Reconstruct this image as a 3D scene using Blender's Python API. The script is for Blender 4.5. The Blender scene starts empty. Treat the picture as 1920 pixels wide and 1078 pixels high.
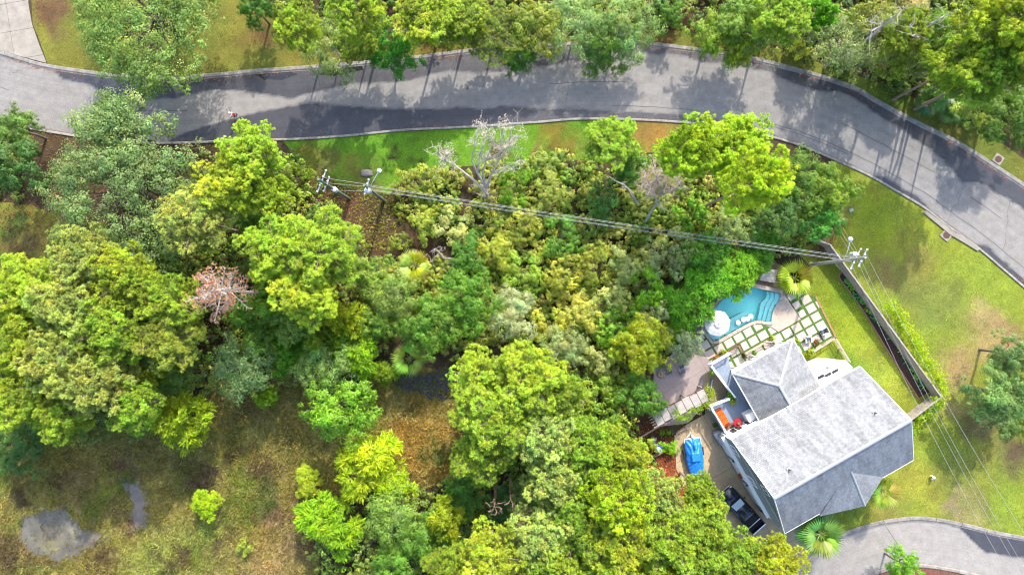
import bpy, bmesh, math, random
import numpy as np
from mathutils import Vector, Matrix
random.seed(7); RNG = np.random.default_rng(11)
R = math.radians
SC = bpy.context.scene
COL = SC.collection

# ------------------------------------------------------------------ camera
CAM_H, FPX = 80.0, 1281.0                 # drone height, focal length in photo pixels (1920 wide)
TILT = math.atan(29.0 / FPX)
cam = bpy.data.cameras.new('camera'); camo = bpy.data.objects.new('camera', cam); COL.objects.link(camo)
camo.location = (0, 0, CAM_H); camo.rotation_euler = (TILT, 0, 0)
cam.sensor_fit = 'HORIZONTAL'; cam.sensor_width = 36.0; cam.lens = 36.0 * FPX / 1920.0
cam.clip_start = 0.5; cam.clip_end = 2000.0
SC.camera = camo

# ------------------------------------------------------------------ sky, sun, exposure
SUN_EL, SUN_AZ = R(39), math.atan2(0.25, 0.97)
wd = bpy.data.worlds.new('World'); SC.world = wd; wd.use_nodes = True
wn = wd.node_tree.nodes; wl = wd.node_tree.links
sky = wn.new('ShaderNodeTexSky'); sky.sky_type = 'NISHITA'; sky.sun_disc = False
sky.sun_elevation = SUN_EL; sky.sun_rotation = SUN_AZ; sky.air_density = 1.0; sky.dust_density = 2.5; sky.ozone_density = 1.0
bg = wn['Background']; bg.inputs['Strength'].default_value = 0.15
wl.new(sky.outputs[0], bg.inputs['Color'])
sl = bpy.data.lights.new('sun', 'SUN'); sl.energy = 2.0; sl.angle = R(0.6); sl.color = (1.0, 0.93, 0.82)
so = bpy.data.objects.new('sun', sl); COL.objects.link(so)
sv = Vector((math.sin(SUN_AZ) * math.cos(SUN_EL), math.cos(SUN_AZ) * math.cos(SUN_EL), math.sin(SUN_EL)))
so.rotation_euler = sv.to_track_quat('Z', 'Y').to_euler(); so.location = (0, 60, 70)
vs = SC.view_settings
vs.view_transform = 'Standard'; vs.look = 'None'; vs.exposure = 2.2; vs.gamma = 1.0; vs.use_curve_mapping = False
SC.cycles.filter_width = 1.15
SC.cycles.max_bounces = 6; SC.cycles.diffuse_bounces = 3; SC.cycles.glossy_bounces = 2
SC.cycles.transmission_bounces = 4; SC.cycles.transparent_max_bounces = 8
SC.cycles.caustics_reflective = False; SC.cycles.caustics_refractive = False

# ------------------------------------------------------------------ pixel -> place
_c, _s = math.cos(TILT), math.sin(TILT)
def GP(px, py, h=0.0):
    """point at height h seen at photo pixel (px, py)"""
    dx = (px - 960.0) / FPX; dy = -(py - 539.0) / FPX
    y = dy * _c + _s; z = dy * _s - _c
    t = (h - CAM_H) / z
    return (dx * t, y * t)
def G3(px, py, h=0.0):
    x, y = GP(px, py, h); return Vector((x, y, h))
def poly(pts, h=0.0): return [GP(x, y, h) for x, y in pts]
U = Vector((0.871, 0.491, 0)); V = Vector((0.491, -0.871, 0))      # house axes
def UV(u, v, z=0.0): return U * u + V * v + Vector((0, 0, z))

# ------------------------------------------------------------------ colours and materials
def lin(c):
    return tuple(((x / 255.0) / 12.92) if x <= 10 else (((x / 255.0) + 0.055) / 1.055) ** 2.4 for x in c)
KEXP = 2.8
def alb(r, g, b, k=1.0):
    """albedo of a surface that the exposure shows as this colour in full sun"""
    return tuple(min(0.85, x / KEXP * k) for x in lin((r, g, b)))
MATS = {}
def mat(name, color=(.5, .5, .5), rough=.7, metal=0.0, spec=.4, noise=0.0, nscale=8.0, bump=0.0, bscale=40.0, extra=None):
    if name in MATS: return MATS[name]
    m = bpy.data.materials.new(name); m.use_nodes = True
    nt = m.node_tree; n = nt.nodes; l = nt.links
    b = n['Principled BSDF']
    b.inputs['Base Color'].default_value = (*color, 1); b.inputs['Roughness'].default_value = rough
    b.inputs['Metallic'].default_value = metal; b.inputs['Specular IOR Level'].default_value = spec
    if noise > 0:
        tc = n.new('ShaderNodeNewGeometry')
        no = n.new('ShaderNodeTexNoise'); no.inputs['Scale'].default_value = nscale; no.inputs['Detail'].default_value = 6
        no.inputs['Roughness'].default_value = .65
        l.new(tc.outputs['Position'], no.inputs['Vector'])
        mr = n.new('ShaderNodeMapRange'); mr.inputs[1].default_value = .3; mr.inputs[2].default_value = .7
        mr.inputs[3].default_value = 1 - noise; mr.inputs[4].default_value = 1 + noise
        l.new(no.outputs[0], mr.inputs[0])
        mx = n.new('ShaderNodeMix'); mx.data_type = 'RGBA'; mx.blend_type = 'MULTIPLY'; mx.inputs[0].default_value = 1
        mx.inputs[6].default_value = (*color, 1); l.new(mr.outputs[0], mx.inputs[7])
        l.new(mx.outputs[2], b.inputs['Base Color'])
    if bump > 0:
        tc = n.new('ShaderNodeNewGeometry')
        nb = n.new('ShaderNodeTexNoise'); nb.inputs['Scale'].default_value = bscale; nb.inputs['Detail'].default_value = 4
        l.new(tc.outputs['Position'], nb.inputs['Vector'])
        bm_ = n.new('ShaderNodeBump'); bm_.inputs['Strength'].default_value = bump; bm_.inputs['Distance'].default_value = .05
        l.new(nb.outputs[0], bm_.inputs['Height']); l.new(bm_.outputs[0], b.inputs['Normal'])
    if extra: extra(m, n, l, b)
    MATS[name] = m; return m

def attr_mat(name, rough=.9, fine=(9.0, .35), mid=(1.1, .18), bump=.5, bscale=14.0, wet=False, spec=.25):
    """surface whose colour is the mesh attribute 'col' with procedural grain"""
    m = bpy.data.materials.new(name); m.use_nodes = True
    nt = m.node_tree; n = nt.nodes; l = nt.links; b = n['Principled BSDF']
    at = n.new('ShaderNodeAttribute'); at.attribute_name = 'col'
    g = n.new('ShaderNodeNewGeometry')
    cur = at.outputs['Color']
    for sc, am in (fine, mid):
        no = n.new('ShaderNodeTexNoise'); no.inputs['Scale'].default_value = sc; no.inputs['Detail'].default_value = 5; no.inputs['Roughness'].default_value = .7
        l.new(g.outputs['Position'], no.inputs['Vector'])
        mr = n.new('ShaderNodeMapRange'); mr.inputs[1].default_value = .3; mr.inputs[2].default_value = .7
        mr.inputs[3].default_value = 1 - am; mr.inputs[4].default_value = 1 + am
        l.new(no.outputs[0], mr.inputs[0])
        mx = n.new('ShaderNodeMix'); mx.data_type = 'RGBA'; mx.blend_type = 'MULTIPLY'; mx.inputs[0].default_value = 1
        l.new(cur, mx.inputs[6]); l.new(mr.outputs[0], mx.inputs[7]); cur = mx.outputs[2]
    l.new(cur, b.inputs['Base Color'])
    b.inputs['Roughness'].default_value = rough; b.inputs['Specular IOR Level'].default_value = spec
    if wet:
        aw = n.new('ShaderNodeAttribute'); aw.attribute_name = 'wet'
        mr = n.new('ShaderNodeMapRange'); mr.inputs[3].default_value = rough; mr.inputs[4].default_value = .22
        l.new(aw.outputs['Fac'], mr.inputs[0]); l.new(mr.outputs[0], b.inputs['Roughness'])
    nb = n.new('ShaderNodeTexNoise'); nb.inputs['Scale'].default_value = bscale; nb.inputs['Detail'].default_value = 4
    l.new(g.outputs['Position'], nb.inputs['Vector'])
    bu = n.new('ShaderNodeBump'); bu.inputs['Strength'].default_value = bump; bu.inputs['Distance'].default_value = .06
    l.new(nb.outputs[0], bu.inputs['Height']); l.new(bu.outputs[0], b.inputs['Normal'])
    return m

def leaf_mat(name, trans=.35, rough=.55):
    """leaf colour = the object's own colour times the leaf's own tint; some light passes through"""
    m = bpy.data.materials.new(name); m.use_nodes = True
    nt = m.node_tree; n = nt.nodes; l = nt.links; b = n['Principled BSDF']
    oi = n.new('ShaderNodeObjectInfo'); at = n.new('ShaderNodeAttribute'); at.attribute_name = 'tint'
    mx = n.new('ShaderNodeMix'); mx.data_type = 'RGBA'; mx.blend_type = 'MULTIPLY'; mx.inputs[0].default_value = 1
    l.new(oi.outputs['Color'], mx.inputs[6]); l.new(at.outputs['Color'], mx.inputs[7])
    both = n.new('ShaderNodeMix'); both.data_type = 'RGBA'; both.blend_type = 'MULTIPLY'; both.inputs[0].default_value = 1; both.inputs[7].default_value = (1.9, 1.9, 1.9, 1)
    l.new(mx.outputs[2], both.inputs[6]); mx = both          # a leaf reflects and transmits about the same share
    l.new(mx.outputs[2], b.inputs['Base Color']); b.inputs['Roughness'].default_value = rough
    b.inputs['Specular IOR Level'].default_value = .35
    tr = n.new('ShaderNodeBsdfTranslucent')
    hs = n.new('ShaderNodeMix'); hs.data_type = 'RGBA'; hs.blend_type = 'MULTIPLY'; hs.inputs[0].default_value = 1
    hs.inputs[7].default_value = (1.05, 1.08, .6, 1); l.new(mx.outputs[2], hs.inputs[6]); l.new(hs.outputs[2], tr.inputs['Color'])
    ms = n.new('ShaderNodeMixShader'); ms.inputs[0].default_value = trans
    l.new(b.outputs[0], ms.inputs[1]); l.new(tr.outputs[0], ms.inputs[2])
    l.new(ms.outputs[0], n['Material Output'].inputs['Surface'])
    return m

# ------------------------------------------------------------------ object helpers
def tag(o, label=None, cat=None, group=None, kind=None):
    if label: o['label'] = label
    if cat: o['category'] = cat
    if group: o['group'] = group
    if kind: o['kind'] = kind
    return o
def thing(name, label, cat, loc=(0, 0, 0), rz=0.0, group=None):
    o = bpy.data.objects.new(name, None); COL.objects.link(o); o.empty_display_size = .3
    o.location = loc; o.rotation_euler = (0, 0, rz)
    return tag(o, label, cat, group)
def link(name, me, parent=None, loc=None):
    o = bpy.data.objects.new(name, me); COL.objects.link(o)
    if parent is not None: o.parent = parent
    if loc is not None: o.location = loc
    return o
class MB:
    """collects shapes for one mesh"""
    def __init__(s): s.v = []; s.f = []
    def add(s, vs, fs):
        k = len(s.v); s.v += [tuple(p) for p in vs]; s.f += [tuple(i + k for i in f) for f in fs]; return s
    def box(s, c, d, rz=0.0, M=None):
        x, y, z = d[0] / 2, d[1] / 2, d[2] / 2
        P = [Vector(p) for p in ((-x, -y, -z), (x, -y, -z), (x, y, -z), (-x, y, -z), (-x, -y, z), (x, -y, z), (x, y, z), (-x, y, z))]
        if M is None: M = Matrix.Rotation(rz, 3, 'Z')
        P = [M @ p + Vector(c) for p in P]
        return s.add(P, [(0, 3, 2, 1), (4, 5, 6, 7), (0, 1, 5, 4), (1, 2, 6, 5), (2, 3, 7, 6), (3, 0, 4, 7)])
    def prism(s, pts, z0, z1):
        a = sum(pts[i][0] * pts[(i + 1) % len(pts)][1] - pts[(i + 1) % len(pts)][0] * pts[i][1] for i in range(len(pts)))
        if a < 0: pts = pts[::-1]
        n = len(pts)
        return s.add([(x, y, z0) for x, y in pts] + [(x, y, z1) for x, y in pts],
                     [tuple(range(n - 1, -1, -1)), tuple(range(n, 2 * n))] + [(i, (i + 1) % n, n + (i + 1) % n, n + i) for i in range(n)])
    def slab3(s, pts, t):
        """planar polygon given in 3D, thickened downwards along its normal"""
        P = [Vector(p) for p in pts]; n = len(P)
        nr = Vector((0, 0, 0))
        for i in range(n): nr += P[i].cross(P[(i + 1) % n])
        nr.normalize()
        if nr.z < 0: P = P[::-1]; nr = -nr
        return s.add([p - nr * t for p in P] + P, [tuple(range(n - 1, -1, -1)), tuple(range(n, 2 * n))] + [(i, (i + 1) % n, n + (i + 1) % n, n + i) for i in range(n)])
    def tube(s, pts, rad, n=6, cap=True):
        P = [Vector(p) for p in pts]; k0 = len(s.v); m = len(P)
        if not hasattr(rad, '__len__'): rad = [rad] * m
        for i, p in enumerate(P):
            d = (P[min(i + 1, m - 1)] - P[max(i - 1, 0)])
            if d.length < 1e-9: d = Vector((0, 0, 1))
            d.normalize(); a = d.orthogonal().normalized() if abs(d.z) > .95 else d.cross(Vector((0, 0, 1))).normalized(); b = d.cross(a)
            for j in range(n):
                t = 2 * math.pi * j / n
                s.v.append(tuple(p + (a * math.cos(t) + b * math.sin(t)) * rad[i]))
        for i in range(m - 1):
            for j in range(n):
                q = (j + 1) % n; s.f.append((k0 + i * n + j, k0 + i * n + q, k0 + (i + 1) * n + q, k0 + (i + 1) * n + j))
        if cap:
            s.f.append(tuple(k0 + j for j in range(n - 1, -1, -1))); s.f.append(tuple(k0 + (m - 1) * n + j for j in range(n)))
        return s
    def lathe(s, prof, c=(0, 0, 0), n=16):
        k0 = len(s.v); m = len(prof)
        for r, z in prof:
            for j in range(n):
                t = 2 * math.pi * j / n; s.v.append((c[0] + r * math.cos(t), c[1] + r * math.sin(t), c[2] + z))
        for i in range(m - 1):
            for j in range(n):
                q = (j + 1) % n; s.f.append((k0 + i * n + j, k0 + i * n + q, k0 + (i + 1) * n + q, k0 + (i + 1) * n + j))
        s.f.append(tuple(k0 + j for j in range(n - 1, -1, -1))); s.f.append(tuple(k0 + (m - 1) * n + j for j in range(n)))
        return s
    def me(s, name, m, smooth=False):
        me = bpy.data.meshes.new(name); me.from_pydata(s.v, [], s.f); me.update()
        if m is not None: me.materials.append(m)
        if smooth: me.shade_smooth()
        return me
    def build(s, name, m, parent=None, smooth=False, loc=None, bevel=0.0):
        o = link(name, s.me(name, m, smooth), parent, loc)
        if bevel > 0:
            bm = bmesh.new(); bm.from_mesh(o.data)
            bmesh.ops.recalc_face_normals(bm, faces=bm.faces)
            bmesh.ops.bevel(bm, geom=list(bm.edges), offset=bevel, segments=2, affect='EDGES', clamp_overlap=True)
            bm.to_mesh(o.data); bm.free()
        return o
def np_mesh(name, VV, k, m, tint=None, attr='tint'):
    """VV (n,k,3): n separate k-sided faces"""
    n = VV.shape[0]; me = bpy.data.meshes.new(name)
    me.vertices.add(n * k); me.vertices.foreach_set('co', VV.astype(np.float32).reshape(-1))
    me.loops.add(n * k); me.loops.foreach_set('vertex_index', np.arange(n * k, dtype=np.int32))
    me.polygons.add(n); me.polygons.foreach_set('loop_start', (np.arange(n) * k).astype(np.int32))
    me.update(calc_edges=True)
    if tint is not None:
        a = me.attributes.new(attr, 'FLOAT_COLOR', 'POINT')
        c = np.ones((n, k, 4), np.float32); c[:, :, :3] = tint[:, None, :]
        a.data.foreach_set('color', c.reshape(-1))
    me.materials.append(m); return me

def vnoise(x, y, s, seed=0):
    rg = np.random.default_rng(seed); L = rg.random((257, 257))
    X = (x / s) + 500.3; Y = (y / s) + 500.7
    xi = np.floor(X).astype(int); yi = np.floor(Y).astype(int); fx = X - xi; fy = Y - yi
    fx = fx * fx * (3 - 2 * fx); fy = fy * fy * (3 - 2 * fy)
    g = lambda a, b: L[a % 257, b % 257]
    return (g(xi, yi) * (1 - fx) + g(xi + 1, yi) * fx) * (1 - fy) + (g(xi, yi + 1) * (1 - fx) + g(xi + 1, yi + 1) * fx) * fy
def inside(P, X, Y):
    r = np.zeros(X.shape, bool); n = len(P); j = n - 1
    for i in range(n):
        xi, yi = P[i]; xj, yj = P[j]
        c = ((yi > Y) != (yj > Y)) & (X < (xj - xi) * (Y - yi) / ((yj - yi) or 1e-9) + xi)
        r ^= c; j = i
    return r
def nearest_on(P, X, Y):
    bd = np.full(X.shape, 1e18); bx = X.copy(); by = Y.copy(); n = len(P)
    for i in range(n):
        ax, ay = P[i]; cx, cy = P[(i + 1) % n]; dx, dy = cx - ax, cy - ay; L2 = dx * dx + dy * dy + 1e-12
        t = np.clip(((X - ax) * dx + (Y - ay) * dy) / L2, 0, 1); qx = ax + t * dx; qy = ay + t * dy
        d = (qx - X) ** 2 + (qy - Y) ** 2; m = d < bd
        bd[m] = d[m]; bx[m] = qx[m]; by[m] = qy[m]
    return bx, by, np.sqrt(bd)
def roughen(P, amp, step=1.2, seed=1):
    """a natural border: the outline resampled and pushed in and out a little"""
    rg = random.Random(seed); out = []
    for i in range(len(P)):
        a = Vector(P[i]); b = Vector(P[(i + 1) % len(P)]); n = max(1, int((b - a).length / step))
        for k in range(n):
            p = a.lerp(b, k / n); out.append((p.x + rg.uniform(-amp, amp), p.y + rg.uniform(-amp, amp)))
    return out
def colour_field(X, Y, base, blobs, seed):
    c = np.empty(X.shape + (3,)); c[:] = base
    wx = (vnoise(X, Y, 2.3, seed) - .5) * 3 + (vnoise(X, Y, .9, seed + 5) - .5) * 1.4
    wy = (vnoise(X, Y, 2.3, seed + 1) - .5) * 3 + (vnoise(X, Y, .9, seed + 6) - .5) * 1.4
    for (px, py, r, rgb) in blobs:
        gx, gy = GP(px, py); d = np.hypot(X + wx - gx, Y + wy - gy) / (r / 16.0)
        w = np.clip(1.5 - d, 0, 1)[..., None] ** 1.2
        c = c * (1 - w) + np.array(alb(*rgb)) * w
    n = (vnoise(X, Y, 1.6, seed + 2) - .5) * .36 + (vnoise(X, Y, .5, seed + 3) - .5) * .3
    c = c * (1 + n[..., None]); hue = (vnoise(X, Y, 3.1, seed + 4) - .5) * .22
    c[..., 0] *= 1 + hue; c[..., 2] *= 1 - hue * .5
    return np.clip(c, .004, .8)
def sheet(name, P, z, m, base, blobs=(), res=.45, holes=(), seed=3, kind='structure', lift=0.0):
    xs = [p[0] for p in P]; ys = [p[1] for p in P]
    nx = int((max(xs) - min(xs)) / res) + 2; ny = int((max(ys) - min(ys)) / res) + 2
    X, Y = np.meshgrid(min(xs) - res / 2 + np.arange(nx + 1) * res, min(ys) - res / 2 + np.arange(ny + 1) * res, indexing='ij')
    I = inside(P, X, Y)
    cell = I[:-1, :-1] | I[1:, :-1] | I[1:, 1:] | I[:-1, 1:]
    bx, by, d = nearest_on(P, X, Y)
    X2 = np.where(I, X, bx); Y2 = np.where(I, Y, by)
    for H in holes:
        cx = (X[:-1, :-1] + X[1:, 1:]) / 2; cy = (Y[:-1, :-1] + Y[1:, 1:]) / 2; cell &= ~inside(H, cx, cy)
    used = np.zeros(X.shape, bool)
    for a, b in ((0, 0), (1, 0), (1, 1), (0, 1)): used[a:nx + a, b:ny + b] |= cell
    idx = -np.ones(X.shape, int); idx[used] = np.arange(used.sum())
    Z = np.full(X.shape, z) + (lift * vnoise(X, Y, 2.5, seed + 9) if lift else 0)
    vs_ = np.stack([X2, Y2, Z], -1)[used]
    ii, jj = np.nonzero(cell)
    F = np.stack([idx[ii, jj], idx[ii + 1, jj], idx[ii + 1, jj + 1], idx[ii, jj + 1]], -1)
    me = bpy.data.meshes.new(name); me.from_pydata(vs_.tolist(), [], F.tolist()); me.update()
    a = me.attributes.new('col', 'FLOAT_COLOR', 'POINT')
    c = np.ones((used.sum(), 4), np.float32); c[:, :3] = colour_field(X2, Y2, base, blobs, seed)[used]
    a.data.foreach_set('color', c.reshape(-1)); me.materials.append(m); me.shade_smooth()
    o = link(name, me)
    if kind: o['kind'] = kind
    return o
def clip_convex(subj, win):
    """polygon subj cut to the convex polygon win (counter-clockwise)"""
    out = list(subj); n = len(win)
    for i in range(n):
        ax, ay = win[i]; bx, by = win[(i + 1) % n]; inp = out; out = []
        if not inp: break
        sd = lambda p: (bx - ax) * (p[1] - ay) - (by - ay) * (p[0] - ax)
        for k in range(len(inp)):
            p, q = inp[k - 1], inp[k]; sp, sq = sd(p), sd(q)
            if (sp >= 0) != (sq >= 0):
                t = sp / (sp - sq); out.append((p[0] + (q[0] - p[0]) * t, p[1] + (q[1] - p[1]) * t))
            if sq >= 0: out.append(q)
    return out
def area(P): return abs(sum(P[i - 1][0] * P[i][1] - P[i][0] * P[i - 1][1] for i in range(len(P)))) / 2
def resample(P, n):
    P = np.array(P, float); d = np.r_[0, np.cumsum(np.hypot(*np.diff(P, axis=0).T))]
    # smooth: Catmull-Rom through the points, then equal steps
    Q = []
    for i in range(len(P) - 1):
        p0, p1, p2, p3 = P[max(i - 1, 0)], P[i], P[i + 1], P[min(i + 2, len(P) - 1)]
        for t in np.linspace(0, 1, 12, endpoint=False):
            Q.append(.5 * ((2 * p1) + (-p0 + p2) * t + (2 * p0 - 5 * p1 + 4 * p2 - p3) * t * t + (-p0 + 3 * p1 - 3 * p2 + p3) * t ** 3))
    Q.append(P[-1]); Q = np.array(Q); d = np.r_[0, np.cumsum(np.hypot(*np.diff(Q, axis=0).T))]
    s = np.linspace(0, d[-1], n)
    return np.stack([np.interp(s, d, Q[:, 0]), np.interp(s, d, Q[:, 1])], -1)

# ================================================================== THE SETTING
M_FLOOR = attr_mat('forest floor', fine=(7.0, .45), mid=(1.3, .3), bump=.9, bscale=9)
M_LAWN = attr_mat('lawn', fine=(6.5, .5), mid=(1.6, .18), bump=.8, bscale=22)
M_MARSH = attr_mat('marsh', fine=(4.5, .55), mid=(1.0, .35), bump=1.0, bscale=7)
M_ASPH = attr_mat('asphalt', rough=.85, fine=(11.0, .26), mid=(.9, .18), bump=.4, bscale=50, wet=True)
M_MUD = attr_mat('mud', rough=.34, fine=(7.0, .2), mid=(1.2, .22), bump=.25, bscale=12, spec=.5)
M_KERB = mat('kerb concrete', alb(176, 170, 162), .9, noise=.4, nscale=1.4, bump=.3)
M_CONC = mat('drive concrete', alb(232, 206, 166), .88, noise=.2, nscale=.9, bump=.15)
M_CONC2 = mat('old concrete', alb(188, 180, 166), .9, noise=.24, nscale=.8, bump=.2)
M_JOINT = mat('dark joint', (.035, .033, .028), .95)
M_SEAM = mat('tar seam', (.03, .03, .032), .8)

POOL_PX = [(1404, 537), (1462, 550), (1463, 557), (1460, 565), (1451, 578), (1447.5, 590), (1445, 605), (1436, 602.5), (1427, 601), (1419, 601), (1410, 603),
           (1390, 613), (1369, 625), (1340, 640), (1330, 630), (1319, 611), (1335, 585), (1360, 556)]
POOL = poly(POOL_PX)
# ground, one sheet to the horizon
big = [(-500, -500), (500, -500), (500, 500), (-500, 500)]
fl_blobs = [(625, 405, 45, (122, 82, 60)), (660, 440, 40, (128, 88, 64)), (700, 470, 45, (110, 84, 60)), (590, 380, 30, (118, 82, 62)),
            (1245, 855, 26, (142, 84, 60)), (1250, 900, 40, (176, 98, 62)), (1300, 935, 30, (180, 100, 62)), (1205, 800, 30, (104, 76, 56)),
            (480, 90, 40, (112, 84, 50)), (1110, 720, 40, (108, 78, 54)), (1060, 90, 60, (120, 82, 56)), (1890, 800, 60, (122, 96, 68)), (1860, 700, 40, (140, 106, 76)),
            (345, 690, 30, (90, 62, 46)), (800, 470, 30, (96, 70, 52)), (1300, 100, 60, (130, 92, 58)), (1500, 130, 50, (120, 104, 56)), (1730, 1070, 60, (122, 84, 62))]
core = [(-75, -48), (75, -48), (75, 52), (-75, 52)]
ground = sheet('ground', core, 0.0, M_FLOOR, alb(92, 76, 50), fl_blobs, res=.5, holes=[[(sum(q[0] for q in POOL)/len(POOL)+(x-sum(q[0] for q in POOL)/len(POOL))*1.1, sum(q[1] for q in POOL)/len(POOL)+(y-sum(q[1] for q in POOL)/len(POOL))*1.1) for x, y in POOL]], seed=21)
# the same ground carried on to the horizon
gb = MB()
for x0, x1, y0, y1 in ((-500, -75, -500, 500), (75, 500, -500, 500), (-75, 75, 52, 500), (-75, 75, -500, -48)):
    nx = max(2, int((x1 - x0) / 60)); ny = max(2, int((y1 - y0) / 60))
    for i in range(nx):
        for j in range(ny):
            a, b2 = x0 + (x1 - x0) * i / nx, x0 + (x1 - x0) * (i + 1) / nx; c, d = y0 + (y1 - y0) * j / ny, y0 + (y1 - y0) * (j + 1) / ny
            gb.add([(a, c, 0), (b2, c, 0), (b2, d, 0), (a, d, 0)], [(0, 1, 2, 3)])
go = gb.build('outer_ground', mat('far ground', alb(84, 92, 46), .95, noise=.4, nscale=.3)); go['kind'] = 'structure'

# ---------------------------------------------------------------- roads
TOP = [(-220, 44), (-60, 88), (0, 105), (38, 116.5), (88, 130), (188, 145), (240, 150), (315, 152), (391, 148), (476, 140), (575, 133), (670, 125), (781, 114), (891, 100), (956, 93), (1040, 90),
       (1120, 87), (1200, 87), (1311, 100), (1386, 111.5), (1440, 123), (1540, 150), (1603, 172), (1640, 194), (1703, 228), (1778, 265), (1806.5, 281), (1861, 316), (1911, 349), (1960, 383), (2040, 445), (2190, 570)]
BOT = [(-220, 166), (-60, 208), (15, 228), (50, 237), (125, 250), (210, 262), (300, 266), (390, 264), (473, 260), (550, 259), (655, 252), (755.6, 242), (891, 235.5), (956, 230.5), (1010, 227),
       (1085, 221), (1185, 222), (1286, 228), (1351, 237), (1436, 252), (1505, 272), (1574, 301), (1631, 327), (1671, 350), (1732, 386), (1770, 416), (1834, 462), (1871, 493), (1920, 535), (1985, 592), (2010, 616), (2120, 716)]
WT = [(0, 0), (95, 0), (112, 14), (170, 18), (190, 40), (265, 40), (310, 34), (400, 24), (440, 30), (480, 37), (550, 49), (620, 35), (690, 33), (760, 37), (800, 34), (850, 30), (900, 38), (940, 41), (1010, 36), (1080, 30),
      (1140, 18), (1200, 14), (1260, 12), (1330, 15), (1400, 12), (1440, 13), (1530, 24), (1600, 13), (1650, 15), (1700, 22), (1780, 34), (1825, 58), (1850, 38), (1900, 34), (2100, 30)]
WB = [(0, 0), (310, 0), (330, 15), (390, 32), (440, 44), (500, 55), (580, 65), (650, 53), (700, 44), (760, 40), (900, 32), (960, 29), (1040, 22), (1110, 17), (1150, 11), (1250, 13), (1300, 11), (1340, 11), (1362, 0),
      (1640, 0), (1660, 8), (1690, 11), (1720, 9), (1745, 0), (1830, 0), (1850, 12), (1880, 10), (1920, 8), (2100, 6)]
def loft_road(name, tp, bt, z, wt, wb, base, n=420, m=40, seed=31):
    A = resample(poly(tp), n); B = resample(poly(bt), n)
    t = np.linspace(0, 1, m)[None, :, None]
    P = A[:, None, :] * (1 - t) + B[:, None, :] * t
    X, Y = P[..., 0], P[..., 1]; D = np.hypot(*(B - A).T)[:, None] * 16
    pxA = A[:, 0:1] * 16 + 960; pxB = B[:, 0:1] * 16 + 960; tt = np.linspace(0, 1, m)[None, :]
    jig = (vnoise(X, Y, 2.6, seed) - .5) * 7 + (vnoise(X, Y, .45, seed + 1) - .5) * 4
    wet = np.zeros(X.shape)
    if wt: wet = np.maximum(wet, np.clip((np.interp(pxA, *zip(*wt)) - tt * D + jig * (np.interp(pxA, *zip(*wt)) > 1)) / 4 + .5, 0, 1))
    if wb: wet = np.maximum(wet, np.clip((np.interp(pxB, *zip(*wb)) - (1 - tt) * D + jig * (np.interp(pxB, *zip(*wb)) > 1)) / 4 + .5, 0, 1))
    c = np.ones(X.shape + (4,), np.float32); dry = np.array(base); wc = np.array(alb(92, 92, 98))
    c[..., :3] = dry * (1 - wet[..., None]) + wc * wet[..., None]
    streak = 1 + (vnoise(tt * np.ones_like(X) * 60, X * .05, 1.6, seed + 4) - .5) * .14 + (vnoise(X, Y, 4, seed + 2) - .5) * .12
    c[..., :3] *= streak[..., None]
    vs_ = np.stack([X, Y, np.full(X.shape, z)], -1).reshape(-1, 3)
    F = [(i * m + j, (i + 1) * m + j, (i + 1) * m + j + 1, i * m + j + 1) for i in range(n - 1) for j in range(m - 1)]
    me = bpy.data.meshes.new(name); me.from_pydata(vs_.tolist(), [], [f[::-1] for f in F]); me.update()
    if me.polygons[0].normal.z < 0: me.flip_normals()
    me.attributes.new('col', 'FLOAT_COLOR', 'POINT').data.foreach_set('color', c.reshape(-1))
    w = me.attributes.new('wet', 'FLOAT', 'POINT'); w.data.foreach_set('value', wet.astype(np.float32).reshape(-1))
    me.materials.append(M_ASPH); o = link(name, me); o['kind'] = 'structure'
    return o, A, B
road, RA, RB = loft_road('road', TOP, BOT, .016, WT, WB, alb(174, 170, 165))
def ribbon(name, P, w, z, m, parent=None):
    mb = MB(); P = [Vector((p[0], p[1], 0)) for p in P]
    L = []
    for i, p in enumerate(P):
        d = (P[min(i + 1, len(P) - 1)] - P[max(i - 1, 0)]).normalized(); q = Vector((-d.y, d.x, 0)) * w / 2
        L += [(p.x + q.x, p.y + q.y, z), (p.x - q.x, p.y - q.y, z)]
    mb.add(L, [(2 * i + 1, 2 * i + 3, 2 * i + 2, 2 * i) for i in range(len(P) - 1)]); return mb.build(name, m, parent)
rs = random.Random(5)
for t0, spans in ((.5, [(.02, .1), (.16, .24), (.5, .56), (.72, .8), (.83, .86), (.88, .97)]), (.83, [(.3, .5), (.55, .62), (.66, .9)]), (.87, [(.66, .74), (.4, .47)])):
    for s0, s1 in spans:
        i0, i1 = int(s0 * 420), int(s1 * 420)
        ribbon('tar_seam', [RA[i] * (1 - t0) + RB[i] * t0 + np.array([0, .04 * math.sin(i * .7) + rs.uniform(-.02, .02)]) for i in range(i0, i1, 3)], .05, .0215, M_SEAM, road)
for k in range(16):     # transverse and wandering cracks
    i0 = rs.randrange(30, 390); t1, t2 = sorted((rs.random(), rs.random())); sk = rs.uniform(-6, 6); pts_ = []
    for q in range(9):
        t_ = t1 + (t2 - t1) * q / 8; ii = int(min(418, max(0, i0 + sk * q / 8))); pts_.append(RA[ii] * (1 - t_) + RB[ii] * t_ + np.array([rs.uniform(-.12, .12), rs.uniform(-.05, .05)]))
    ribbon('tar_seam', pts_, .028, .0214, M_SEAM, road)
mh = MB().lathe([(.2, .0), (.2, .004)], (*GP(876, 166), .0215), 20).build('manhole_cover', mat('iron cover', (.03, .03, .032), .6, noise=.3), road)
TOP2 = [(1490, 1072), (1520, 1045), (1545, 1026), (1575, 1009), (1615, 995), (1655, 984), (1690, 979), (1720, 977), (1757, 980), (1810, 990), (1865, 1004), (1920, 1014), (1990, 1030), (2100, 1060)]
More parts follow.
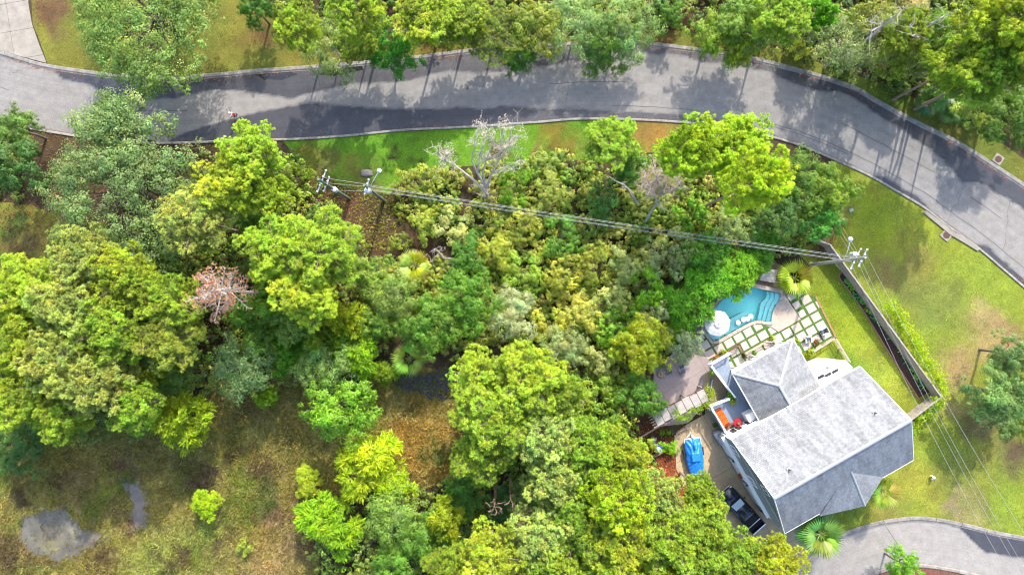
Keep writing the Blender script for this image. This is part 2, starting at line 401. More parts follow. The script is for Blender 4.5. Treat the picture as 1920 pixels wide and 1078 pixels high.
BOT2 = [(1570, 1110), (1600, 1090), (1625, 1076), (1655, 1065), (1685, 1057), (1722, 1055), (1765, 1060), (1815, 1070), (1845, 1078), (1880, 1090), (1960, 1120), (2060, 1160)]
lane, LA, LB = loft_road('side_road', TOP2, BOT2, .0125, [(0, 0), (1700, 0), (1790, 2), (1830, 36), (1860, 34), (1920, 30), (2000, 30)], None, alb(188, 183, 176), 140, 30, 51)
ribbon('tar_seam', poly([(1660, 985), (1672, 1003), (1690, 1030), (1700, 1050)]), .05, .018, M_SEAM, lane)

def kerb(name, P, width, side, gap_spans=(), zt=.12, step=3.0, parent=None):
    """cast kerb in sections with open joints; side=+1 lies left of the line's direction"""
    P = np.array(P); d = np.r_[0, np.cumsum(np.hypot(*np.diff(P, axis=0).T))]
    par = thing(name, None, None); par['kind'] = 'structure'
    if parent: par.parent = parent
    s = 0.0; k = 0; rg = random.Random(len(P))
    while s < d[-1] - .3:
        e = min(s + step - .03, d[-1]); ss = np.linspace(s, e, 5)
        X = np.interp(ss, d, P[:, 0]); Y = np.interp(ss, d, P[:, 1]); mb = MB()
        dz = rg.uniform(-.006, .006)
        prof = [(0.0, .024), (.12 * width, .03), (.36 * width, zt + dz), (.9 * width, zt + .012 + dz), (width, zt - .01 + dz), (width, .0)]
        rows = []
        for i in range(5):
            j0, j1 = max(i - 1, 0), min(i + 1, 4); tx, ty = X[j1] - X[j0], Y[j1] - Y[j0]; L = math.hypot(tx, ty)
            nx, ny = -ty / L * side, tx / L * side
            rows.append([(X[i] + nx * a, Y[i] + ny * a, z) for a, z in prof])
        np_ = len(prof); vs_ = [p for r in rows for p in r]
        F = [(i * np_ + j, (i + 1) * np_ + j, (i + 1) * np_ + j + 1, i * np_ + j + 1) for i in range(4) for j in range(np_ - 1)]
        if side < 0: pass
        else: F = [f[::-1] for f in F]
        F += [tuple(range(np_)), tuple(4 * np_ + j for j in range(np_ - 1, -1, -1))]
        mb.add(vs_, F).build('kerb_section', M_KERB, par); s += step; k += 1
    return par
kerb('kerb_north', RA, .58, 1); kerb('kerb_south', RB, .3, -1)
kerb('kerb_lane', LA, .58, 1); kerb('kerb_island', LB, .45, -1)

# concrete drive across the road
def slabs(name, P, ax, ay, pa, pb, org, z0, z1, m, gap=.03, jm=None, piece='slab', kind='structure', jitter=0.0, base=True):
    """an area laid with separate slabs over a dark bed"""
    par = thing(name, None, None); par['kind'] = kind
    if base: MB().prism(P, z0 - .03, z0).build('bed', jm or M_JOINT, par)
    xs = [p[0] for p in P]; ys = [p[1] for p in P]; cx, cy = sum(xs) / len(xs), sum(ys) / len(ys)
    A = Vector(ax[:2]); B = Vector(ay[:2]); O = Vector(org); rr = max(max(xs) - min(xs), max(ys) - min(ys))
    na = int(rr / pa) + 3; nb_ = int(rr / pb) + 3
    ia = int((Vector((cx, cy)) - O).dot(A) / pa); ib = int((Vector((cx, cy)) - O).dot(B) / pb); rg = random.Random(3)
    for i in range(ia - na, ia + na):
        for j in range(ib - nb_, ib + nb_):
            c = [O + A * (pa * (i + a)) + B * (pb * (j + b)) + A * (gap / 2 * (1 if a == 0 else -1)) + B * (gap / 2 * (1 if b == 0 else -1)) for a, b in ((0, 0), (1, 0), (1, 1), (0, 1))]
            w = [(p.x, p.y) for p in c]
            if sum(w[k - 1][0] * w[k][1] - w[k][0] * w[k - 1][1] for k in range(4)) < 0: w = w[::-1]
            Q = clip_convex(P, w)
            if len(Q) > 2 and area(Q) > .04:
                MB().prism(Q, z0 - .01, z1 + rg.uniform(-jitter, jitter)).build(piece, m, par)
    return par
slabs('driveway_north', poly([(-60, -40), (50, -40), (54, 10), (60, 45), (74, 85), (88, 119), (38, 106), (0, 95), (-60, 78)]), (.98, .17), (-.17, .98), 3.6, 3.4, GP(20, 60), .02, .045, M_CONC2, .035)

# ---------------------------------------------------------------- lawns, verge, marsh
fence_pts = [(1543, 462), (1757, 742)]
lawn_e = poly([(1556, 290), (1574, 304), (1631, 331), (1671, 354), (1732, 390), (1770, 420), (1834, 466), (1871, 497), (1920, 539), (1990, 600), (2105, 706), (2100, 1052), (1990, 1026), (1920, 1008), (1865, 998), (1810, 984), (1757, 974), (1720, 971), (1690, 973), (1655, 978),
               (1615, 989), (1575, 1003), (1545, 1020), (1505, 1000), (1480, 960), (1440, 900), (1345, 690), (1470, 635), (1500, 540), (1520, 500), (1490, 470), (1560, 440), (1580, 390)])
LE = [(1700, 520, 60, (150, 148, 66)), (1850, 625, 46, (186, 166, 104)), (1800, 690, 40, (184, 160, 102)), (1890, 640, 30, (170, 140, 95)), (1660, 530, 30, (148, 132, 72)), (1640, 420, 50, (156, 176, 40)), (1750, 570, 60, (140, 150, 62)),
      (1600, 610, 70, (164, 184, 44)), (1570, 560, 50, (150, 176, 40)), (1660, 690, 60, (172, 186, 60)), (1560, 420, 28, (146, 122, 70)), (1555, 460, 20, (130, 110, 66)), (1850, 790, 40, (126, 112, 70)), (1800, 900, 60, (140, 150, 58)),
      (1680, 960, 40, (164, 160, 72)), (1600, 970, 40, (140, 158, 50)), (1900, 860, 40, (120, 100, 66)), (1740, 720, 26, (176, 170, 90)), (1790, 760, 30, (182, 168, 100)), (1700, 900, 50, (168, 172, 60)), (1810, 970, 40, (166, 158, 88)), (1580, 690, 40, (120, 160, 44)), (1780, 940, 18, (172, 148, 108))]
TERR0 = poly([(1400, 540), (1500, 545), (1564, 633), (1440, 690), (1330, 680), (1310, 630)])
lawn = sheet('lawn', lawn_e, .006, M_LAWN, alb(158, 174, 52), LE, res=.4, holes=[poly([(1405, 545), (1465, 548), (1480, 600), (1400, 640), (1335, 650), (1320, 600)])], seed=41)
verge_c = roughen(poly([(530, 262), (655, 256), (755, 246), (891, 239), (1010, 231), (1085, 225), (1186, 226), (1290, 232), (1345, 242), (1240, 285), (1080, 300), (1000, 304), (880, 312), (780, 318), (730, 366), (640, 350), (560, 305)]), .12, 1.0, 4)
sheet('verge', verge_c, .0065, M_LAWN, alb(118, 172, 34), [(1060, 262, 34, (140, 134, 46)), (1230, 255, 50, (176, 140, 66)), (1130, 280, 40, (126, 140, 44)), (600, 305, 40, (132, 134, 56)), (690, 345, 40, (138, 136, 56)), (1290, 245, 30, (168, 132, 72)), (950, 290, 14, (110, 100, 50)),
      (830, 294, 10, (74, 60, 34)), (760, 298, 7, (74, 60, 34)), (1020, 284, 11, (150, 116, 80)), (1060, 280, 9, (82, 64, 40)), (790, 296, 8, (74, 60, 34)), (570, 285, 24, (140, 140, 40))], res=.3, seed=43)
verge_n = roughen(poly([(56, -30), (62, 45), (90, 122), (188, 141), (240, 146), (391, 144), (476, 136), (575, 129), (670, 121), (781, 110), (891, 96), (956, 88), (1040, 86), (1120, 83), (1200, 83), (1311, 96), (1386, 107), (1440, 119), (1540, 146), (1603, 168), (1640, 190), (1703, 224), (1778, 261),
      (1806, 277), (1861, 312), (1911, 345), (1960, 379), (1990, 350), (1870, 262), (1760, 205), (1660, 160), (1560, 126), (1440, 86), (1300, 62), (1200, 50), (1000, 50), (800, 62), (640, 66), (545, 40), (470, -30)]), .05, 1.5, 5)
sheet('verge_north', verge_n, .0065, M_LAWN, alb(136, 138, 48), [(100, 30, 40, (128, 96, 60)), (75, 60, 20, (150, 150, 50)), (480, 60, 30, (126, 92, 54)), (440, 90, 40, (142, 136, 50)), (550, 110, 30, (150, 138, 50)), (820, 90, 40, (140, 122, 48)), (1230, 70, 40, (138, 108, 56)), (1380, 95, 40, (146, 98, 60)), (700, 105, 50, (120, 90, 50)), (1650, 180, 70, (120, 138, 40)), (1850, 290, 50, (128, 140, 46))], res=.4, seed=45)
sheet('lawn_west', roughen(poly([(-60, 375), (60, 385), (110, 405), (112, 470), (100, 530), (40, 570), (-60, 570)]), .15, 1.0, 6), .0065, M_LAWN, alb(140, 142, 52), [(30, 420, 26, (86, 110, 34)), (40, 460, 30, (120, 110, 56)), (74, 440, 22, (184, 170, 78)), (20, 490, 24, (100, 116, 40))], res=.35, seed=47)
marsh_a = roughen(poly([(-60, 790), (60, 800), (160, 785), (240, 800), (330, 790), (400, 715), (480, 712), (560, 700), (600, 760), (650, 790), (690, 700), (760, 690), (900, 690), (880, 760), (870, 830), (870, 900), (760, 920), (640, 950), (590, 1000), (600, 1100), (-60, 1100)]), .25, 1.2, 8)
_mr = random.Random(77); MOTTLE = [(_mr.uniform(-40, 880), _mr.uniform(740, 1090), _mr.uniform(9, 26), _mr.choice([(126, 138, 52), (186, 170, 96), (120, 100, 62), (156, 160, 66), (100, 112, 48), (140, 112, 84), (108, 92, 60)])) for _ in range(90)]
sheet('marsh', marsh_a, .007, M_MARSH, alb(166, 154, 80), [(290, 1050, 60, (172, 176, 84)), (370, 1030, 50, (160, 164, 76)), (300, 990, 40, (168, 156, 84)), (455, 890, 22, (118, 140, 36)), (465, 960, 24, (126, 146, 36)), (440, 830, 30, (122, 124, 44)), (500, 960, 26, (132, 106, 78)), (520, 1000, 26, (150, 122, 84)),
      (520, 1060, 40, (178, 152, 96)), (780, 830, 70, (178, 146, 70)), (760, 760, 40, (140, 116, 58)), (100, 860, 60, (166, 158, 74)), (160, 920, 50, (164, 146, 88)), (40, 900, 50, (162, 150, 80)), (230, 870, 40, (158, 138, 84)), (200, 960, 34, (146, 130, 70)), (350, 900, 40, (128, 120, 60)), (540, 830, 30, (116, 108, 50)), (30, 1040, 40, (112, 112, 52)), (400, 1060, 40, (160, 140, 84)), (840, 870, 30, (168, 140, 66)), (460, 770, 30, (120, 98, 60))] + MOTTLE, res=.35, seed=49, lift=.03)
sheet('mud_flat', roughen(poly([(42, 965), (75, 958), (118, 950), (138, 968), (160, 990), (205, 1000), (178, 1020), (150, 1042), (110, 1056), (62, 1036), (34, 1012)]), .5, .5, 9), .045, M_MUD, alb(134, 126, 108), [(90, 1020, 16, (150, 146, 104)), (60, 1000, 20, (136, 130, 112)), (130, 1010, 14, (168, 156, 128)), (165, 1008, 16, (138, 124, 100))], res=.25, seed=53)
sheet('mud_channel', roughen(poly([(222, 890), (240, 900), (264, 903), (278, 930), (276, 985), (264, 1002), (244, 988), (247, 940), (232, 912)]), .35, .5, 10), .045, M_MUD, alb(148, 136, 122), [], res=.25, seed=55)
M_CREEK = mat('creek water', (.022, .022, .016), .16, spec=.3, noise=.5, nscale=1.2)
cw = MB().prism(roughen(poly([(712, 688), (760, 698), (800, 704), (850, 684), (885, 680), (900, 702), (872, 742), (830, 752), (790, 742), (750, 728)]), .25, .8, 12), .042, .05).build('creek_water', M_CREEK); cw['kind'] = 'structure'
pw = MB().prism(roughen(poly([(585, 130), (600, 127), (640, 124), (676, 122), (680, 132), (650, 140), (615, 143), (590, 141)]), .12, .5, 13), .0165, .0185).build('puddle', mat('puddle water', (.012, .013, .014), .03, spec=.5)); pw['kind'] = 'structure'
pw2 = MB().prism(roughen(poly([(480, 141), (520, 137), (545, 134), (560, 140), (530, 150), (495, 150)]), .1, .5, 14), .0165, .0185).build('puddle', MATS['puddle water']); pw2['kind'] = 'structure'
# island of mulch in the side road
MB().prism(poly([(1585, 1110), (1612, 1090), (1635, 1081), (1660, 1073), (1688, 1064), (1722, 1062), (1765, 1068), (1812, 1078), (1860, 1096), (1880, 1120)]), .0, .055).build('mulch_island', mat('mulch', alb(140, 92, 70), .95, noise=.5, nscale=5, bump=.8, bscale=12))['kind'] = 'structure'
# house drive and patio
DRIVE = poly([(1318, 704), (1336, 690), (1350, 688), (1400, 770), (1470, 900), (1500, 960), (1512, 985), (1532, 1012), (1540, 1030), (1500, 1064), (1470, 1078), (1400, 1040), (1340, 985), (1300, 935), (1268, 880), (1264, 812), (1288, 795), (1322, 776)])
slabs('driveway', DRIVE, U, V, 4.2, 3.6, (UV(13, 22).x, UV(13, 22).y), .03, .055, M_CONC, .03)
M_PATIO = mat('patio concrete', alb(206, 188, 184), .85, noise=.1, nscale=1.5, bump=.15)
slabs('patio', poly([(1226, 690), (1252, 672), (1292, 628), (1312, 642), (1326, 668), (1334, 690), (1320, 742), (1310, 770), (1290, 793), (1232, 800), (1224, 740)]), U, V, 2.9, 2.2, (UV(13, 20).x, UV(13, 20).y), .026, .048, M_PATIO, .022)

# ================================================================== POOL AND TERRACE
M_PLASTER = mat('pool plaster', (.34, .78, .75), .6, noise=.06, nscale=2)
M_LEDGE = mat('pool ledge plaster', (.46, .78, .76), .6, noise=.06, nscale=2)
M_TRAV = mat('travertine', alb(236, 216, 196), .75, noise=.14, nscale=1.3, bump=.1)
M_PAVER = mat('limestone paver', alb(250, 238, 226), .75, noise=.12, nscale=1.6, bump=.1)
M_TURF = mat('turf strip', alb(100, 146, 50), .95, noise=.25, nscale=14, bump=.7, bscale=40)
M_EDGE = mat('brick edging', alb(214, 160, 110), .9, noise=.3, nscale=4)
def water_mat():
    m = bpy.data.materials.new('pool water'); m.use_nodes = True; n = m.node_tree.nodes; l = m.node_tree.links; n.remove(n['Principled BSDF'])
    t = n.new('ShaderNodeBsdfTransparent'); t.inputs[0].default_value = (.76, .97, .95, 1)
    g = n.new('ShaderNodeBsdfGlossy'); g.inputs['Roughness'].default_value = .03
    f = n.new('ShaderNodeFresnel'); f.inputs[0].default_value = 1.33
    no = n.new('ShaderNodeTexNoise'); no.inputs['Scale'].default_value = 2.5; b = n.new('ShaderNodeBump'); b.inputs['Strength'].default_value = .16
    gm = n.new('ShaderNodeNewGeometry'); l.new(gm.outputs['Position'], no.inputs['Vector']); l.new(no.outputs[0], b.inputs['Height'])
    l.new(b.outputs[0], g.inputs['Normal']); l.new(b.outputs[0], f.inputs['Normal'])
    s = n.new('ShaderNodeMixShader'); l.new(f.outputs[0], s.inputs[0]); l.new(t.outputs[0], s.inputs[1]); l.new(g.outputs[0], s.inputs[2])
    l.new(s.outputs[0], n['Material Output'].inputs[0]); return m
pool = thing('swimming_pool', 'turquoise free-form swimming pool with curved entry steps', 'pool', (*GP(1400, 590), 0))
def wl_(pts): o = pool.location; return [(x - o.x, y - o.y) for x, y in pts]
mb = MB(); P = wl_(POOL); n = len(P); DEEP = -1.5
if sum(P[i - 1][0] * P[i][1] - P[i][0] * P[i - 1][1] for i in range(n)) < 0: P = P[::-1]
mb.add([(x, y, DEEP) for x, y in P] + [(x, y, .03) for x, y in P], [tuple(range(n))] + [((i + 1) % n, i, n + i, n + (i + 1) % n) for i in range(n)])
mb.build('basin', M_PLASTER, pool)
STEP_R = [(1462, 550.5), (1463, 557), (1460, 565), (1451, 578), (1447.5, 590), (1445, 605)]
S = [[(1454, 549), (1454, 559), (1446, 573), (1442, 586), (1437.5, 602)], [(1447.5, 547), (1447, 559), (1439, 571), (1435.5, 584), (1431, 601)], [(1441, 546), (1441, 557), (1431, 569), (1428, 582), (1424, 600.5)]]
zt = [-.22, -.46, -.70]
for k in range(3):
    outer = STEP_R if k == 0 else S[k - 1]
    a = [tuple(p) for p in resample(wl_(poly(outer)), 16)]; b = [tuple(p) for p in resample(wl_(poly(S[k])), 16)]
    MB().prism(a + b[::-1], DEEP + .02, zt[k]).build('step', M_LEDGE, pool)
led = [tuple(p) for p in resample(wl_(poly([(1366, 601), (1378, 594), (1392, 587), (1403, 585), (1412, 587), (1416, 593), (1414, 601)])), 20)] + wl_(poly([(1410, 602), (1390, 612), (1369, 624.5), (1340, 639.5), (1331, 630), (1322, 614), (1345, 608)]))
MB().prism(led, DEEP + .01, -.32).build('tanning_ledge', M_LEDGE, pool)
MB().add([(x, y, -.07) for x, y in P], [tuple(range(n))]).build('water', water_mat(), pool)
# coping stones round the pool
closed = [GP(*q) for q in POOL_PX]; closed.append(closed[0])
cp = resample(closed, 40); cen = np.mean(cp, axis=0)
cop = thing('pool_coping', None, None); cop['kind'] = 'structure'
sgn = 1 if sum(closed[i][0] * closed[i + 1][1] - closed[i + 1][0] * closed[i][1] for i in range(n)) < 0 else -1
nrm = []
for i in range(40):
    t = cp[(i + 1) % 39 if i == 39 else i + 1] - cp[i - 1 if i > 0 else 38]; t = t / np.hypot(*t); nrm.append(np.array([-t[1], t[0]]) * sgn)
cb = MB()
for i in range(39):
    q = [cp[i] - nrm[i] * .01, cp[i + 1] - nrm[i + 1] * .01, cp[i + 1] + nrm[i + 1] * 1.1, cp[i] + nrm[i] * 1.1]
    cb.add([(*p, .012) for p in q], [(0, 1, 2, 3)])
cb.build('coping_bed', MATS['kerb concrete'], cop)
for i in range(39):
    w = .36
    q = [cp[i], cp[i + 1], cp[i + 1] + nrm[i + 1] * w, cp[i] + nrm[i] * w]; c = sum(q) / 4
    q = [c + (p - c) * .975 for p in q]
    MB().prism([tuple(p) for p in q], .0, .075).build('coping_stone', M_TRAV, cop)
# terrace: bed of turf with separate pavers
G0 = Vector(GP(1335.4, 650.3)); ui = Vector(GP(1335.4 + 18.05, 650.3 - 10.2)) - G0; vj = Vector(GP(1335.4 + 9.2, 650.3 + 16.3)) - G0
ARC = [(1408.5, 608.8), (1420, 608), (1432, 609), (1443.6, 613.4), (1452, 618.4), (1459.5, 624)]
TER = poly([(1304, 642), (1318, 618), (1336, 649)] + ARC + [(1502.5, 599), (1473, 553), (1492, 546), (1527, 556), (1564, 633), (1526, 662), (1500, 660), (1480, 690), (1440, 700), (1380, 690), (1336, 690), (1322, 668)])
ter = thing('pool_terrace', None, None); ter['kind'] = 'structure'
MB().prism(TER, .0, .03).build('turf_bed', M_TURF, ter)
s_ = .5 * (3.8 / 16)
un, vn_ = ui.normalized(), vj.normalized()
PAVM = [M_PAVER, mat('limestone paver warm', alb(238, 220, 204), .75, noise=.16, nscale=1.3, bump=.1), mat('limestone paver pink', alb(246, 228, 218), .75, noise=.2, nscale=1.0, bump=.1)]
for i in range(-4, 13):
    for j in range(-6, 6):
        c = [G0 + ui * (i + a) + vj * (j + b) + un * (s_ * (1 if a == 0 else -1)) + vn_ * (s_ * (1 if b == 0 else -1)) for a, b in ((0, 0), (1, 0), (1, 1), (0, 1))]
        w = [(p.x, p.y) for p in c]
        if sum(w[k - 1][0] * w[k][1] - w[k][0] * w[k - 1][1] for k in range(4)) < 0: w = w[::-1]
        cen = sum(c, Vector((0, 0))) / 4
        ins = [(cen.x + (x - cen.x), cen.y + (y - cen.y)) for x, y in TER]
        Q = clip_convex(TER, w)
        if len(Q) < 3 or area(Q) < .12: continue
        cx = sum(p[0] for p in Q) / len(Q); cy = sum(p[1] for p in Q) / len(Q)
        if area(Q) < area(w) * .97:
            Q = [(cx + (p[0] - cx) * .86, cy + (p[1] - cy) * .86) for p in Q]
        MB().prism(Q, .01, .058 + .004 * random.random()).build('paver', random.choice(PAVM), ter)
# stone shelf beside the steps, strip walk, brick edge
slabs('pool_deck', poly([(1467, 556), (1470, 553), (1501, 598), (1459, 622.5), (1452, 617), (1445, 612.5), (1449, 606), (1451, 592), (1455, 580), (1463, 568)]), U, V, 2.1, 2.1, (UV(20, 10).x, UV(20, 10).y), .02, .062, M_TRAV, .012)
slabs('pool_walk', poly([(1396, 531), (1404, 529), (1468, 544), (1466, 549), (1462, 545), (1402, 532.5)]), (1, 0), (0, 1), 1.2, 4, GP(1400, 530), .02, .06, M_TRAV, .015)
ed = thing('terrace_edging', None, None); ed['kind'] = 'structure'
e0, e1 = Vector(GP(1529, 556)), Vector(GP(1567, 633)); N_ = 22
for i in range(N_):
    p = e0.lerp(e1, (i + .5) / N_); d = (e1 - e0).normalized()
    MB().box((p.x, p.y, .035), ((e1 - e0).length / N_ - .02, .2, .08), math.atan2(d.y, d.x) + random.uniform(-.06, .06)).build('brick', M_EDGE, ed)
# gravel bed with a square stone basin north of the pool
MB().prism(roughen(poly([(1398, 528), (1412, 503), (1428, 491), (1450, 490), (1466, 498), (1468, 530), (1470, 543), (1440, 538)]), .08, .8, 3), .0, .022).build('gravel_bed', mat('gravel', alb(160, 132, 106), .95, noise=.45, nscale=6, bump=.8, bscale=25))['kind'] = 'structure'
th = thing('stone_plinth', 'square pale stone slab on gravel north of pool', 'slab', G3(1437, 517, 0), 0)
pl = [Vector(GP(*q)) - Vector(GP(1437, 517)) for q in ((1430, 503.5), (1454, 507), (1450, 530), (1422, 525))]
MB().prism([(p.x, p.y) for p in pl], .0, .34).build('base', M_TRAV, th); MB().prism([(p.x * 1.06, p.y * 1.06) for p in pl], .34, .42).build('cap', mat('plinth cap', alb(224, 214, 206), .6, noise=.1, nscale=2), th)

# ---- pool furniture
M_WHITE = mat('white plastic', (.72, .72, .7), .45)
M_CANVAS = mat('canvas', (.5, .47, .43), .9, noise=.06, nscale=3, bump=.15, bscale=6)
for k, (px, py, wh) in enumerate([(1384, 605, 'nearest the parasol'), (1394, 599.5, 'second from the parasol'), (1401.5, 598, 'third from the parasol'), (1407.5, 593.5, 'nearest the entry steps')]):
    t = thing('pool_stool', 'white round in-pool stool, ' + wh, 'stool', (*GP(px, py, .1), -.315), k * .7, 'white stools on the pool ledge')
    MB().lathe([(.2, 0), (.17, .1), (.15, .25), (.19, .36)], n=16).build('pedestal', M_WHITE, t, True)
    MB().lathe([(.19, .36), (.27, .38), (.29, .42), (.27, .46), (.1, .475), (.01, .475)], n=20).build('seat', M_WHITE, t, True)
t = thing('parasol', 'white octagonal vented parasol at the west end of the pool', 'parasol', (*GP(1347, 606, 2.6), -.31), .2)
mbp = MB().lathe([(.3, 0), (.3, .06), (.05, .1), (.04, .12)], n=16).build('base', mat('grey base', (.2, .2, .2), .7), t)
MB().tube([(0, 0, .05), (0, 0, 3.15)], .03, 8).build('pole', M_WHITE, t)
cn = MB()
for k in range(8):
    a0, a1 = k * math.pi / 4, (k + 1) * math.pi / 4; am = (a0 + a1) / 2
    f = lambda r, a, z: (r * math.cos(a), r * math.sin(a), z)
    cn.add([f(.38, a0, 2.98), f(.38, a1, 2.98), f(1.05, a1, 2.72), f(1.02, am, 2.70), f(1.05, a0, 2.72), f(1.5, a1, 2.5), f(1.43, am, 2.5), f(1.5, a0, 2.5), f(1.5, a1, 2.36), f(1.43, am, 2.37), f(1.5, a0, 2.36)],
           [(0, 4, 3), (0, 3, 1), (1, 3, 2), (4, 7, 6, 3), (3, 6, 5, 2), (7, 10, 9, 6), (6, 9, 8, 5)])
cn.build('canopy', M_CANVAS, t)
vb = MB()
for k in range(8):
    a0, a1 = k * math.pi / 4, (k + 1) * math.pi / 4
    vb.add([(0, 0, 3.2), (.5 * math.cos(a0), .5 * math.sin(a0), 3.02), (.5 * math.cos(a1), .5 * math.sin(a1), 3.02)], [(0, 1, 2)])
vb.build('vent_cap', M_CANVAS, t); MB().lathe([(.03, 3.18), (.05, 3.24), (.01, 3.3)], n=10).build('finial', mat('dark knob', (.05, .05, .05), .5), t)
for k in range(8): MB().tube([(.1, 0, 2.98), (1.46, 0, 2.46)], .012, 4).build('rib', M_WHITE, t).rotation_euler = (0, 0, k * math.pi / 4)

def chair(name, label, cat, px, py, rz, fm, cm, kind, group=None, z=.06):
    t = thing(name, label, cat, (*GP(px, py, .4), z), rz, group)
    if kind == 'lounge':
        for sx in (-.28, .28):
            MB().tube([(sx, -.62, 0), (sx, -.55, .3), (sx, .1, .34), (sx, .62, .86)], .022, 6).build('side_frame', fm, t)
            MB().tube([(sx, .25, 0), (sx, .1, .34)], .022, 6).build('leg', fm, t)
            MB().box((sx * 1.12, -.05, .58), (.06, .62, .03)).build('armrest', fm, t)
        for k in range(7): MB().box((0, -.52 + k * .1, .345), (.54, .085, .025)).build('seat_slat', cm, t)
        for k in range(7):
            f = k / 6; MB().box((0, .14 + .42 * f, .38 + .46 * f), (.54, .075, .025), M=Matrix.Rotation(.82, 3, 'X')).build('back_slat', cm, t)
    else:
        for sx in (-.3, .3):
            for sy in (-.3, .3): MB().tube([(sx, sy, 0), (sx, sy, .3)], .025, 6).build('leg', fm, t)
            MB().box((sx, -.02, .58), (.07, .66, .04)).build('armrest', fm, t); MB().box((sx, -.02, .43), (.03, .6, .28)).build('side_panel', fm, t)
        MB().box((0, -.02, .36), (.56, .6, .14)).build('seat_cushion', cm, t, bevel=.03)
        MB().box((0, .29, .62), (.58, .14, .5), M=Matrix.Rotation(-.2, 3, 'X')).build('back_cushion', cm, t, bevel=.03)
        MB().box((0, .37, .5), (.64, .04, .6), M=Matrix.Rotation(-.2, 3, 'X')).build('backrest_frame', fm, t)
    return t
M_STEEL = mat('grey frame', (.16, .18, .2), .5); M_SLAT = mat('slate sling', alb(118, 128, 140), .7)
chair('lounge_chair', 'left grey slatted lounge chair on the pink patio', 'chair', 1255, 692, R(8), M_STEEL, M_SLAT, 'lounge', 'patio lounge chairs', .05)
chair('lounge_chair', 'right grey slatted lounge chair on the pink patio', 'chair', 1279, 691, R(16), M_STEEL, M_SLAT, 'lounge', 'patio lounge chairs', .05)
M_WFR = mat('white frame', (.7, .7, .68), .5); M_GCUSH = mat('grey cushion', alb(196, 200, 206), .9); M_DCUSH = mat('dark cushion', (.1, .11, .13), .9)
chair('armchair', 'white framed armchair with pale cushion beside the red flowers', 'chair', 1515, 637, R(8), M_WFR, M_GCUSH, 'club')
chair('armchair', 'white framed armchair with grey cushion near terrace corner', 'chair', 1544, 621, R(-62), M_WFR, M_SLAT, 'club')

# ================================================================== HOUSE
house = thing('house', 'large pale grey shingle roofed house with white walls and turret roof', 'house', UV(21.5, 30.2))
HO = house.location.copy()
def H(u, v, z=0.0): return UV(u, v, z) - HO
def shingle(m, n, l, b):
    tc = n.new('ShaderNodeTexCoord'); br = n.new('ShaderNodeTexBrick')
    br.inputs['Scale'].default_value = 1.0; br.inputs['Brick Width'].default_value = .34; br.inputs['Row Height'].default_value = .19; br.inputs['Mortar Size'].default_value = .014
    br.inputs['Color1'].default_value = (*alb(200, 202, 205), 1); br.inputs['Color2'].default_value = (*alb(176, 181, 188), 1); br.inputs['Mortar'].default_value = (*alb(164, 170, 180), 1); br.inputs['Bias'].default_value = -.2
    at = n.new('ShaderNodeAttribute'); at.attribute_name = 'slope'
    l.new(at.outputs['Vector'], br.inputs['Vector'])
    no = n.new('ShaderNodeTexNoise'); no.inputs['Scale'].default_value = .55; no.inputs['Detail'].default_value = 8; no.inputs['Roughness'].default_value = .7
    mp = n.new('ShaderNodeMapping'); mp.inputs['Scale'].default_value = (1.6, .35, 1); l.new(at.outputs['Vector'], mp.inputs[0]); l.new(mp.outputs[0], no.inputs['Vector'])
    mr = n.new('ShaderNodeValToRGB'); mr.color_ramp.elements[0].position = .4; mr.color_ramp.elements[0].color = (.7, .7, .71, 1); mr.color_ramp.elements[1].position = .58; mr.color_ramp.elements[1].color = (1.08, 1.08, 1.06, 1)
    l.new(no.outputs[0], mr.inputs[0])
    mx = n.new('ShaderNodeMix'); mx.data_type = 'RGBA'; mx.blend_type = 'MULTIPLY'; mx.inputs[0].default_value = 1
    l.new(br.outputs[0], mx.inputs[6]); l.new(mr.outputs[0], mx.inputs[7]); 
    n2 = n.new('ShaderNodeTexNoise'); n2.inputs['Scale'].default_value = 2.6; n2.inputs['Detail'].default_value = 6; n2.inputs['Roughness'].default_value = .75; l.new(at.outputs['Vector'], n2.inputs['Vector'])
    m2 = n.new('ShaderNodeMapRange'); m2.inputs[1].default_value = .3; m2.inputs[2].default_value = .7; m2.inputs[3].default_value = .68; m2.inputs[4].default_value = 1.22; l.new(n2.outputs[0], m2.inputs[0])
    mx2 = n.new('ShaderNodeMix'); mx2.data_type = 'RGBA'; mx2.blend_type = 'MULTIPLY'; mx2.inputs[0].default_value = 1
    l.new(mx.outputs[2], mx2.inputs[6]); l.new(m2.outputs[0], mx2.inputs[7]); l.new(mx2.outputs[2], b.inputs['Base Color'])
    bu = n.new('ShaderNodeBump'); bu.inputs['Strength'].default_value = .8; bu.inputs['Distance'].default_value = .03
    ad = n.new('ShaderNodeMath'); ad.operation = 'ADD'; l.new(br.outputs['Fac'], ad.inputs[0]); ad.inputs[1].default_value = 0
    iv = n.new('ShaderNodeMath'); iv.operation = 'MULTIPLY'; iv.inputs[1].default_value = -1; l.new(ad.outputs[0], iv.inputs[0])
    a3 = n.new('ShaderNodeMath'); a3.operation = 'ADD'; l.new(iv.outputs[0], a3.inputs[0]); l.new(n2.outputs[0], a3.inputs[1])
    l.new(a3.outputs[0], bu.inputs['Height']); l.new(bu.outputs[0], b.inputs['Normal'])
M_ROOF = mat('roof shingles', (.3, .3, .3), .85, extra=shingle)
M_WALL = mat('white siding', (.66, .66, .64), .7, noise=.04, nscale=1.5)
M_TRIM = mat('white trim', (.72, .72, .70), .55)
M_WALLB = mat('blue grey siding', alb(190, 206, 212), .7, noise=.06, nscale=1.2)
M_GLASS = mat('window glass', (.03, .035, .04), .06, spec=.6)
M_BRICKR = mat('brick veneer', alb(170, 104, 80), .85, noise=.3, nscale=5)
M_DECK = mat('deck boards', alb(178, 196, 220), .6, noise=.12, nscale=1.4)
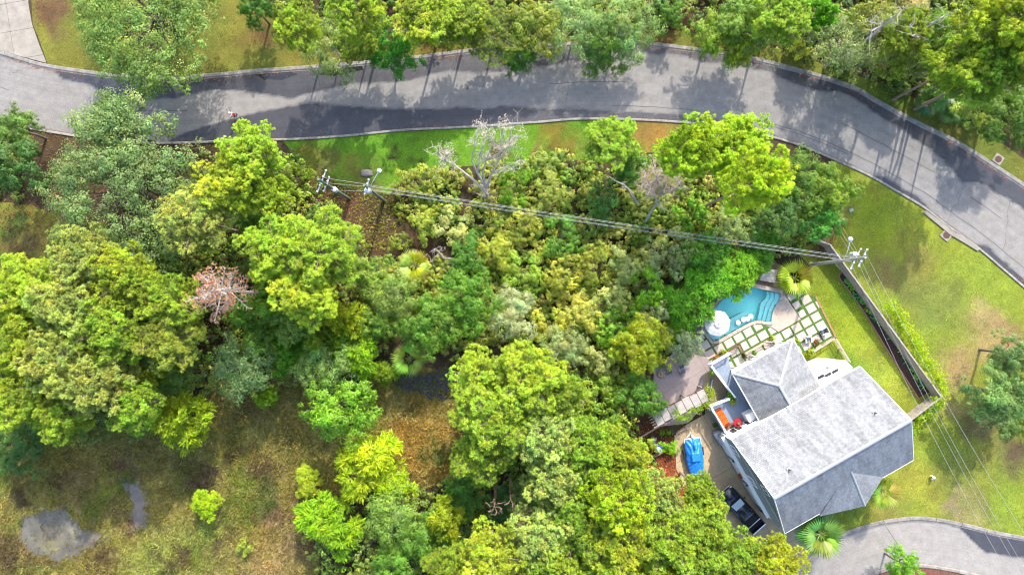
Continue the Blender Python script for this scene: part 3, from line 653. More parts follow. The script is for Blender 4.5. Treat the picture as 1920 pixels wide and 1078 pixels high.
M_DECKG = mat('deck frame', alb(150, 170, 190), .7)
def roof_face(name, pts, parent, t=.16, m=None):
    """one roof slope with its own along/down-slope coordinates for the shingle courses"""
    P = [Vector(p) for p in pts]; o = MB().slab3(P, t).build(name, m or M_ROOF, parent)
    nr = Vector((0, 0, 0))
    for i in range(len(P)): nr += P[i].cross(P[(i + 1) % len(P)])
    nr.normalize()
    if nr.z < 0: nr = -nr
    a = Vector((0, 0, 1)).cross(nr).normalized(); b = nr.cross(a)
    at = o.data.attributes.new('slope', 'FLOAT_VECTOR', 'POINT')
    at.data.foreach_set('vector', np.array([(v.co.dot(a), v.co.dot(b), 0) for v in o.data.vertices], np.float32).reshape(-1))
    return o
def ridge_cap(A, B, parent, w=.17):
    A, B = Vector(A), Vector(B); L = (B - A).length; k = max(2, int(L / .3)); d = (B - A).normalized(); s = d.cross(Vector((0, 0, 1))).normalized(); mb = MB()
    for i in range(k):
        p = A.lerp(B, i / k); q = A.lerp(B, (i + 1.0) / k) ; up = Vector((0, 0, .05)); hi = Vector((0, 0, .025))
        mb.add([p - s * w, p + up, p + s * w, q - s * w + hi, q + up + hi, q + s * w + hi], [(0, 1, 4, 3), (1, 2, 5, 4), (3, 4, 5), (0, 2, 1)])
    return mb.build('ridge_cap', mat('ridge cap', alb(208, 211, 214), .85, noise=.12, nscale=6), parent)
EH, RH = 5.9, 10.5
u0, u1, v0, v1, vr = 13.43, 29.45, 24.48, 36.0, 30.2
# walls
W = .3
mw = MB()
a0, a1, b0, b1 = u0 + .1, u1 - .35, v0 + .35, v1 - .35
mw.prism([H(a0, b0)[:2], H(a1, b0)[:2], H(a1, b1)[:2], H(a0, b1)[:2]], 0, EH - .05)
mw.build('wall', M_WALL, house)
for ua in (a0 + .002, a1 - .25):   # gable ends
    g = [H(ua, b0, EH - .1), H(ua, b1, EH - .1), H(ua, vr, RH - .25)]; g2 = [p + U * .22 for p in g]
    MB().add(g + g2, [(0, 2, 1), (3, 4, 5), (0, 1, 4, 3), (1, 2, 5, 4), (2, 0, 3, 5)]).build('gable', M_WALLB if ua < 20 else M_WALL, house)
# blue-grey cladding, belt course and ground floor of the drive side
MB().prism([H(a0 - .06, b0 + .1)[:2], H(a0 + .02, b0 + .1)[:2], H(a0 + .02, b1 - .1)[:2], H(a0 - .06, b1 - .1)[:2]], 2.7, EH - .2).build('cladding', M_WALLB, house)
MB().prism([H(a0 - .34, b0 + .05)[:2], H(a0 - .01, b0 + .05)[:2], H(a0 - .01, b1 - .6)[:2], H(a0 - .34, b1 - .6)[:2]], 0, 2.55).build('ground_floor_wall', M_WALLB, house)
MB().prism([H(a0 - .42, b0)[:2], H(a0 - .005, b0)[:2], H(a0 - .005, b1 - .5)[:2], H(a0 - .42, b1 - .5)[:2]], 2.55, 2.68).build('belt_course', M_TRIM, house)
def window(u, v, z, w, h, axis, parent=house):
    """window with frame and pane on a wall facing -V (axis v) or -U (axis u)"""
    if axis == 'v': f = lambda a, d, zz: H(u + a, v - d, zz)
    else: f = lambda a, d, zz: H(u - d, v + a, zz)
    def blk(a0_, a1_, z0_, z1_, d0, d1): 
        q = [f(a0_, d0, 0), f(a1_, d0, 0), f(a1_, d1, 0), f(a0_, d1, 0)]; return MB().prism([(p.x, p.y) for p in q], z0_, z1_)
    wn_ = blk(-w / 2, w / 2, z, z + h, .0, .035).build('window', M_GLASS, parent)
    fr = MB()
    for (p, q, r_, s2) in ((-w / 2 - .09, -w / 2, z - .09, z + h + .09), (w / 2, w / 2 + .09, z - .09, z + h + .09), (-w / 2, w / 2, z + h, z + h + .09), (-w / 2, w / 2, z - .09, z), (-.025, .025, z, z + h)):
        k = blk(p, q, r_, s2, .001, .07); fr.add(k.v, k.f)
    fr.build('frame', M_TRIM, wn_)
for uu in (14.6, 16.2, 17.9, 19.6, 22.2, 24.0, 25.8, 27.8): window(uu, b0, EH - 1.35, 1.0, .75, 'v')
for uu in (15.0, 16.9): window(uu, b0, 1.75, 1.3, 1.7, 'v')
for vv in (26.3, 30.2): window(a0 - .06, vv, 3.4, 1.1, 1.4, 'u')
window(a0 - .002, vr, 7.2, .9, 1.2, 'u')
for vv, w_ in ((26.4, 2.5), (29.4, 2.5), (32.6, 2.5)):   # garage doors
    q = [H(a0 - .345, vv - w_ / 2), H(a0 - .345, vv + w_ / 2), H(a0 - .39, vv + w_ / 2), H(a0 - .39, vv - w_ / 2)]
    gd = MB().prism([(p.x, p.y) for p in q], .05, 2.2).build('garage_door', M_TRIM, house)
    for k in range(1, 4):
        q2 = [H(a0 - .391, vv - w_ / 2), H(a0 - .391, vv + w_ / 2), H(a0 - .4, vv + w_ / 2), H(a0 - .4, vv - w_ / 2)]
        MB().prism([(p.x, p.y) for p in q2], .05 + k * .53, .07 + k * .53).build('panel_joint', M_DECKG, gd)
for vv in (27.9, 31.0, 34.3):
    lm = MB().box(H(a0 - .5, vv, 2.2), (.16, .16, .3), R(29.4)).build('wall_lamp', mat('black metal', (.02, .02, .022), .4), house)
MB().box(H(a0 - .5, 30.0, 1.5), (.25, .5, .5), R(29.4)).build('hose_reel', mat('red plastic', alb(220, 70, 40), .5), house)
# roof
roof = MB().box(H(21.6, vr, RH - .5), (14.5, .1, .3), R(29.4)).build('roof', M_TRIM, house)
roof_face('roof_slope', [H(u0, v0, EH), H(u1, v0, EH), H(u1, vr, RH), H(u0, vr, RH)], roof)
roof_face('roof_slope', [H(u0, v1, EH), H(u1, v1, EH), H(u1, vr, RH), H(u0, vr, RH)], roof)['label'] = 'shaded slope with dark purple weather stains'
ridge_cap(H(u0, vr, RH), H(u1, vr, RH), roof)
for v_, dz in ((v0 - .03, -.1), (v1 + .03, -.1)):
    MB().tube([H(u0, v_, EH + dz), H(u1, v_, EH + dz)], .07, 6).build('gutter', M_TRIM, roof)
for u_ in (u0 - .02, u1 + .02):
    for va in (v0, v1): MB().slab3([H(u_ - .03, va, EH + .015), H(u_ + .03, va, EH + .015), H(u_ + .03, vr, RH + .015), H(u_ - .03, vr, RH + .015)], .22).build('rake_board', M_TRIM, roof)
for (px, py) in ((1473, 876), (1636, 772)):
    x, y = GP(px, py, 8.6); p = Vector((x, y, 0)) - Vector((HO.x, HO.y, 0)); v_ = Vector((x, y, 0)).dot(V) / V.length_squared
    z = EH + (RH - EH) * (v_ - v0) / (vr - v0)
    vp = MB().tube([(p.x, p.y, z - .1), (p.x, p.y, z + .45)], .07, 8).build('vent_pipe', mat('vent dark', (.05, .05, .06), .6), roof)
    MB().box((p.x, p.y, z + .03), (.4, .4, .05), R(29)).build('flashing', mat('flashing', (.25, .26, .28), .5), roof)
# entry turret roof on the far side
tz, ta = EH + .02, 8.75
uL, uM, uR = 17.6, 22.4, 25.6
TP = {'L': H(uL, v1 + .25, tz), 'M': H(uM, v1 + 1.7, tz), 'R': H(uR, v1 + .0, tz), 'A': H(22.1, 32.25, ta), 'bL': H(uL + .2, v1 - 1, tz + .7), 'bR': H(uR - .2, v1 - 1, tz + .75)}
dr = MB().box(H(22.2, v1 - .4, tz - .5), (3.2, 2.2, .5), R(29.4)).build('turret_roof', M_TRIM, house)
roof_face('turret_slope', [TP['L'], TP['M'], TP['A']], dr); roof_face('turret_slope', [TP['M'], TP['R'], TP['A']], dr)
ridge_cap(TP['M'], TP['A'], dr, .12)
MB().prism([(H(uL + .5, v1 - .3)).to_2d()[:], (H(uR - .4, v1 - .3)).to_2d()[:], (H(uM, v1 + 1.35)).to_2d()[:]], 0, tz - .12).build('turret_wall', M_BRICKR, house)
# lower wing with hip roof
HE, HR = 4.0, 5.75
w0, w1, x0, x1 = 17.5, 25.2, 18.85, b0
MB().prism([H(w0 + .5, x0 + .5)[:2], H(w1 - .5, x0 + .5)[:2], H(w1 - .5, x1 + .1)[:2], H(w0 + .5, x1 + .1)[:2]], 0, HE - .05).build('wing_wall', M_WALL, house)
A_ = H(20.85, 22.05, HR); E_ = H(20.85, x1 + .05, HR)
hr_ = MB().box(H(21, 23, HE - .02), (5.5, 4.0, .1), R(29.4)).build('wing_roof', M_TRIM, house)
roof_face('hip_slope', [H(w0, x0, HE), H(w1, x0, HE), A_], hr_)
roof_face('hip_slope', [H(w0, x0, HE), A_, E_, H(w0, x1, HE)], hr_); roof_face('hip_slope', [H(w1, x0, HE), A_, E_, H(w1, x1, HE)], hr_)
ridge_cap(H(w0, x0, HE), A_, hr_, .14); ridge_cap(H(w1, x0, HE), A_, hr_, .14); ridge_cap(A_, E_, hr_, .14)
for p, q in (((w0, x0 - .03), (w1, x0 - .03)), ((w0 - .03, x0), (w0 - .03, x1)), ((w1 + .03, x0), (w1 + .03, x1))):
    MB().tube([H(*p, HE - .1), H(*q, HE - .1)], .09, 6).build('gutter', M_TRIM, hr_)
MB().tube([H(20.3, x1 - .4, 5.3), H(20.3, x1 - .4, 5.95)], .06, 8).build('vent_pipe', MATS['vent dark'], hr_)
window(w0 + .5, 20.6, 2.3, 1.2, 1.3, 'u'); window(w0 + .5, 23.2, 1.75, 1.1, 1.9, 'u')
for uu in (19.3, 21.3, 23.4): window(uu, x0 + .5, 1.5, 1.2, 1.8, 'v')
for uu in (18.1, 21.2, 24.4): MB().tube([H(uu, x0 + .12, 0), H(uu, x0 + .12, HE - .1)], .1, 8).build('porch_column', M_TRIM, house)
# white bay on the north-east side: low flat roof with skylights and a vent
BZ = 3.4
bay = [H(25.3, b0 + .05), H(25.3, b0 - 1.0), H(26.4, b0 - 2.0), H(28.0, b0 - 1.75), H(29.2, b0 - .9), H(29.4, b0 + .05)]
MB().prism([(p.x, p.y) for p in bay], 0, BZ).build('bay_wall', M_WALL, house)
c_ = sum(bay, Vector()) / 6; bro = MB().prism([(c_.x + (p.x - c_.x) * 1.09, c_.y + (p.y - c_.y) * 1.09) for p in bay], BZ, BZ + .14).build('bay_roof', M_TRIM, house)
for uu, vd in ((26.0, .75), (26.8, .55), (27.7, .5)):
    MB().box(H(uu, b0 - vd, BZ + .17), (.75, .3, .07), R(29.4)).build('skylight', M_GLASS, bro)
MB().lathe([(.18, 0), (.18, .2), (.1, .3)], H(27.2, b0 - 1.3, BZ + .13), 12).build('roof_vent', mat('vent grey', (.3, .31, .33), .5), bro)
# raised deck with railings, on the drive side of the wing
DZ = 1.6
def D(px, py, z): 
    x, y = GP(px, py, z); return Vector((x, y, z)) - Vector((HO.x, HO.y, 0))
c1 = D(1333, 684, DZ + 1); c2 = D(1378, 744, DZ + 1); c3 = D(1367, 748.5, DZ + 1); c4 = D(1333, 762, DZ + 1); c5 = D(1364, 814, DZ + 1); c0 = D(1369, 663, DZ + 1)
inner = [H(w0 + .5, x0 + .35), H(w0 + .5, b0 + .02), H(a0 - .1, b0 + .02)]
dp = [c0, c1, c2, c4, c5]
deck = MB().prism([(p.x, p.y) for p in (c0, c1, c2, c3, c4, c5, inner[2], inner[1], inner[0])], DZ - .3, DZ - .03).build('deck', M_DECKG, house)
DP2 = [(p.x, p.y) for p in (c0, c1, c2, c3, c4, c5, inner[2], inner[1], inner[0])]
for k in range(-60, 60):
    o_ = H(w0, 22) + V * (k * .145); A2 = o_ - U * 8; B2 = o_ + U * 8
    w_ = [(A2.x, A2.y), (B2.x, B2.y), ((B2 + V * .137).x, (B2 + V * .137).y), ((A2 + V * .137).x, (A2 + V * .137).y)]
    if sum(w_[i - 1][0] * w_[i][1] - w_[i][0] * w_[i - 1][1] for i in range(4)) < 0: w_ = w_[::-1]
    Q = clip_convex(DP2, w_)
    if len(Q) > 2 and area(Q) > .01: MB().prism(Q, DZ - .03, DZ).build('deck_board', M_DECK, deck)
def railing(A, B, parent, zb=DZ, h=1.0):
    A = Vector((A.x, A.y, 0)); B = Vector((B.x, B.y, 0)); L = (B - A).length; a = math.atan2(B.y - A.y, B.x - A.x); c = (A + B) / 2
    r = MB().box((c.x, c.y, zb + h), (L, .15, .05), a).build('handrail', M_TRIM, parent)
    MB().box((c.x, c.y, zb + .12), (L, .06, .06), a).build('bottom_rail', M_TRIM, parent)
    nb = max(3, int(L / .16))
    bb = MB()
    for i in range(1, nb):
        p = A.lerp(B, i / nb); bb.box((p.x, p.y, zb + .55), (.04, .04, .85), a)
    bb.build('balusters', M_TRIM, parent)
    for p in (A, B): MB().box((p.x, p.y, zb + .5), (.16, .16, 1.14), a).build('newel_post', M_TRIM, parent)
rl = MB().box((c4.x, c4.y, DZ + .6), (.2, .2, 1.3), R(29)).build('railing', M_TRIM, house)
for a, b in ((c0, c1), (c1, c2), (c3, c4), (c4, c5)): railing(a, b, rl)
MB().prism([((c4 + (c5 - c4) * t_ + off).x, (c4 + (c5 - c4) * t_ + off).y) for t_, off in ((0, -U * .02), (1, -U * .02), (1, U * .1), (0, U * .1))], .0, DZ - .3).build('deck_skirt', M_WALLB, house)
for k in range(3):   # stairs between the two railings
    MB().prism([(p.x, p.y) for p in ((c2 - U * .3 * (k + 1)) , (c2 - U * .3 * k), (c3 - U * .3 * k + V * .2), (c3 - U * .3 * (k + 1) + V * .2))], 0, DZ - .35 - .35 * k).build('stair_tread', M_DECKG, house)
MB().box(H(17.15, b0 - .55, DZ + .8), (1.1, .95, 1.6), R(29.4)).build('outdoor_kitchen', M_TRIM, house, bevel=.03)

# things on the deck
def at3(px, py, z): return (*GP(px, py, z), z)
t = thing('outdoor_sofa', 'orange cushioned sofa on the raised blue deck', 'sofa', at3(1352, 781, DZ), R(-60))
M_OR = mat('orange cushion', alb(255, 122, 16), .85, noise=.1, nscale=3); M_ORD = mat('sofa frame', alb(168, 66, 30), .7)
MB().box((0, 0, .2), (2.0, .85, .28)).build('frame', M_ORD, t)
for k in (-.62, 0, .62): MB().box((k, .06, .42), (.6, .68, .18)).build('seat_cushion', M_OR, t, bevel=.05)
for k in (-.62, 0, .62): MB().box((k, -.34, .66), (.6, .2, .46), M=Matrix.Rotation(.2, 3, 'X')).build('back_cushion', M_OR, t, bevel=.05)
for k in (-1, 1): MB().box((k * 1.0, 0, .42), (.12, .85, .5)).build('armrest', M_ORD, t, bevel=.02)
t = thing('patio_table', 'small red round table with plant on the raised deck', 'table', at3(1380, 790, DZ))
MB().lathe([(.25, 0), (.25, .04), (.05, .08), (.04, .66), (.12, .68)], n=16).build('pedestal', mat('red metal', alb(214, 28, 44), .5), t)
MB().lathe([(.12, .68), (.5, .68), (.52, .71), (.5, .74), (.01, .74)], n=24).build('tabletop', MATS['red metal'], t)
MB().lathe([(.12, .74), (.17, .95), (.15, .95), (.02, .9)], n=14).build('pot', mat('olive pot', (.08, .09, .04), .7), t)
t = thing('deck_mat', 'reddish brown mat on the raised deck near red table', 'mat', at3(1369, 802, DZ), R(30))
mt_ = MB().box((0, 0, .012), (1.3, .8, .024)).build('weave', mat('mat weave', alb(176, 130, 112), .95, noise=.2, nscale=12), t); MB().box((0, .35, .026), (1.3, .06, .012)).build('border', M_ORD, t); MB().box((0, -.35, .026), (1.3, .06, .012)).build('border', M_ORD, t)

# ================================================================== FENCES, ARBOR, BEDS
M_WOODG = mat('weathered fence board', alb(206, 194, 180), .85, noise=.26, nscale=3, bump=.3)
M_WOODP = mat('pale timber', alb(232, 216, 192), .8, noise=.2, nscale=4)
M_WOODB = mat('brown timber', alb(150, 112, 86), .85, noise=.3, nscale=4)
M_SOIL = mat('bed soil', alb(92, 66, 56), .95, noise=.45, nscale=6, bump=.7, bscale=18)
def board_fence(label, A, B, h=1.85, pan=2.44):
    A, B = Vector((*A, 0)), Vector((*B, 0)); L = (B - A).length; a = math.atan2(B.y - A.y, B.x - A.x); d = (B - A).normalized(); s = Vector((-d.y, d.x, 0))
    t = thing('board_fence', label, 'fence', A); np_ = max(1, round(L / pan)); pw_ = L / np_; rg = random.Random(int(L * 10))
    for k in range(np_ + 1):
        p = d * (k * pw_); MB().box((p.x, p.y, h / 2 + .04), (.12, .12, h + .1), a).build('post', M_WOODG, t); MB().box((p.x, p.y, h + .1), (.17, .17, .03), a).build('post_cap', M_WOODG, t)
    for k in range(np_):
        mb = MB(); nb = int((pw_ - .12) / .15)
        for i in range(nb):
            p = d * (k * pw_ + .06 + (i + .5) * (pw_ - .12) / nb) + s * rg.uniform(-.008, .008)
            mb.box((p.x, p.y, h / 2 + .03 + rg.uniform(-.015, .015)), ((pw_ - .12) / nb - .012, .022, h - .06), a)
        mb.build('fence_panel', M_WOODG, t)
        for z in (.35, h - .3):
            p = d * ((k + .5) * pw_) - s * .045; MB().box((p.x, p.y, z), (pw_ - .12, .045, .09), a).build('rail', M_WOODG, t)
        p = d * ((k + .5) * pw_); MB().box((p.x, p.y, h + .035), (pw_ - .1, .16, .035), a).build('cap_rail', M_WOODG, t)
    return t
board_fence('long weathered grey board fence along the planting bed', GP(1543, 462), GP(1745, 738))
board_fence('short weathered board fence between bed corner and house', GP(1745, 741), GP(1684, 787))
board_fence('short grey board fence half hidden under trees by utility pole', GP(1519, 452), GP(1541, 460), 1.7)
# planting bed
BEDP = poly([(1573, 519), (1583, 508), (1600, 527), (1640, 584), (1680, 640), (1720, 697), (1742, 735), (1722, 745), (1700, 712), (1666, 660), (1622, 588)])
bed = MB().prism(roughen(BEDP, .03, 1.0, 2), .0, .07).build('planting_bed', M_SOIL); bed['kind'] = 'structure'
be = thing('bed_edging', None, None); be['kind'] = 'structure'
M_EDGE2 = mat('clay edging', alb(206, 150, 118), .9, noise=.25, nscale=4)
epts = resample(poly([(1584, 507), (1572.5, 518.5), (1590, 544), (1622, 589), (1666, 661), (1700, 713), (1722, 747)]), 60)
for i in range(59):
    p = (epts[i] + epts[i + 1]) / 2; dd = epts[i + 1] - epts[i]
    MB().box((p[0], p[1], .06), (np.hypot(*dd) - .02, .13, .13), math.atan2(dd[1], dd[0])).build('edging_brick', M_EDGE2, be)
def rail_fence(label, pts, h=1.0, m=None, inf=True):
    P = [Vector((*GP(x, y, h), 0)) for x, y in pts]; t = thing('rail_fence', label, 'fence', P[0]); m = m or M_WOODP
    for i, p in enumerate(P):
        q = p - P[0]; MB().box((q.x, q.y, h / 2 + .02), (.13, .13, h + .06), R(29)).build('post', m, t)
        if i:
            q0 = P[i - 1] - P[0]; c = (q + q0) / 2; a = math.atan2((q - q0).y, (q - q0).x); L = (q - q0).length
            for z, wd_ in ((h, .13), (h * .62, .05), (h * .3, .05)): MB().box((c.x, c.y, z - .03), (L, wd_, .06), a).build('rail', m, t)
    return t
rail_fence('pale timber rail fence between terrace corner and bay', [(1567, 633), (1580, 655), (1594, 678)])
rail_fence('pale timber rail fence on south edge of terrace', [(1567, 633), (1548, 646), (1527, 659)])
rail_fence('brown timber rails beside the wing, west piece', [(1366, 660), (1388, 646), (1397, 664)], .9, M_WOODB)
rail_fence('pale low timber rail along the wing under the eaves', [(1398, 664), (1437, 641), (1452, 641)], .8)
rail_fence('grey handrail between patio and shaded walkway', [(1336, 712), (1330, 742)], .9, M_STEEL)
# arbor with slatted roof
arb = thing('arbor', 'long slatted timber arbor with climbing vines between patio and drive', 'arbor', G3(1279, 768, 0))
AO = arb.location.copy(); AH = 2.5
pA = Vector((*GP(1228, 789, AH), 0)); pB = Vector((*GP(1325, 739, AH), 0)); ad = (pB - pA).normalized(); as_ = Vector((-ad.y, ad.x, 0)); AL = (pB - pA).length; aa = math.atan2(ad.y, ad.x)
M_ARB = mat('weathered white timber', alb(226, 220, 212), .8, noise=.14, nscale=3)
for k in range(8):
    p = pA + ad * (AL * k / 7) - AO; MB().box((p.x, p.y, AH - .12), (.07, 1.75, .2), aa).build('cross_beam', M_WOODB, arb)
for k in range(7):
    for i in range(7):
        off = as_ * ((i - 3) * .2 + random.uniform(-.01, .01)); c = pA + ad * (AL * (k + .5) / 7) + off - AO
        sk = .1 * math.sin(k * 2.1)
        c = c + as_ * sk
        MB().box((c.x, c.y, AH + .01), (AL / 7 - .09, .165, .03), aa + random.uniform(-.01, .01)).build('roof_slat', M_ARB, arb)
for i in range(5):
    c = pA - ad * .22 + as_ * ((i - 2) * .32) - AO; MB().box((c.x, c.y, AH - .06), (.5, .07, .12), aa).build('rafter_tip', M_WOODP, arb)
for k in (0, 2.33, 4.66, 7):
    for s2 in (-.72, .72):
        c = pA + ad * (AL * k / 7) + as_ * s2 - AO; MB().box((c.x, c.y, AH / 2 - .1), (.12, .12, AH - .2), aa).build('post', M_ARB, arb)
for s2 in (-.72, .72):
    c = pA + ad * AL / 2 + as_ * s2 - AO; MB().box((c.x, c.y, AH - .3), (AL, .08, .16), aa).build('long_beam', M_WOODB, arb)

# ================================================================== VEHICLES
def loft(sections, close=True):
    mb = MB(); n = len(sections[0])
    for s in sections: mb.v += [tuple(p) for p in s]
    for i in range(len(sections) - 1):
        for j in range(n if close else n - 1):
            q = (j + 1) % n; mb.f.append((i * n + j, i * n + q, (i + 1) * n + q, (i + 1) * n + j))
    mb.f.append(tuple(range(n - 1, -1, -1))); k = (len(sections) - 1) * n; mb.f.append(tuple(k + j for j in range(n)))
    return mb
M_TRUCK = mat('dark navy paint', (.018, .02, .032), .22, metal=.2, spec=.6); M_TYRE = mat('tyre rubber', (.02, .02, .02), .85); M_RIM = mat('alloy rim', (.5, .5, .52), .3, metal=.9)
M_CHROME = mat('chrome', (.65, .65, .66), .2, metal=1.0); M_LAMP = mat('lamp glass', (.75, .76, .78), .15); M_RED = mat('tail lamp', (.4, .02, .02), .25); M_BED = mat('bed liner', (.02, .02, .024), .7)
pf, pr = Vector(GP(1361, 921, 1.0)), Vector(GP(1421, 989, 1.0)); td = (pf - pr).normalized()
tr = thing('pickup_truck', 'dark navy pickup truck with open bed parked under pine on driveway', 'truck', (*((pf + pr) / 2), .055), math.atan2(td.y, td.x))
def rect(x, w, z0, z1, c=.12):
    return [(x, -w, z0 + c), (x, -w + c * .4, z0), (x, w - c * .4, z0), (x, w, z0 + c), (x, w, z1 - c), (x, w - c, z1), (x, -w + c, z1), (x, -w, z1 - c)]
body = loft([rect(2.85, .80, .45, .92, .1), rect(2.72, .92, .38, 1.04), rect(2.1, .97, .36, 1.12), rect(1.2, .98, .36, 1.18), rect(.95, .98, .36, 1.2), rect(-.95, .98, .36, 1.2)]).build('body', M_TRUCK, tr, True)
hd = loft([rect(2.68, .62, 1.0, 1.075, .03), rect(2.0, .68, 1.05, 1.165, .03), rect(1.25, .74, 1.1, 1.235, .03)]).build('hood', M_TRUCK, tr, True)
cab = loft([rect(1.22, .80, 1.15, 1.2, .02), rect(.62, .74, 1.15, 1.72, .1), rect(.3, .73, 1.15, 1.8, .1), rect(-.7, .73, 1.15, 1.8, .1), rect(-.95, .76, 1.15, 1.68, .1)]).build('cab', M_TRUCK, tr, True)
MB().add([(1.2, -.7, 1.235), (1.2, .7, 1.235), (.63, .63, 1.735), (.63, -.63, 1.735)], [(0, 1, 2, 3)]).build('windshield', mat('windshield glass', (.09, .2, .28), .05, spec=.8), tr)
for sy in (-1, 1):
    MB().add([(1.0, sy * .8, 1.25), (.55, sy * .765, 1.66), (-.15, sy * .765, 1.7), (-.15, sy * .8, 1.25)], [(0, 1, 2, 3)]).build('side_window', M_GLASS, tr)
    MB().add([(-.22, sy * .8, 1.25), (-.22, sy * .765, 1.7), (-.85, sy * .765, 1.64), (-.88, sy * .8, 1.25)], [(0, 1, 2, 3)]).build('side_window', M_GLASS, tr)
    MB().box((.95, sy * 1.1, 1.3), (.14, .24, .18)).build('mirror', M_TRUCK, tr, bevel=.03)
    MB().box((2.72, sy * .74, .93), (.22, .28, .14)).build('headlight', M_LAMP, tr, bevel=.03)
    MB().box((-2.86, sy * .9, .95), (.06, .14, .34)).build('tail_light', M_RED, tr)
    MB().box((-1.93, sy * .94, .86), (1.86, .1, .72)).build('bed_side', M_TRUCK, tr, bevel=.02)
    MB().box((-1.93, sy * .94, 1.235), (1.8, .11, .02)).build('bed_rail_cap', M_BED, tr)
    for wx in (1.78, -1.85):
        w_ = MB(); w_.lathe([(.2, -.13), (.36, -.13), (.39, -.08), (.39, .08), (.36, .13), (.2, .13)], n=20)
        wo = w_.build('wheel', M_TYRE, tr, True); wo.rotation_euler = (R(90), 0, 0); wo.location = (wx, sy * .86, .39)
        MB().lathe([(.01, -.11), (.21, -.12), (.21, .12), (.01, .11)], n=14).build('rim', M_RIM, wo)
    MB().tube([(.3, sy * .66, 1.83), (-.75, sy * .66, 1.83)], .02, 5).build('roof_rail', M_TRUCK, tr)
for k in range(5): MB().box((-.28, -.4 + k * .2, 1.806), (.9, .02, .018)).build('roof_groove', M_BED, tr)
MB().box((-1.93, 0, .5), (1.84, 1.8, .1)).build('bed_floor', M_BED, tr)
MB().box((-1.0, 0, .9), (.08, 1.8, .6)).build('bed_front', M_TRUCK, tr)
MB().box((-2.86, 0, .88), (.08, 1.76, .68)).build('tailgate', M_TRUCK, tr, bevel=.015)
MB().box((-2.86, 0, 1.235), (.1, 1.9, .03)).build('tailgate_cap', M_CHROME, tr)
MB().box((-1.98, 0, 1.24), (.06, 1.86, .04)).build('bed_crossbar', M_CHROME, tr)
MB().box((2.86, 0, .55), (.1, 1.7, .2)).build('front_bumper', M_CHROME, tr, bevel=.03); MB().box((-2.98, 0, .5), (.14, 1.8, .18)).build('rear_bumper', M_CHROME, tr, bevel=.03)
MB().box((2.85, 0, .84), (.05, 1.0, .24)).build('grille', M_BED, tr)

# covered boat on a trailer
M_TARP = mat('blue tarpaulin', (.012, .15, .5), .45, spec=.4, noise=.15, nscale=3)
bf, br_ = Vector(GP(1309, 904, .9)), Vector(GP(1298, 822, .9)); bd = (bf - br_).normalized(); BL = (bf - br_).length
boat = thing('covered_boat', 'boat under a wrinkled bright blue tarpaulin on the driveway', 'boat', (*((bf + br_) / 2), .055), math.atan2(bd.y, bd.x))
tp = MB(); NU, NV = 72, 41; rg = np.random.default_rng(4)
for i in range(NU):
    s = i / (NU - 1); x = (s - .5) * BL
    hw = 1.02 * min(1, .93 + s * .25) if s < .38 else 1.02 * max(.26, 1 - ((s - .38) / .62) ** 2.3 * .74)
    if s > .97: hw *= .86
    for j in range(NV):
        q = j / (NV - 1) * 2 - 1; y = q * hw; aq = abs(q)
        edge = .82 + .08 * s
        tent = 1.62 - .25 * abs(s - .33) / .33 if s < .33 else 1.62 - .55 * ((s - .33) / .67) ** .8
        if s < .12: tent = 1.15 + .25 * s / .12
        z = edge + (tent - edge) * (1 - min(1, aq * 1.03) ** 1.5) ** .8 if aq < .96 else edge - .3 * (aq - .96) / .04
        if .3 < s < .5 and aq < .5: z = max(z, 1.62 - (s - .3) * .25)           # flat over the console
        an = math.atan2(q * hw, (s - .48) * BL * .6 + 1e-6)
        z += .055 * math.sin(an * 17 + 3 * math.sin(s * 9)) * min(1, abs(s - .42) * 5) * (1 - aq * .3) * (1 if aq < .95 else 0) + .012 * math.sin(s * 60 + q * 9)
        if s < .22 and aq < .16: z += .28 * (1 - aq / .16) * min(1, s / .06)     # motor under the cover
        tp.v.append((x, y + .02 * math.sin(s * 40) * (aq > .9), z))
for i in range(NU - 1):
    for j in range(NV - 1): tp.f.append((i * NV + j, (i + 1) * NV + j, (i + 1) * NV + j + 1, i * NV + j + 1))
tp.build('tarpaulin', M_TARP, boat, True)
hs_ = []
for s in (0, .3, .6, .85, .97):
    x = (s - .5) * BL; hw = .95 if s < .4 else .95 * max(.16, 1 - ((s - .4) / .6) ** 2.2 * .84)
    hs_.append([(x, -hw, .84), (x, -hw * .8, .5), (x, 0, .36 + .25 * max(0, s - .6)), (x, hw * .8, .5), (x, hw, .84)])
loft(hs_).build('hull', M_WHITE, boat)
om = MB().box((-BL / 2 - .18, .12, .75), (.3, .3, .9)).build('outboard_motor', M_WHITE, boat, bevel=.06); MB().box((-BL / 2 - .22, .12, .2), (.14, .1, .5)).build('motor_leg', MATS['vent dark'], om)
tl = thing('boat_trailer', 'galvanised trailer carrying the blue covered boat', 'trailer', boat.location.copy(), boat.rotation_euler.z)
M_GALV = mat('galvanised steel', (.4, .41, .43), .45, metal=.7)
for sy in (-.55, .55): MB().box((-.2, sy, .42), (BL * .85, .08, .1)).build('rail', M_GALV, tl)
for xx in (-1.6, 0, 1.2): MB().box((xx, 0, .36), (.08, 1.2, .08)).build('cross_member', M_GALV, tl)
MB().box((BL * .5 + .1, 0, .42), (1.4, .08, .1)).build('tongue', M_GALV, tl)
MB().tube([(-BL / 2 - .1, -.5, .42), (-BL / 2 - .65, .0, .5)], .05, 8).build('tie_bar', M_WHITE, tl)
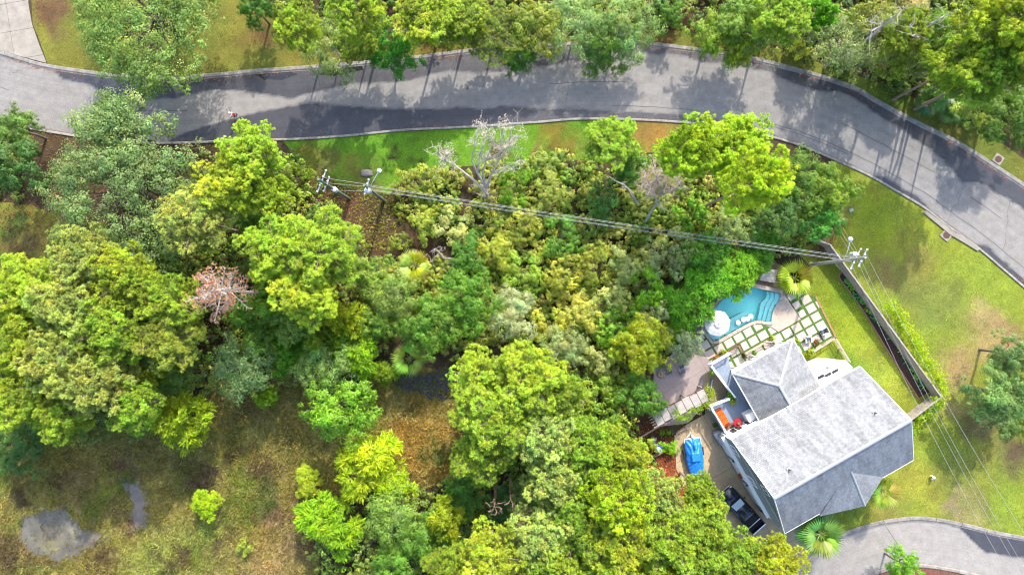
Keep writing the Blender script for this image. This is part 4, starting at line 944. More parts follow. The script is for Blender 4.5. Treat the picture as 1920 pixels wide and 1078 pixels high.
for sy in (-1, 1):
    wo = MB().lathe([(.16, -.1), (.3, -.1), (.32, -.05), (.32, .05), (.3, .1), (.16, .1)], n=18).build('wheel', M_TYRE, tl, True); wo.rotation_euler = (R(90), 0, 0); wo.location = (-.95, sy * 1.05, .32)
    MB().lathe([(.01, -.07), (.17, -.09), (.17, .09), (.01, .07)], n=12).build('rim', M_RIM, wo)
    MB().box((-.95, sy * 1.05, .68), (.95, .24, .03)).build('fender', mat('black plastic', (.02, .02, .022), .5), tl, bevel=.01)

# bins, bench, cabinets
def wheelie(label, px, py, rz, m, badge):
    t = thing('wheeled_bin', label, 'bin', G3(px, py, 0), rz)
    loft([[(-.24, -.26, .1), (.24, -.26, .1), (.24, .26, .1), (-.24, .26, .1)], [(-.32, -.36, .95), (.32, -.36, .95), (.32, .36, .95), (-.32, .36, .95)]][::1]).build('body', m, t)
    # the lid is domed
    MB().box((0, 0, .99), (.72, .8, .08)).build('lid', m, t, bevel=.03); MB().tube([(-.3, -.42, .95), (.3, -.42, .95)], .025, 6).build('handle', m, t)
    for sx in (-.27, .27):
        w = MB().lathe([(.01, -.04), (.12, -.04), (.12, .04), (.01, .04)], n=12).build('wheel', M_TYRE, t); w.rotation_euler = (0, R(90), 0); w.location = (sx, -.32, .13)
    if badge: MB().box((0, .05, 1.034), (.3, .34, .006)).build('badge', M_WHITE, t); MB().lathe([(.06, 0), (.06, .004)], (0, .05, 1.038), 3).build('recycling_mark', mat('mark blue', (.01, .06, .5), .6), t)
    return t
wheelie('bright blue recycling bin with white square badge on its lid', 1231, 838, R(-22), mat('blue bin', (.006, .05, .62), .4), True)
wheelie('dark slate grey wheeled bin beside the blue recycling bin', 1221, 822, R(-25), mat('slate bin', alb(84, 110, 124), .5), False)
t = thing('plank_bench', 'pink-brown weathered plank bench next to blue bin', 'bench', G3(1239, 848, .4) * 1, R(27)); t.location.z = 0
for k in (-.1, .1): MB().box((0, k, .42), (1.9, .17, .05)).build('seat_plank', mat('pinkish plank', alb(214, 164, 142), .85, noise=.15), t)
for sx in (-.75, .75): MB().box((sx, 0, .2), (.08, .34, .4)).build('leg', MATS['pinkish plank'], t)
M_CAB = mat('cabinet grey', alb(222, 222, 228), .5)
def condenser(label, px, py):
    t = thing('air_conditioner', label, 'air conditioner', (*GP(px, py, .9), .055), R(29))
    MB().box((0, 0, .45), (.85, .85, .9)).build('casing', M_CAB, t, bevel=.05)
    g = MB().lathe([(.33, .9), (.33, .915), (.3, .92)], n=24).build('fan_grille', M_GALV, t)
    for k in range(6): MB().box((0, 0, .926), (.62, .015, .008), k * math.pi / 6).build('grille_wire', M_CAB, g)
    MB().box((0, 0, .03), (.95, .95, .06)).build('pad', M_KERB, t)
condenser('upper of two pale air conditioner units beside the house wall', 1347, 816); condenser('lower of two pale air conditioner units beside the house wall', 1354, 826)
# pots and small things
M_BLK = mat('black pot', (.03, .03, .035), .6); M_CLAY = mat('clay pot', alb(190, 110, 70), .8)
def pot_plant(label, px, py, z, r=.25, col=(120, 170, 30), pm=None, kind='leafy', flower=None, hgt=.5):
    t = thing('potted_plant', label, 'potted plant', (*GP(px, py, z + .4), z))
    MB().lathe([(r * .5, 0), (r * .68, r * 1.1), (r * .74, r * 1.1), (r * .72, r * 1.2), (r * .6, r * 1.18), (.01, r * 1.15)], n=14).build('pot', pm or M_BLK, t)
    n = 90; c = RNG.normal(0, 1, (n, 3)); c /= np.linalg.norm(c, axis=1)[:, None]; c[:, 2] = abs(c[:, 2])
    P = c * (r * 1.5) * RNG.uniform(.4, 1, (n, 1)); P[:, 2] = P[:, 2] * hgt / r * .6 + r * 1.2
    o = link('foliage', leaf_quads('pot_leaves', P, c, .2, .5), t); o.color = (*alb(*col), 1)
    if flower:
        n = 26; c = RNG.normal(0, 1, (n, 3)); c /= np.linalg.norm(c, axis=1)[:, None]; c[:, 2] = abs(c[:, 2]); P = c * (r * 1.55); P[:, 2] = P[:, 2] * hgt / r * .6 + r * 1.25
        o = link('blossom', leaf_quads('pot_flowers', P, c, .16, .9), t); o.color = (*alb(*flower), 1)
    return t

# ================================================================== FOLIAGE KIT
M_LEAF = leaf_mat('leaf', .48); M_NEEDLE = leaf_mat('needle', .42, .6); M_PALMLEAF = leaf_mat('palm leaf', .35, .45)
M_BARK = mat('grey bark', alb(150, 134, 116), .95, noise=.35, nscale=6, bump=.6, bscale=14)
M_BARKP = mat('pine bark', alb(196, 168, 148), .95, noise=.35, nscale=6, bump=.6, bscale=14)
M_DEADW = mat('bleached wood', alb(246, 232, 222), .9, noise=.2, nscale=5)
M_DEADB = mat('brown dead wood', alb(172, 140, 116), .9, noise=.25, nscale=5)
def unit(v): return v / np.maximum(np.linalg.norm(v, axis=-1, keepdims=True), 1e-9)
def leaf_quads(name, P, N, size, aspect, T=None, tint=None, m=None, rg=None):
    rg = rg or RNG; n = len(P); N = unit(N)
    if T is None: T = rg.normal(0, 1, (n, 3))
    T = unit(T - N * (T * N).sum(1, keepdims=True)); B = np.cross(N, T)
    s = (size if hasattr(size, '__len__') else np.full(n, size))[:, None] * rg.uniform(.65, 1.3, (n, 1))
    Q = np.stack([P - T * s * .5, P + B * s * aspect * .5 + T * s * .08, P + T * s * .5 - N * s * .1, P - B * s * aspect * .5 + T * s * .08], 1)
    if tint is None: tint = rg.uniform(.8, 1.2, (n, 1)) * np.ones((1, 3))
    return np_mesh(name, Q, 4, m or M_LEAF, tint)
def hue_tint(rg, n, v=.18, h=.16):
    val = np.exp(rg.normal(0, v, (n, 1))); hs = rg.normal(0, h, n); t = np.ones((n, 3)) * val; t[:, 0] *= 1 + hs; t[:, 2] *= 1 - hs * .6; return np.clip(t, .3, 2.2)
def lobed(rg, th, amp=.16):
    f = np.ones_like(th)
    for k in (2, 3, 4, 5, 7): f += amp / math.sqrt(k) * np.cos(k * th + rg.uniform(0, 6.28))
    return f
def crown_points(rg, n_lobe, n_clump, per, Rr, Hc, lobe_r, clump_r, fill=.8, amp=.18):
    """leaf places: lobes over a dome, clumps over each lobe, leaves over each clump"""
    th = rg.uniform(0, 6.283, n_lobe); rho = np.sqrt(rg.uniform(0, 1, n_lobe)) * fill; f = lobed(rg, th, amp)
    z = Hc * np.sqrt(np.clip(1 - rho ** 2, 0, 1)) * rg.uniform(.72, 1.08, n_lobe) - lobe_r * .5
    L = np.stack([rho * f * Rr * np.cos(th), rho * f * Rr * np.sin(th), z], 1); lr = lobe_r * rg.uniform(.65, 1.3, n_lobe)
    lt = hue_tint(rg, n_lobe, .12, .06)
    d = unit(rg.normal(0, 1, (n_lobe * n_clump, 3))); d[:, 2] = np.where(d[:, 2] < -.25, -d[:, 2], d[:, 2])
    li = np.repeat(np.arange(n_lobe), n_clump)
    C = L[li] + d * lr[li][:, None] * rg.uniform(.55, 1.05, (len(li), 1)) * np.array([1, 1, .75]); ct = lt[li] * hue_tint(rg, len(li), .12, .05)
    ci = np.repeat(np.arange(len(C)), per); e = unit(rg.normal(0, 1, (len(ci), 3)))
    P = C[ci] + e * clump_r * np.cbrt(rg.uniform(.05, 1, (len(ci), 1))) * rg.uniform(.6, 1.2, (len(C), 1))[ci]
    return P, e, d[ci], ct[ci], C, L
def tree_trunk(rg, H0, r0, tips, bark_n=8, fork=.45):
    """tapered trunk, limbs running out to the given tips"""
    mb = MB(); top = Vector((rg.normal(0, .12), rg.normal(0, .12), H0)); pts = [Vector((0, 0, -.1)), Vector((rg.normal(0, .05), rg.normal(0, .05), H0 * .4)), top * .8, top]
    mb.tube(pts, [r0 * 1.25, r0, r0 * .75, r0 * .45], bark_n)
    for t in tips:
        t = Vector(t) * .8 + Vector((0, 0, .12 * t[2])); b = pts[1].lerp(top, rg.uniform(fork, .95)); m = b.lerp(t, .5) + Vector((rg.normal(0, .25), rg.normal(0, .25), rg.normal(.2, .2)))
        mb.tube([b, m, t], [r0 * .45, r0 * .28, r0 * .08], 5)
        for k in range(3):
            q = m.lerp(t, rg.uniform(.2, .9)); mb.tube([q, q + Vector((rg.normal(0, .6), rg.normal(0, .6), rg.normal(.3, .3)))], [r0 * .14, r0 * .04], 3)
    return mb
PRE = {}
def pre(kind, v, trunk, crown, Rr, tm): PRE.setdefault(kind, []).append((trunk.me(kind + '_wood', tm) if trunk else None, crown, Rr))
for v in range(3):      # spreading live oak
    rg = np.random.default_rng(100 + v); Rr, H0, Hc = 8.0, 10.5, 4.6
    P, e, d, t, C, L = crown_points(rg, 115, 11, 32, Rr, Hc, 1.5, .54, .92, .16); P[:, 2] += H0 - Hc
    cr = leaf_quads('oak_leaves', P, e * .7 + d * .5 + np.array([0, 0, .55]), .2, .55, tint=t * hue_tint(rg, len(P), .16, .08), rg=rg)
    pre('oak', v, tree_trunk(rg, 6.0, .38, L[::2] + np.array([0, 0, H0 - Hc])), cr, Rr * 1.02, M_BARK)
for v in range(4):      # rounder broadleaf tree
    rg = np.random.default_rng(140 + v); Rr, H0, Hc = 3.6, 8.0, 4.2
    P, e, d, t, C, L = crown_points(rg, 36, 11, 34, Rr, Hc, 1.05, .42, .86, .18); P[:, 2] += H0 - Hc
    cr = leaf_quads('broad_leaves', P, e * .7 + d * .5 + np.array([0, 0, .5]), .19, .6, tint=t * hue_tint(rg, len(P), .14, .08), rg=rg)
    pre('broad', v, tree_trunk(rg, 5.2, .18, L[::2] + np.array([0, 0, H0 - Hc])), cr, Rr * 1.05, M_BARK)
for v in range(4):      # rounded evergreen shrub, knobbly
    rg = np.random.default_rng(180 + v); Rr, H0, Hc = 2.3, 3.6, 2.9
    P, e, d, t, C, L = crown_points(rg, 20, 9, 26, Rr, Hc, .62, .26, .86, .14); P[:, 2] += H0 - Hc
    cr = leaf_quads('shrub_leaves', P, e * .6 + d * .6 + np.array([0, 0, .45]), .15, .6, tint=t * hue_tint(rg, len(P), .14, .06), rg=rg)
    pre('shrub', v, tree_trunk(rg, 2.0, .07, L[::2] + np.array([0, 0, H0 - Hc])), cr, Rr * 1.08, M_BARK)
for v in range(3):      # feathery bright conifer
    rg = np.random.default_rng(220 + v); Rr, H0, Hc = 3.0, 6.5, 4.4
    P, e, d, t, C, L = crown_points(rg, 34, 10, 22, Rr, Hc, .8, .36, .84, .2); P[:, 2] += H0 - Hc
    T = d * .9 + e * .5 + np.array([0, 0, -.15]); N = rg.normal(0, .5, P.shape) + np.array([0, 0, .9])
    cr = leaf_quads('feather_sprays', P, N, .5, .2, T=T, tint=t * hue_tint(rg, len(P), .12, .06), rg=rg)
    pre('lime', v, tree_trunk(rg, 4.6, .12, L[::2] + np.array([0, 0, H0 - Hc])), cr, Rr * 1.12, M_BARK)
for v in range(2):      # thin-leaved, drooping, with pale twigs showing
    rg = np.random.default_rng(250 + v); Rr, H0, Hc = 3.8, 8.5, 4.2
    P, e, d, t, C, L = crown_points(rg, 36, 10, 24, Rr, Hc, 1.05, .5, .9, .2); P[:, 2] += H0 - Hc
    cr = leaf_quads('thin_leaves', P, e * .8 + d * .3 + np.array([0, 0, .4]), .3, .25, tint=t * hue_tint(rg, len(P), .14, .06), rg=rg)
    pre('willow', v, tree_trunk(rg, 6.0, .11, L[::2] + np.array([0, 0, H0 - Hc])), cr, Rr * 1.05, M_DEADW)
def pine_parts(seed, H0, Rr, nb, sparse=1.0, lo=.48, thick=1.4):
    rg = np.random.default_rng(seed); mb = MB(); bend = rg.normal(0, .35, 2)
    ax = lambda z: Vector((bend[0] * (z / H0) ** 2, bend[1] * (z / H0) ** 2, z))
    zs = np.linspace(0, H0 * .98, 8); mb.tube([ax(z) - Vector((0, 0, .1)) for z in zs], [.26 * (1 - .86 * z / H0) for z in zs], 8)
    tp_, td_, tt_ = [], [], []
    for k in range(nb):
        u = (k + .5) / nb; z = H0 * (lo + (.985 - lo) * u); a = k * 2.399 + rg.normal(0, .3)
        Lb = Rr * (math.sin(min(1, (1 - u) * 1.9 + .12) * math.pi / 2)) * rg.uniform(.62, 1.12); rise = rg.uniform(.05, .35) + u * .35
        o = ax(z); dr = Vector((math.cos(a), math.sin(a), 0)); br = [o + dr * Lb * s + Vector((0, 0, Lb * (rise * s - .18 * s * s + .16 * s ** 3))) for s in (0, .35, .7, 1)]
        mb.tube(br, [.055 * thick, .04 * thick, .028 * thick, .012 * thick], 4); bt = hue_tint(rg, 1, .14, .05)[0]
        def put(p, dirv, c):
            for _ in range(c):
                tp_.append(p + Vector(rg.normal(0, .2, 3))); td_.append(dirv + Vector((0, 0, .75))); tt_.append(bt * hue_tint(rg, 1, .12, .06)[0])
        for s in np.arange(.3, 1.01, .13 / sparse):
            i = min(2, int(s * 3)); p = br[i].lerp(br[i + 1], s * 3 - i) if s < 1 else br[3]
            for sd in (-1, 1):
                sl = Lb * .34 * (1.15 - s) * rg.uniform(.6, 1.3) + .25; sd_ = (dr * .55 + Vector((-dr.y, dr.x, 0)) * sd * .8 + Vector((0, 0, .18))).normalized()
                e = p + sd_ * sl; mb.tube([p, e], [.018 * thick, .008 * thick], 3, cap=False)
                put(e, sd_, 2); put(p.lerp(e, .55), sd_, 1)
        put(br[3], dr, 4)
    for _ in range(6): tp_.append(ax(H0) + Vector(rg.normal(0, .2, 3))); td_.append(Vector((0, 0, 1))); tt_.append(np.ones(3))
    return mb, np.array([tuple(p) for p in tp_]), np.array([tuple(p) for p in td_]), np.array(tt_)
def tufts(name, seed, P, D, Tt, m, nn=24, ln=.37, wd=.07):
    rg = np.random.default_rng(seed); ci = np.repeat(np.arange(len(P)), nn); d = unit(unit(D)[ci] * .75 + unit(rg.normal(0, 1, (len(ci), 3))))
    return leaf_quads(name, P[ci] + d * ln * .5, rg.normal(0, 1, d.shape) * .6 + np.array([0, 0, .8]), ln, wd / ln, T=d, tint=Tt[ci] * hue_tint(rg, len(ci), .1, .05), m=m, rg=rg)
for v in range(5):
    mb, P, D, Tt = pine_parts(300 + v, 17.0, 4.3, 34 + 3 * v, lo=.64 + .03 * (v % 3))
    pre('pine', v, mb, tufts('pine_needles', 330 + v, P, D, Tt, M_NEEDLE), 4.5, M_BARKP)
mb, P, D, Tt = pine_parts(360, 15.0, 3.6, 30, .8, lo=.6, thick=2.0); keep = np.random.default_rng(3).random(len(P)) < .42; mb.v = mb.v
pre('deadpine', 0, mb, tufts('rusty_needles', 361, P[keep], D[keep], Tt[keep], M_NEEDLE, 7, .28, .11), 3.8, M_DEADW)
def bare(seed, H0, spread, depth, r0, lean=(0, 0), k0=3):
    rg = np.random.default_rng(seed); mb = MB(); tips = []
    def go_(p, d, L, r, n):
        q = p + d * L; m = p + d * L * .5 + Vector(rg.normal(0, L * .07, 3)); mb.tube([p, m, q], [r, r * .82, r * .62], 6 if n > 2 else 3, cap=False)
        if n == 0: tips.append(q); return
        for _ in range(k0 if n == depth else int(rg.integers(2, 4))):
            nd = (d + Vector(rg.normal(0, spread, 3)) + Vector((0, 0, .1))).normalized(); go_(q if rg.random() < .6 else m, nd, L * rg.uniform(.58, .86), r * .6, n - 1)
    go_(Vector((0, 0, -.1)), Vector((lean[0], lean[1], 1)).normalized(), H0, r0, depth); return mb, tips
for v, (h, sp, dp, r_) in enumerate([(2.9, .5, 6, .2), (1.1, .62, 6, .09), (3.4, .42, 6, .16)]):
    mb, tips = bare(400 + v, h, sp, dp, r_); n = len(tips)
    tv = np.array([tuple(p) for p in tips]); rg = np.random.default_rng(410 + v); idx = rg.integers(0, n, n * 2)
    cr = leaf_quads('dry_tufts', tv[idx] + rg.normal(0, .1, (n * 2, 3)), rg.normal(0, 1, (n * 2, 3)) + np.array([0, 0, .5]), .17, .5, tint=hue_tint(rg, n * 2, .15, .08), rg=rg)
    pre('dead', v, mb, cr, float(np.percentile(np.hypot(tv[:, 0], tv[:, 1]), 95)), M_DEADB if v == 1 else M_DEADW)
# fan palm frond, shared by every palm
def frond_mesh(nm, seed, L=1.15, petiole=.42):
    rg = np.random.default_rng(seed); Q = []
    for k in range(17):
        a = (k / 16 - .5) * 2.9; ln = L * (1 - .25 * abs(k / 16 - .5) * 2) * rg.uniform(.92, 1.06)
        b = np.array([petiole + .12 * math.cos(a), .12 * math.sin(a), -.06]); tdir = np.array([math.cos(a * .8), math.sin(a * .8), 0])
        mid = b + tdir * ln * .55 + np.array([0, 0, -.06]); tip = b + tdir * ln + np.array([0, 0, -.34 * ln]); sdv = np.array([-tdir[1], tdir[0], .35]) * .05
        Q.append([b, mid + sdv, tip, mid - sdv])
    for s in (-1, 1): Q.append([np.array([0, 0, 0]), np.array([petiole * .5, .02 * s, .03]), np.array([petiole + .1, .02 * s, -.05]), np.array([petiole * .5, -.02 * s, .0])])
    Q = np.array(Q); return np_mesh(nm, Q, 4, M_PALMLEAF, hue_tint(rg, len(Q), .12, .06))
FROND = [frond_mesh('palm_frond', 500 + k) for k in range(3)]
palm_n = [0]
def palm(label, px, py, dia, h, col, brown=2, nf=13, name='palm_tree', cat='palm tree', group=None):
    hc = h * .97; rg = random.Random(px); t = thing(name, label, cat, (*GP(px, py, hc), 0), rg.uniform(0, 6), group); Rm = dia / 32 * (1 - hc / 80); s = Rm / 1.55
    mb = MB(); zz = [i * h / 6 for i in range(7)]; mb.tube([(0, 0, z - .05) for z in zz], [.2 + .03 * math.sin(i * 2.1) for i in range(7)], 9).build('trunk', M_BARK, t)
    for k in range(nf):
        o = link('frond', FROND[k % 3], t); a = k * 2.399 + rg.uniform(-.2, .2); f = k / nf; pitch = R(52) * (1 - f) ** 1.2 - R(30) * f ** 2 + rg.uniform(-.14, .14)
        o.location = (0, 0, h - .1); o.rotation_euler = (rg.uniform(-.3, .3), -pitch, a); o.scale = (s, s, s)
        c = (172, 120, 70) if k >= nf - brown else tuple(max(0, min(255, x + rg.uniform(-26, 26))) for x in col); o.color = (*alb(*c), 1)
        if k >= nf - brown: o['label'] = 'dry brown frond'
    return t
TREE_N = {}
def tree(kind, px, py, dia, h, col, label, var=None, group=None, name=None, cat='tree', wood=True, rz=None, sz=None, base=None):
    """crown centre at photo pixel, apparent crown width in photo pixels, height in metres"""
    L = PRE[kind]; i = TREE_N.get(kind, 0); TREE_N[kind] = i + 1; tm, cm, Rr = L[(i if var is None else var) % len(L)]
    BH = {'oak': 10.5, 'broad': 8.0, 'shrub': 3.6, 'lime': 6.5, 'willow': 8.5, 'pine': 17.0, 'deadpine': 15.0, 'dead': 9.5}[kind]
    hc = h * .82; rad = dia / 32 * (1 - hc / 80); jr = random.Random(px * 31 + py); jv, jh = jr.uniform(.93, 1.06), jr.uniform(.96, 1.05); col = (min(255, col[0] * jv * jh * .965), min(255, col[1] * jv), min(255, col[2] * jv / jh)); s = rad / Rr; x, y = GP(px, py, hc)
    t = thing(name or {'oak': 'live_oak', 'broad': 'broadleaf_tree', 'shrub': 'evergreen_shrub', 'lime': 'feathery_conifer', 'willow': 'thin_leaved_tree', 'pine': 'pine_tree', 'deadpine': 'dead_pine', 'dead': 'dead_tree'}[kind], label, cat, (x, y, 0), rz if rz is not None else (i * 2.399) % 6.283, group)
    t.scale = (s, s, sz if sz else h / BH)
    if base is not None:        # the tree leans from its foot to its crown
        B = Vector((base[0], base[1], 0)); up = (Vector((x, y, hc)) - B).normalized(); t.location = B
        t.rotation_euler = (Vector((0, 0, 1)).rotation_difference(up).to_matrix() @ Matrix.Rotation(t.rotation_euler.z, 3, 'Z')).to_euler()
    if tm is not None and wood: link('trunk', tm, t)
    c = link('crown', cm, t); c.color = (*alb(*col, 1.3 if kind in ('shrub', 'willow') else 1.1), 1)
    return t
def thicket(name, label, P, dens, pal, seed, hmin=.8, hmax=2.6, leaf=.24, per=280):
    """low growth that reads as one mass"""
    rg = np.random.default_rng(seed); xs = [p[0] for p in P]; ys = [p[1] for p in P]; n = int(dens * area(P) * 1.9)
    X = rg.uniform(min(xs), max(xs), n * 2); Y = rg.uniform(min(ys), max(ys), n * 2); k = inside(P, X, Y); X, Y = X[k][:n], Y[k][:n]; n = len(X)
    h = rg.uniform(hmin, hmax, n); r = np.minimum(h * rg.uniform(.4, .75, n) + .3, 1.9); pc = np.array([alb(*c, 1.3) for c in pal])[rg.integers(0, len(pal), n)] * hue_tint(rg, n, .14, .05)
    cl = 14; ci = np.repeat(np.arange(n), cl); d = unit(rg.normal(0, 1, (n * cl, 3))); d[:, 2] = abs(d[:, 2])
    C = np.stack([X, Y, h * .25], 1)[ci] + d * np.stack([r, r, h * .7], 1)[ci] * rg.uniform(.6, 1, (n * cl, 1)); ct = pc[ci] * hue_tint(rg, n * cl, .14, .06)
    pp = max(3, per // cl); li = np.repeat(np.arange(len(C)), pp); e = unit(rg.normal(0, 1, (len(li), 3)))
    Pp = C[li] + e * .28 * np.cbrt(rg.uniform(.05, 1, (len(li), 1))); Pp[:, 2] = np.maximum(Pp[:, 2], .05)
    o = link(name, leaf_quads(name, Pp, e * .6 + d[li] * .4 + np.array([0, 0, .5]), leaf, .55, tint=ct[li] * hue_tint(rg, len(li), .12, .05), rg=rg)); o.color = (1, 1, 1, 1)
    return tag(o, label, 'undergrowth', None, 'stuff')
def blades(name, label, P, n, z, hgt, wd, pal, seed, m=None, cat='grass', blobs=None, avoid=()):
    rg = np.random.default_rng(seed); xs = [p[0] for p in P]; ys = [p[1] for p in P]
    X = rg.uniform(min(xs), max(xs), n); Y = rg.uniform(min(ys), max(ys), n); k = inside(P, X, Y)
    for A in avoid: k &= ~inside(A, X, Y)
    X, Y = X[k], Y[k]; n = len(X)
    base = colour_field(X, Y, alb(*pal[0]), blobs or [], seed) * hue_tint(rg, n, .24, .08) * 1.25
    b = 4; ci = np.repeat(np.arange(n), b); d = unit(np.stack([rg.normal(0, .6, n * b), rg.normal(0, .6, n * b), np.full(n * b, .7)], 1)); hh = hgt * rg.uniform(.6, 1.3, (n * b, 1))
    Pp = np.stack([X, Y, np.full(n, z)], 1)[ci] + d * hh * .5
    o = link(name, leaf_quads(name, Pp, rg.normal(0, 1, (n * b, 3)) + np.array([0, 0, .6]), hh[:, 0], wd / hgt, T=d, tint=base[ci], rg=rg)); o.color = (1, 1, 1, 1)
    return tag(o, label, cat, None, 'stuff')

# ================================================================== UNDERGROWTH AND GRASS
GREENS = [(120, 150, 40), (96, 132, 44), (140, 160, 56), (110, 126, 50), (160, 164, 60)]
DARKS = [(100, 130, 50), (120, 142, 60), (86, 116, 46), (140, 150, 66)]
thicket('shrub_thicket', 'dense low green and olive thicket under the power lines', roughen(poly([(735, 380), (800, 330), (900, 315), (1010, 300), (1120, 296), (1250, 300), (1330, 350), (1470, 370), (1560, 400), (1540, 450), (1470, 470), (1400, 500), (1320, 560), (1262, 640), (1225, 680), (1195, 720), (1170, 760), (1060, 700), (960, 660), (880, 660), (800, 650), (740, 600), (700, 520), (760, 480), (860, 470), (820, 430)]), .4, 2, 3),
        .5, [(150, 164, 56), (120, 150, 44), (160, 166, 76), (104, 136, 50), (164, 164, 72)], 601, .8, 2.4)
thicket('undergrowth_north', 'mixed undergrowth of the woods north of the road', roughen(poly([(470, -60), (520, 40), (620, 70), (800, 72), (960, 60), (1200, 58), (1300, 60), (1440, 88), (1560, 128), (1660, 162), (1760, 206), (1870, 262), (1990, 340), (1990, -60)]), .4, 2, 4), .36, DARKS + GREENS, 602, .8, 3.0, .27, 210)
thicket('undergrowth_west', 'dim undergrowth below the western pines', roughen(poly([(-60, 570), (60, 540), (120, 440), (330, 440), (400, 300), (520, 290), (600, 330), (600, 380), (700, 480), (740, 600), (690, 690), (560, 720), (400, 720), (330, 800), (100, 810), (-60, 790)]), .4, 2, 5), .34, DARKS + GREENS, 603, 1.6, 6.0, .27, 190)
thicket('undergrowth_south', 'dim undergrowth below the southern pines', roughen(poly([(860, 760), (960, 660), (1060, 690), (1170, 760), (1200, 830), (1215, 880), (1290, 960), (1330, 1010), (1400, 1050), (1470, 1090), (1450, 1120), (620, 1120), (600, 1000), (640, 950), (760, 920), (870, 900)]), .4, 2, 6), .34, DARKS + GREENS, 604, 1.6, 6.0, .27, 190)
for k, (lab, pts) in enumerate([('dark undergrowth beside the western lawn', [(-60, 250), (40, 260), (80, 300), (60, 380), (-60, 375)]), ('scrub beside the grey-green tree on the east edge', [(1850, 690), (1990, 640), (1990, 830), (1880, 810)])]):
    thicket('scrub', lab, roughen(poly(pts), .3, 2, 7), .3, DARKS, 610 + k, .5, 1.6, .22)
MB_BL = [(290, 1050, 60, (172, 176, 84)), (370, 1030, 50, (160, 164, 76)), (455, 890, 22, (118, 140, 36)), (465, 960, 24, (126, 146, 36)), (500, 960, 26, (132, 106, 78)), (520, 1060, 40, (178, 152, 96)), (780, 830, 70, (178, 146, 70)), (100, 860, 60, (148, 138, 66)), (160, 920, 50, (150, 132, 78)), (40, 900, 50, (146, 132, 74)), (350, 900, 40, (128, 120, 60))]
MUDS = [poly([(46, 968), (116, 953), (136, 972), (156, 993), (195, 1001), (170, 1020), (110, 1052), (62, 1034), (38, 1010)]), poly([(238, 908), (258, 910), (271, 932), (269, 980), (260, 992), (249, 980), (252, 940)]), poly([(712, 690), (760, 698), (850, 684), (898, 702), (872, 742), (830, 750), (750, 726)])]
blades('marsh_grass', 'tufted olive and tan marsh grass in the lower left clearing', marsh_a, 39000, .02, .36, .055, [(156, 146, 74)], 620, blobs=MB_BL + MOTTLE, avoid=MUDS)
blades('marsh_grass', 'sparse floating weed and sedge on the dark creek', MUDS[2], 700, .05, .3, .07, [(128, 126, 44)], 622)
blades('marsh_grass', 'thin sedge at the rim of the pale mud flat', MUDS[0], 160, .05, .3, .06, [(130, 128, 60)], 623)
blades('lawn_grass', 'short grass of the yard and eastern lawn', lawn_e, 40000, .006, .085, .03, [(154, 166, 54)], 624, blobs=LE, avoid=[poly([(1400, 530), (1500, 540), (1530, 556), (1567, 633), (1530, 662), (1700, 790), (1715, 860), (1470, 1000), (1330, 760), (1310, 640)]), BEDP, poly([(1398, 528), (1428, 490), (1470, 498), (1470, 543)]), DRIVE])
blades('verge_grass', 'bright green grass strip along the south kerb', verge_c, 9000, .0065, .09, .03, [(124, 160, 46)], 625, blobs=[(1060, 262, 34, (140, 134, 46)), (1230, 255, 50, (176, 140, 66)), (600, 305, 40, (132, 134, 56))])

LITTER = poly([(-60, 250), (60, 240), (130, 260), (400, 272), (560, 300), (720, 370), (740, 460), (700, 560), (740, 640), (680, 690), (520, 715), (330, 790), (60, 800), (-60, 790)])
blades('leaf_litter', 'brown leaf litter and twigs on the clearing below the green poles', LITTER, 18000, .012, .16, .07, [(150, 108, 76)], 630, cat='leaf litter')
blades('clearing_weeds', 'sparse green weeds on the clearing below the green poles', poly([(540, 300), (640, 345), (735, 366), (760, 420), (720, 470), (690, 470), (640, 390), (560, 350)]), 2600, .01, .22, .07, [(150, 156, 60)], 631, cat='weeds')
blades('leaf_litter', 'reddish pine straw beside the house drive', poly([(1180, 790), (1230, 790), (1262, 812), (1266, 880), (1300, 940), (1330, 985), (1290, 1000), (1200, 900)]), 4000, .012, .16, .06, [(190, 112, 76)], 632, cat='leaf litter')
blades('verge_litter', 'thin grass and leaf litter on the north verge', verge_n, 16000, .0065, .1, .04, [(146, 140, 58)], 633, cat='grass', blobs=[(100, 30, 40, (140, 106, 70)), (480, 60, 30, (140, 104, 64)), (820, 90, 40, (150, 130, 56)), (1230, 70, 40, (150, 118, 62)), (1380, 95, 40, (160, 110, 68)), (700, 105, 50, (136, 104, 60))])
rg_ = np.random.default_rng(640); _i = rg_.integers(40, 380, 2600); _t = np.where(rg_.random(2600) < .7, rg_.exponential(.012, 2600), 1 - rg_.exponential(.008, 2600)); _clump = vnoise(RA[_i, 0], RA[_i, 1] * 0, 3.0, 9) > .42
_P = RA[_i] * (1 - _t[:, None]) + RB[_i] * _t[:, None]; _P = _P[_clump]; _P = np.c_[_P + rg_.normal(0, .12, _P.shape), np.full(len(_P), .04)]
o_ = link('fallen_leaves', leaf_quads('fallen_leaves', _P, rg_.normal(0, .3, _P.shape) + np.array([0, 0, 1]), .16, .5, tint=np.array(alb(168, 100, 70)) * hue_tint(rg_, len(_P), .25, .12), rg=rg_)); o_.color = (1, 1, 1, 1)
tag(o_, 'rust brown fallen leaves gathered along the road edges', 'leaves', None, 'stuff')
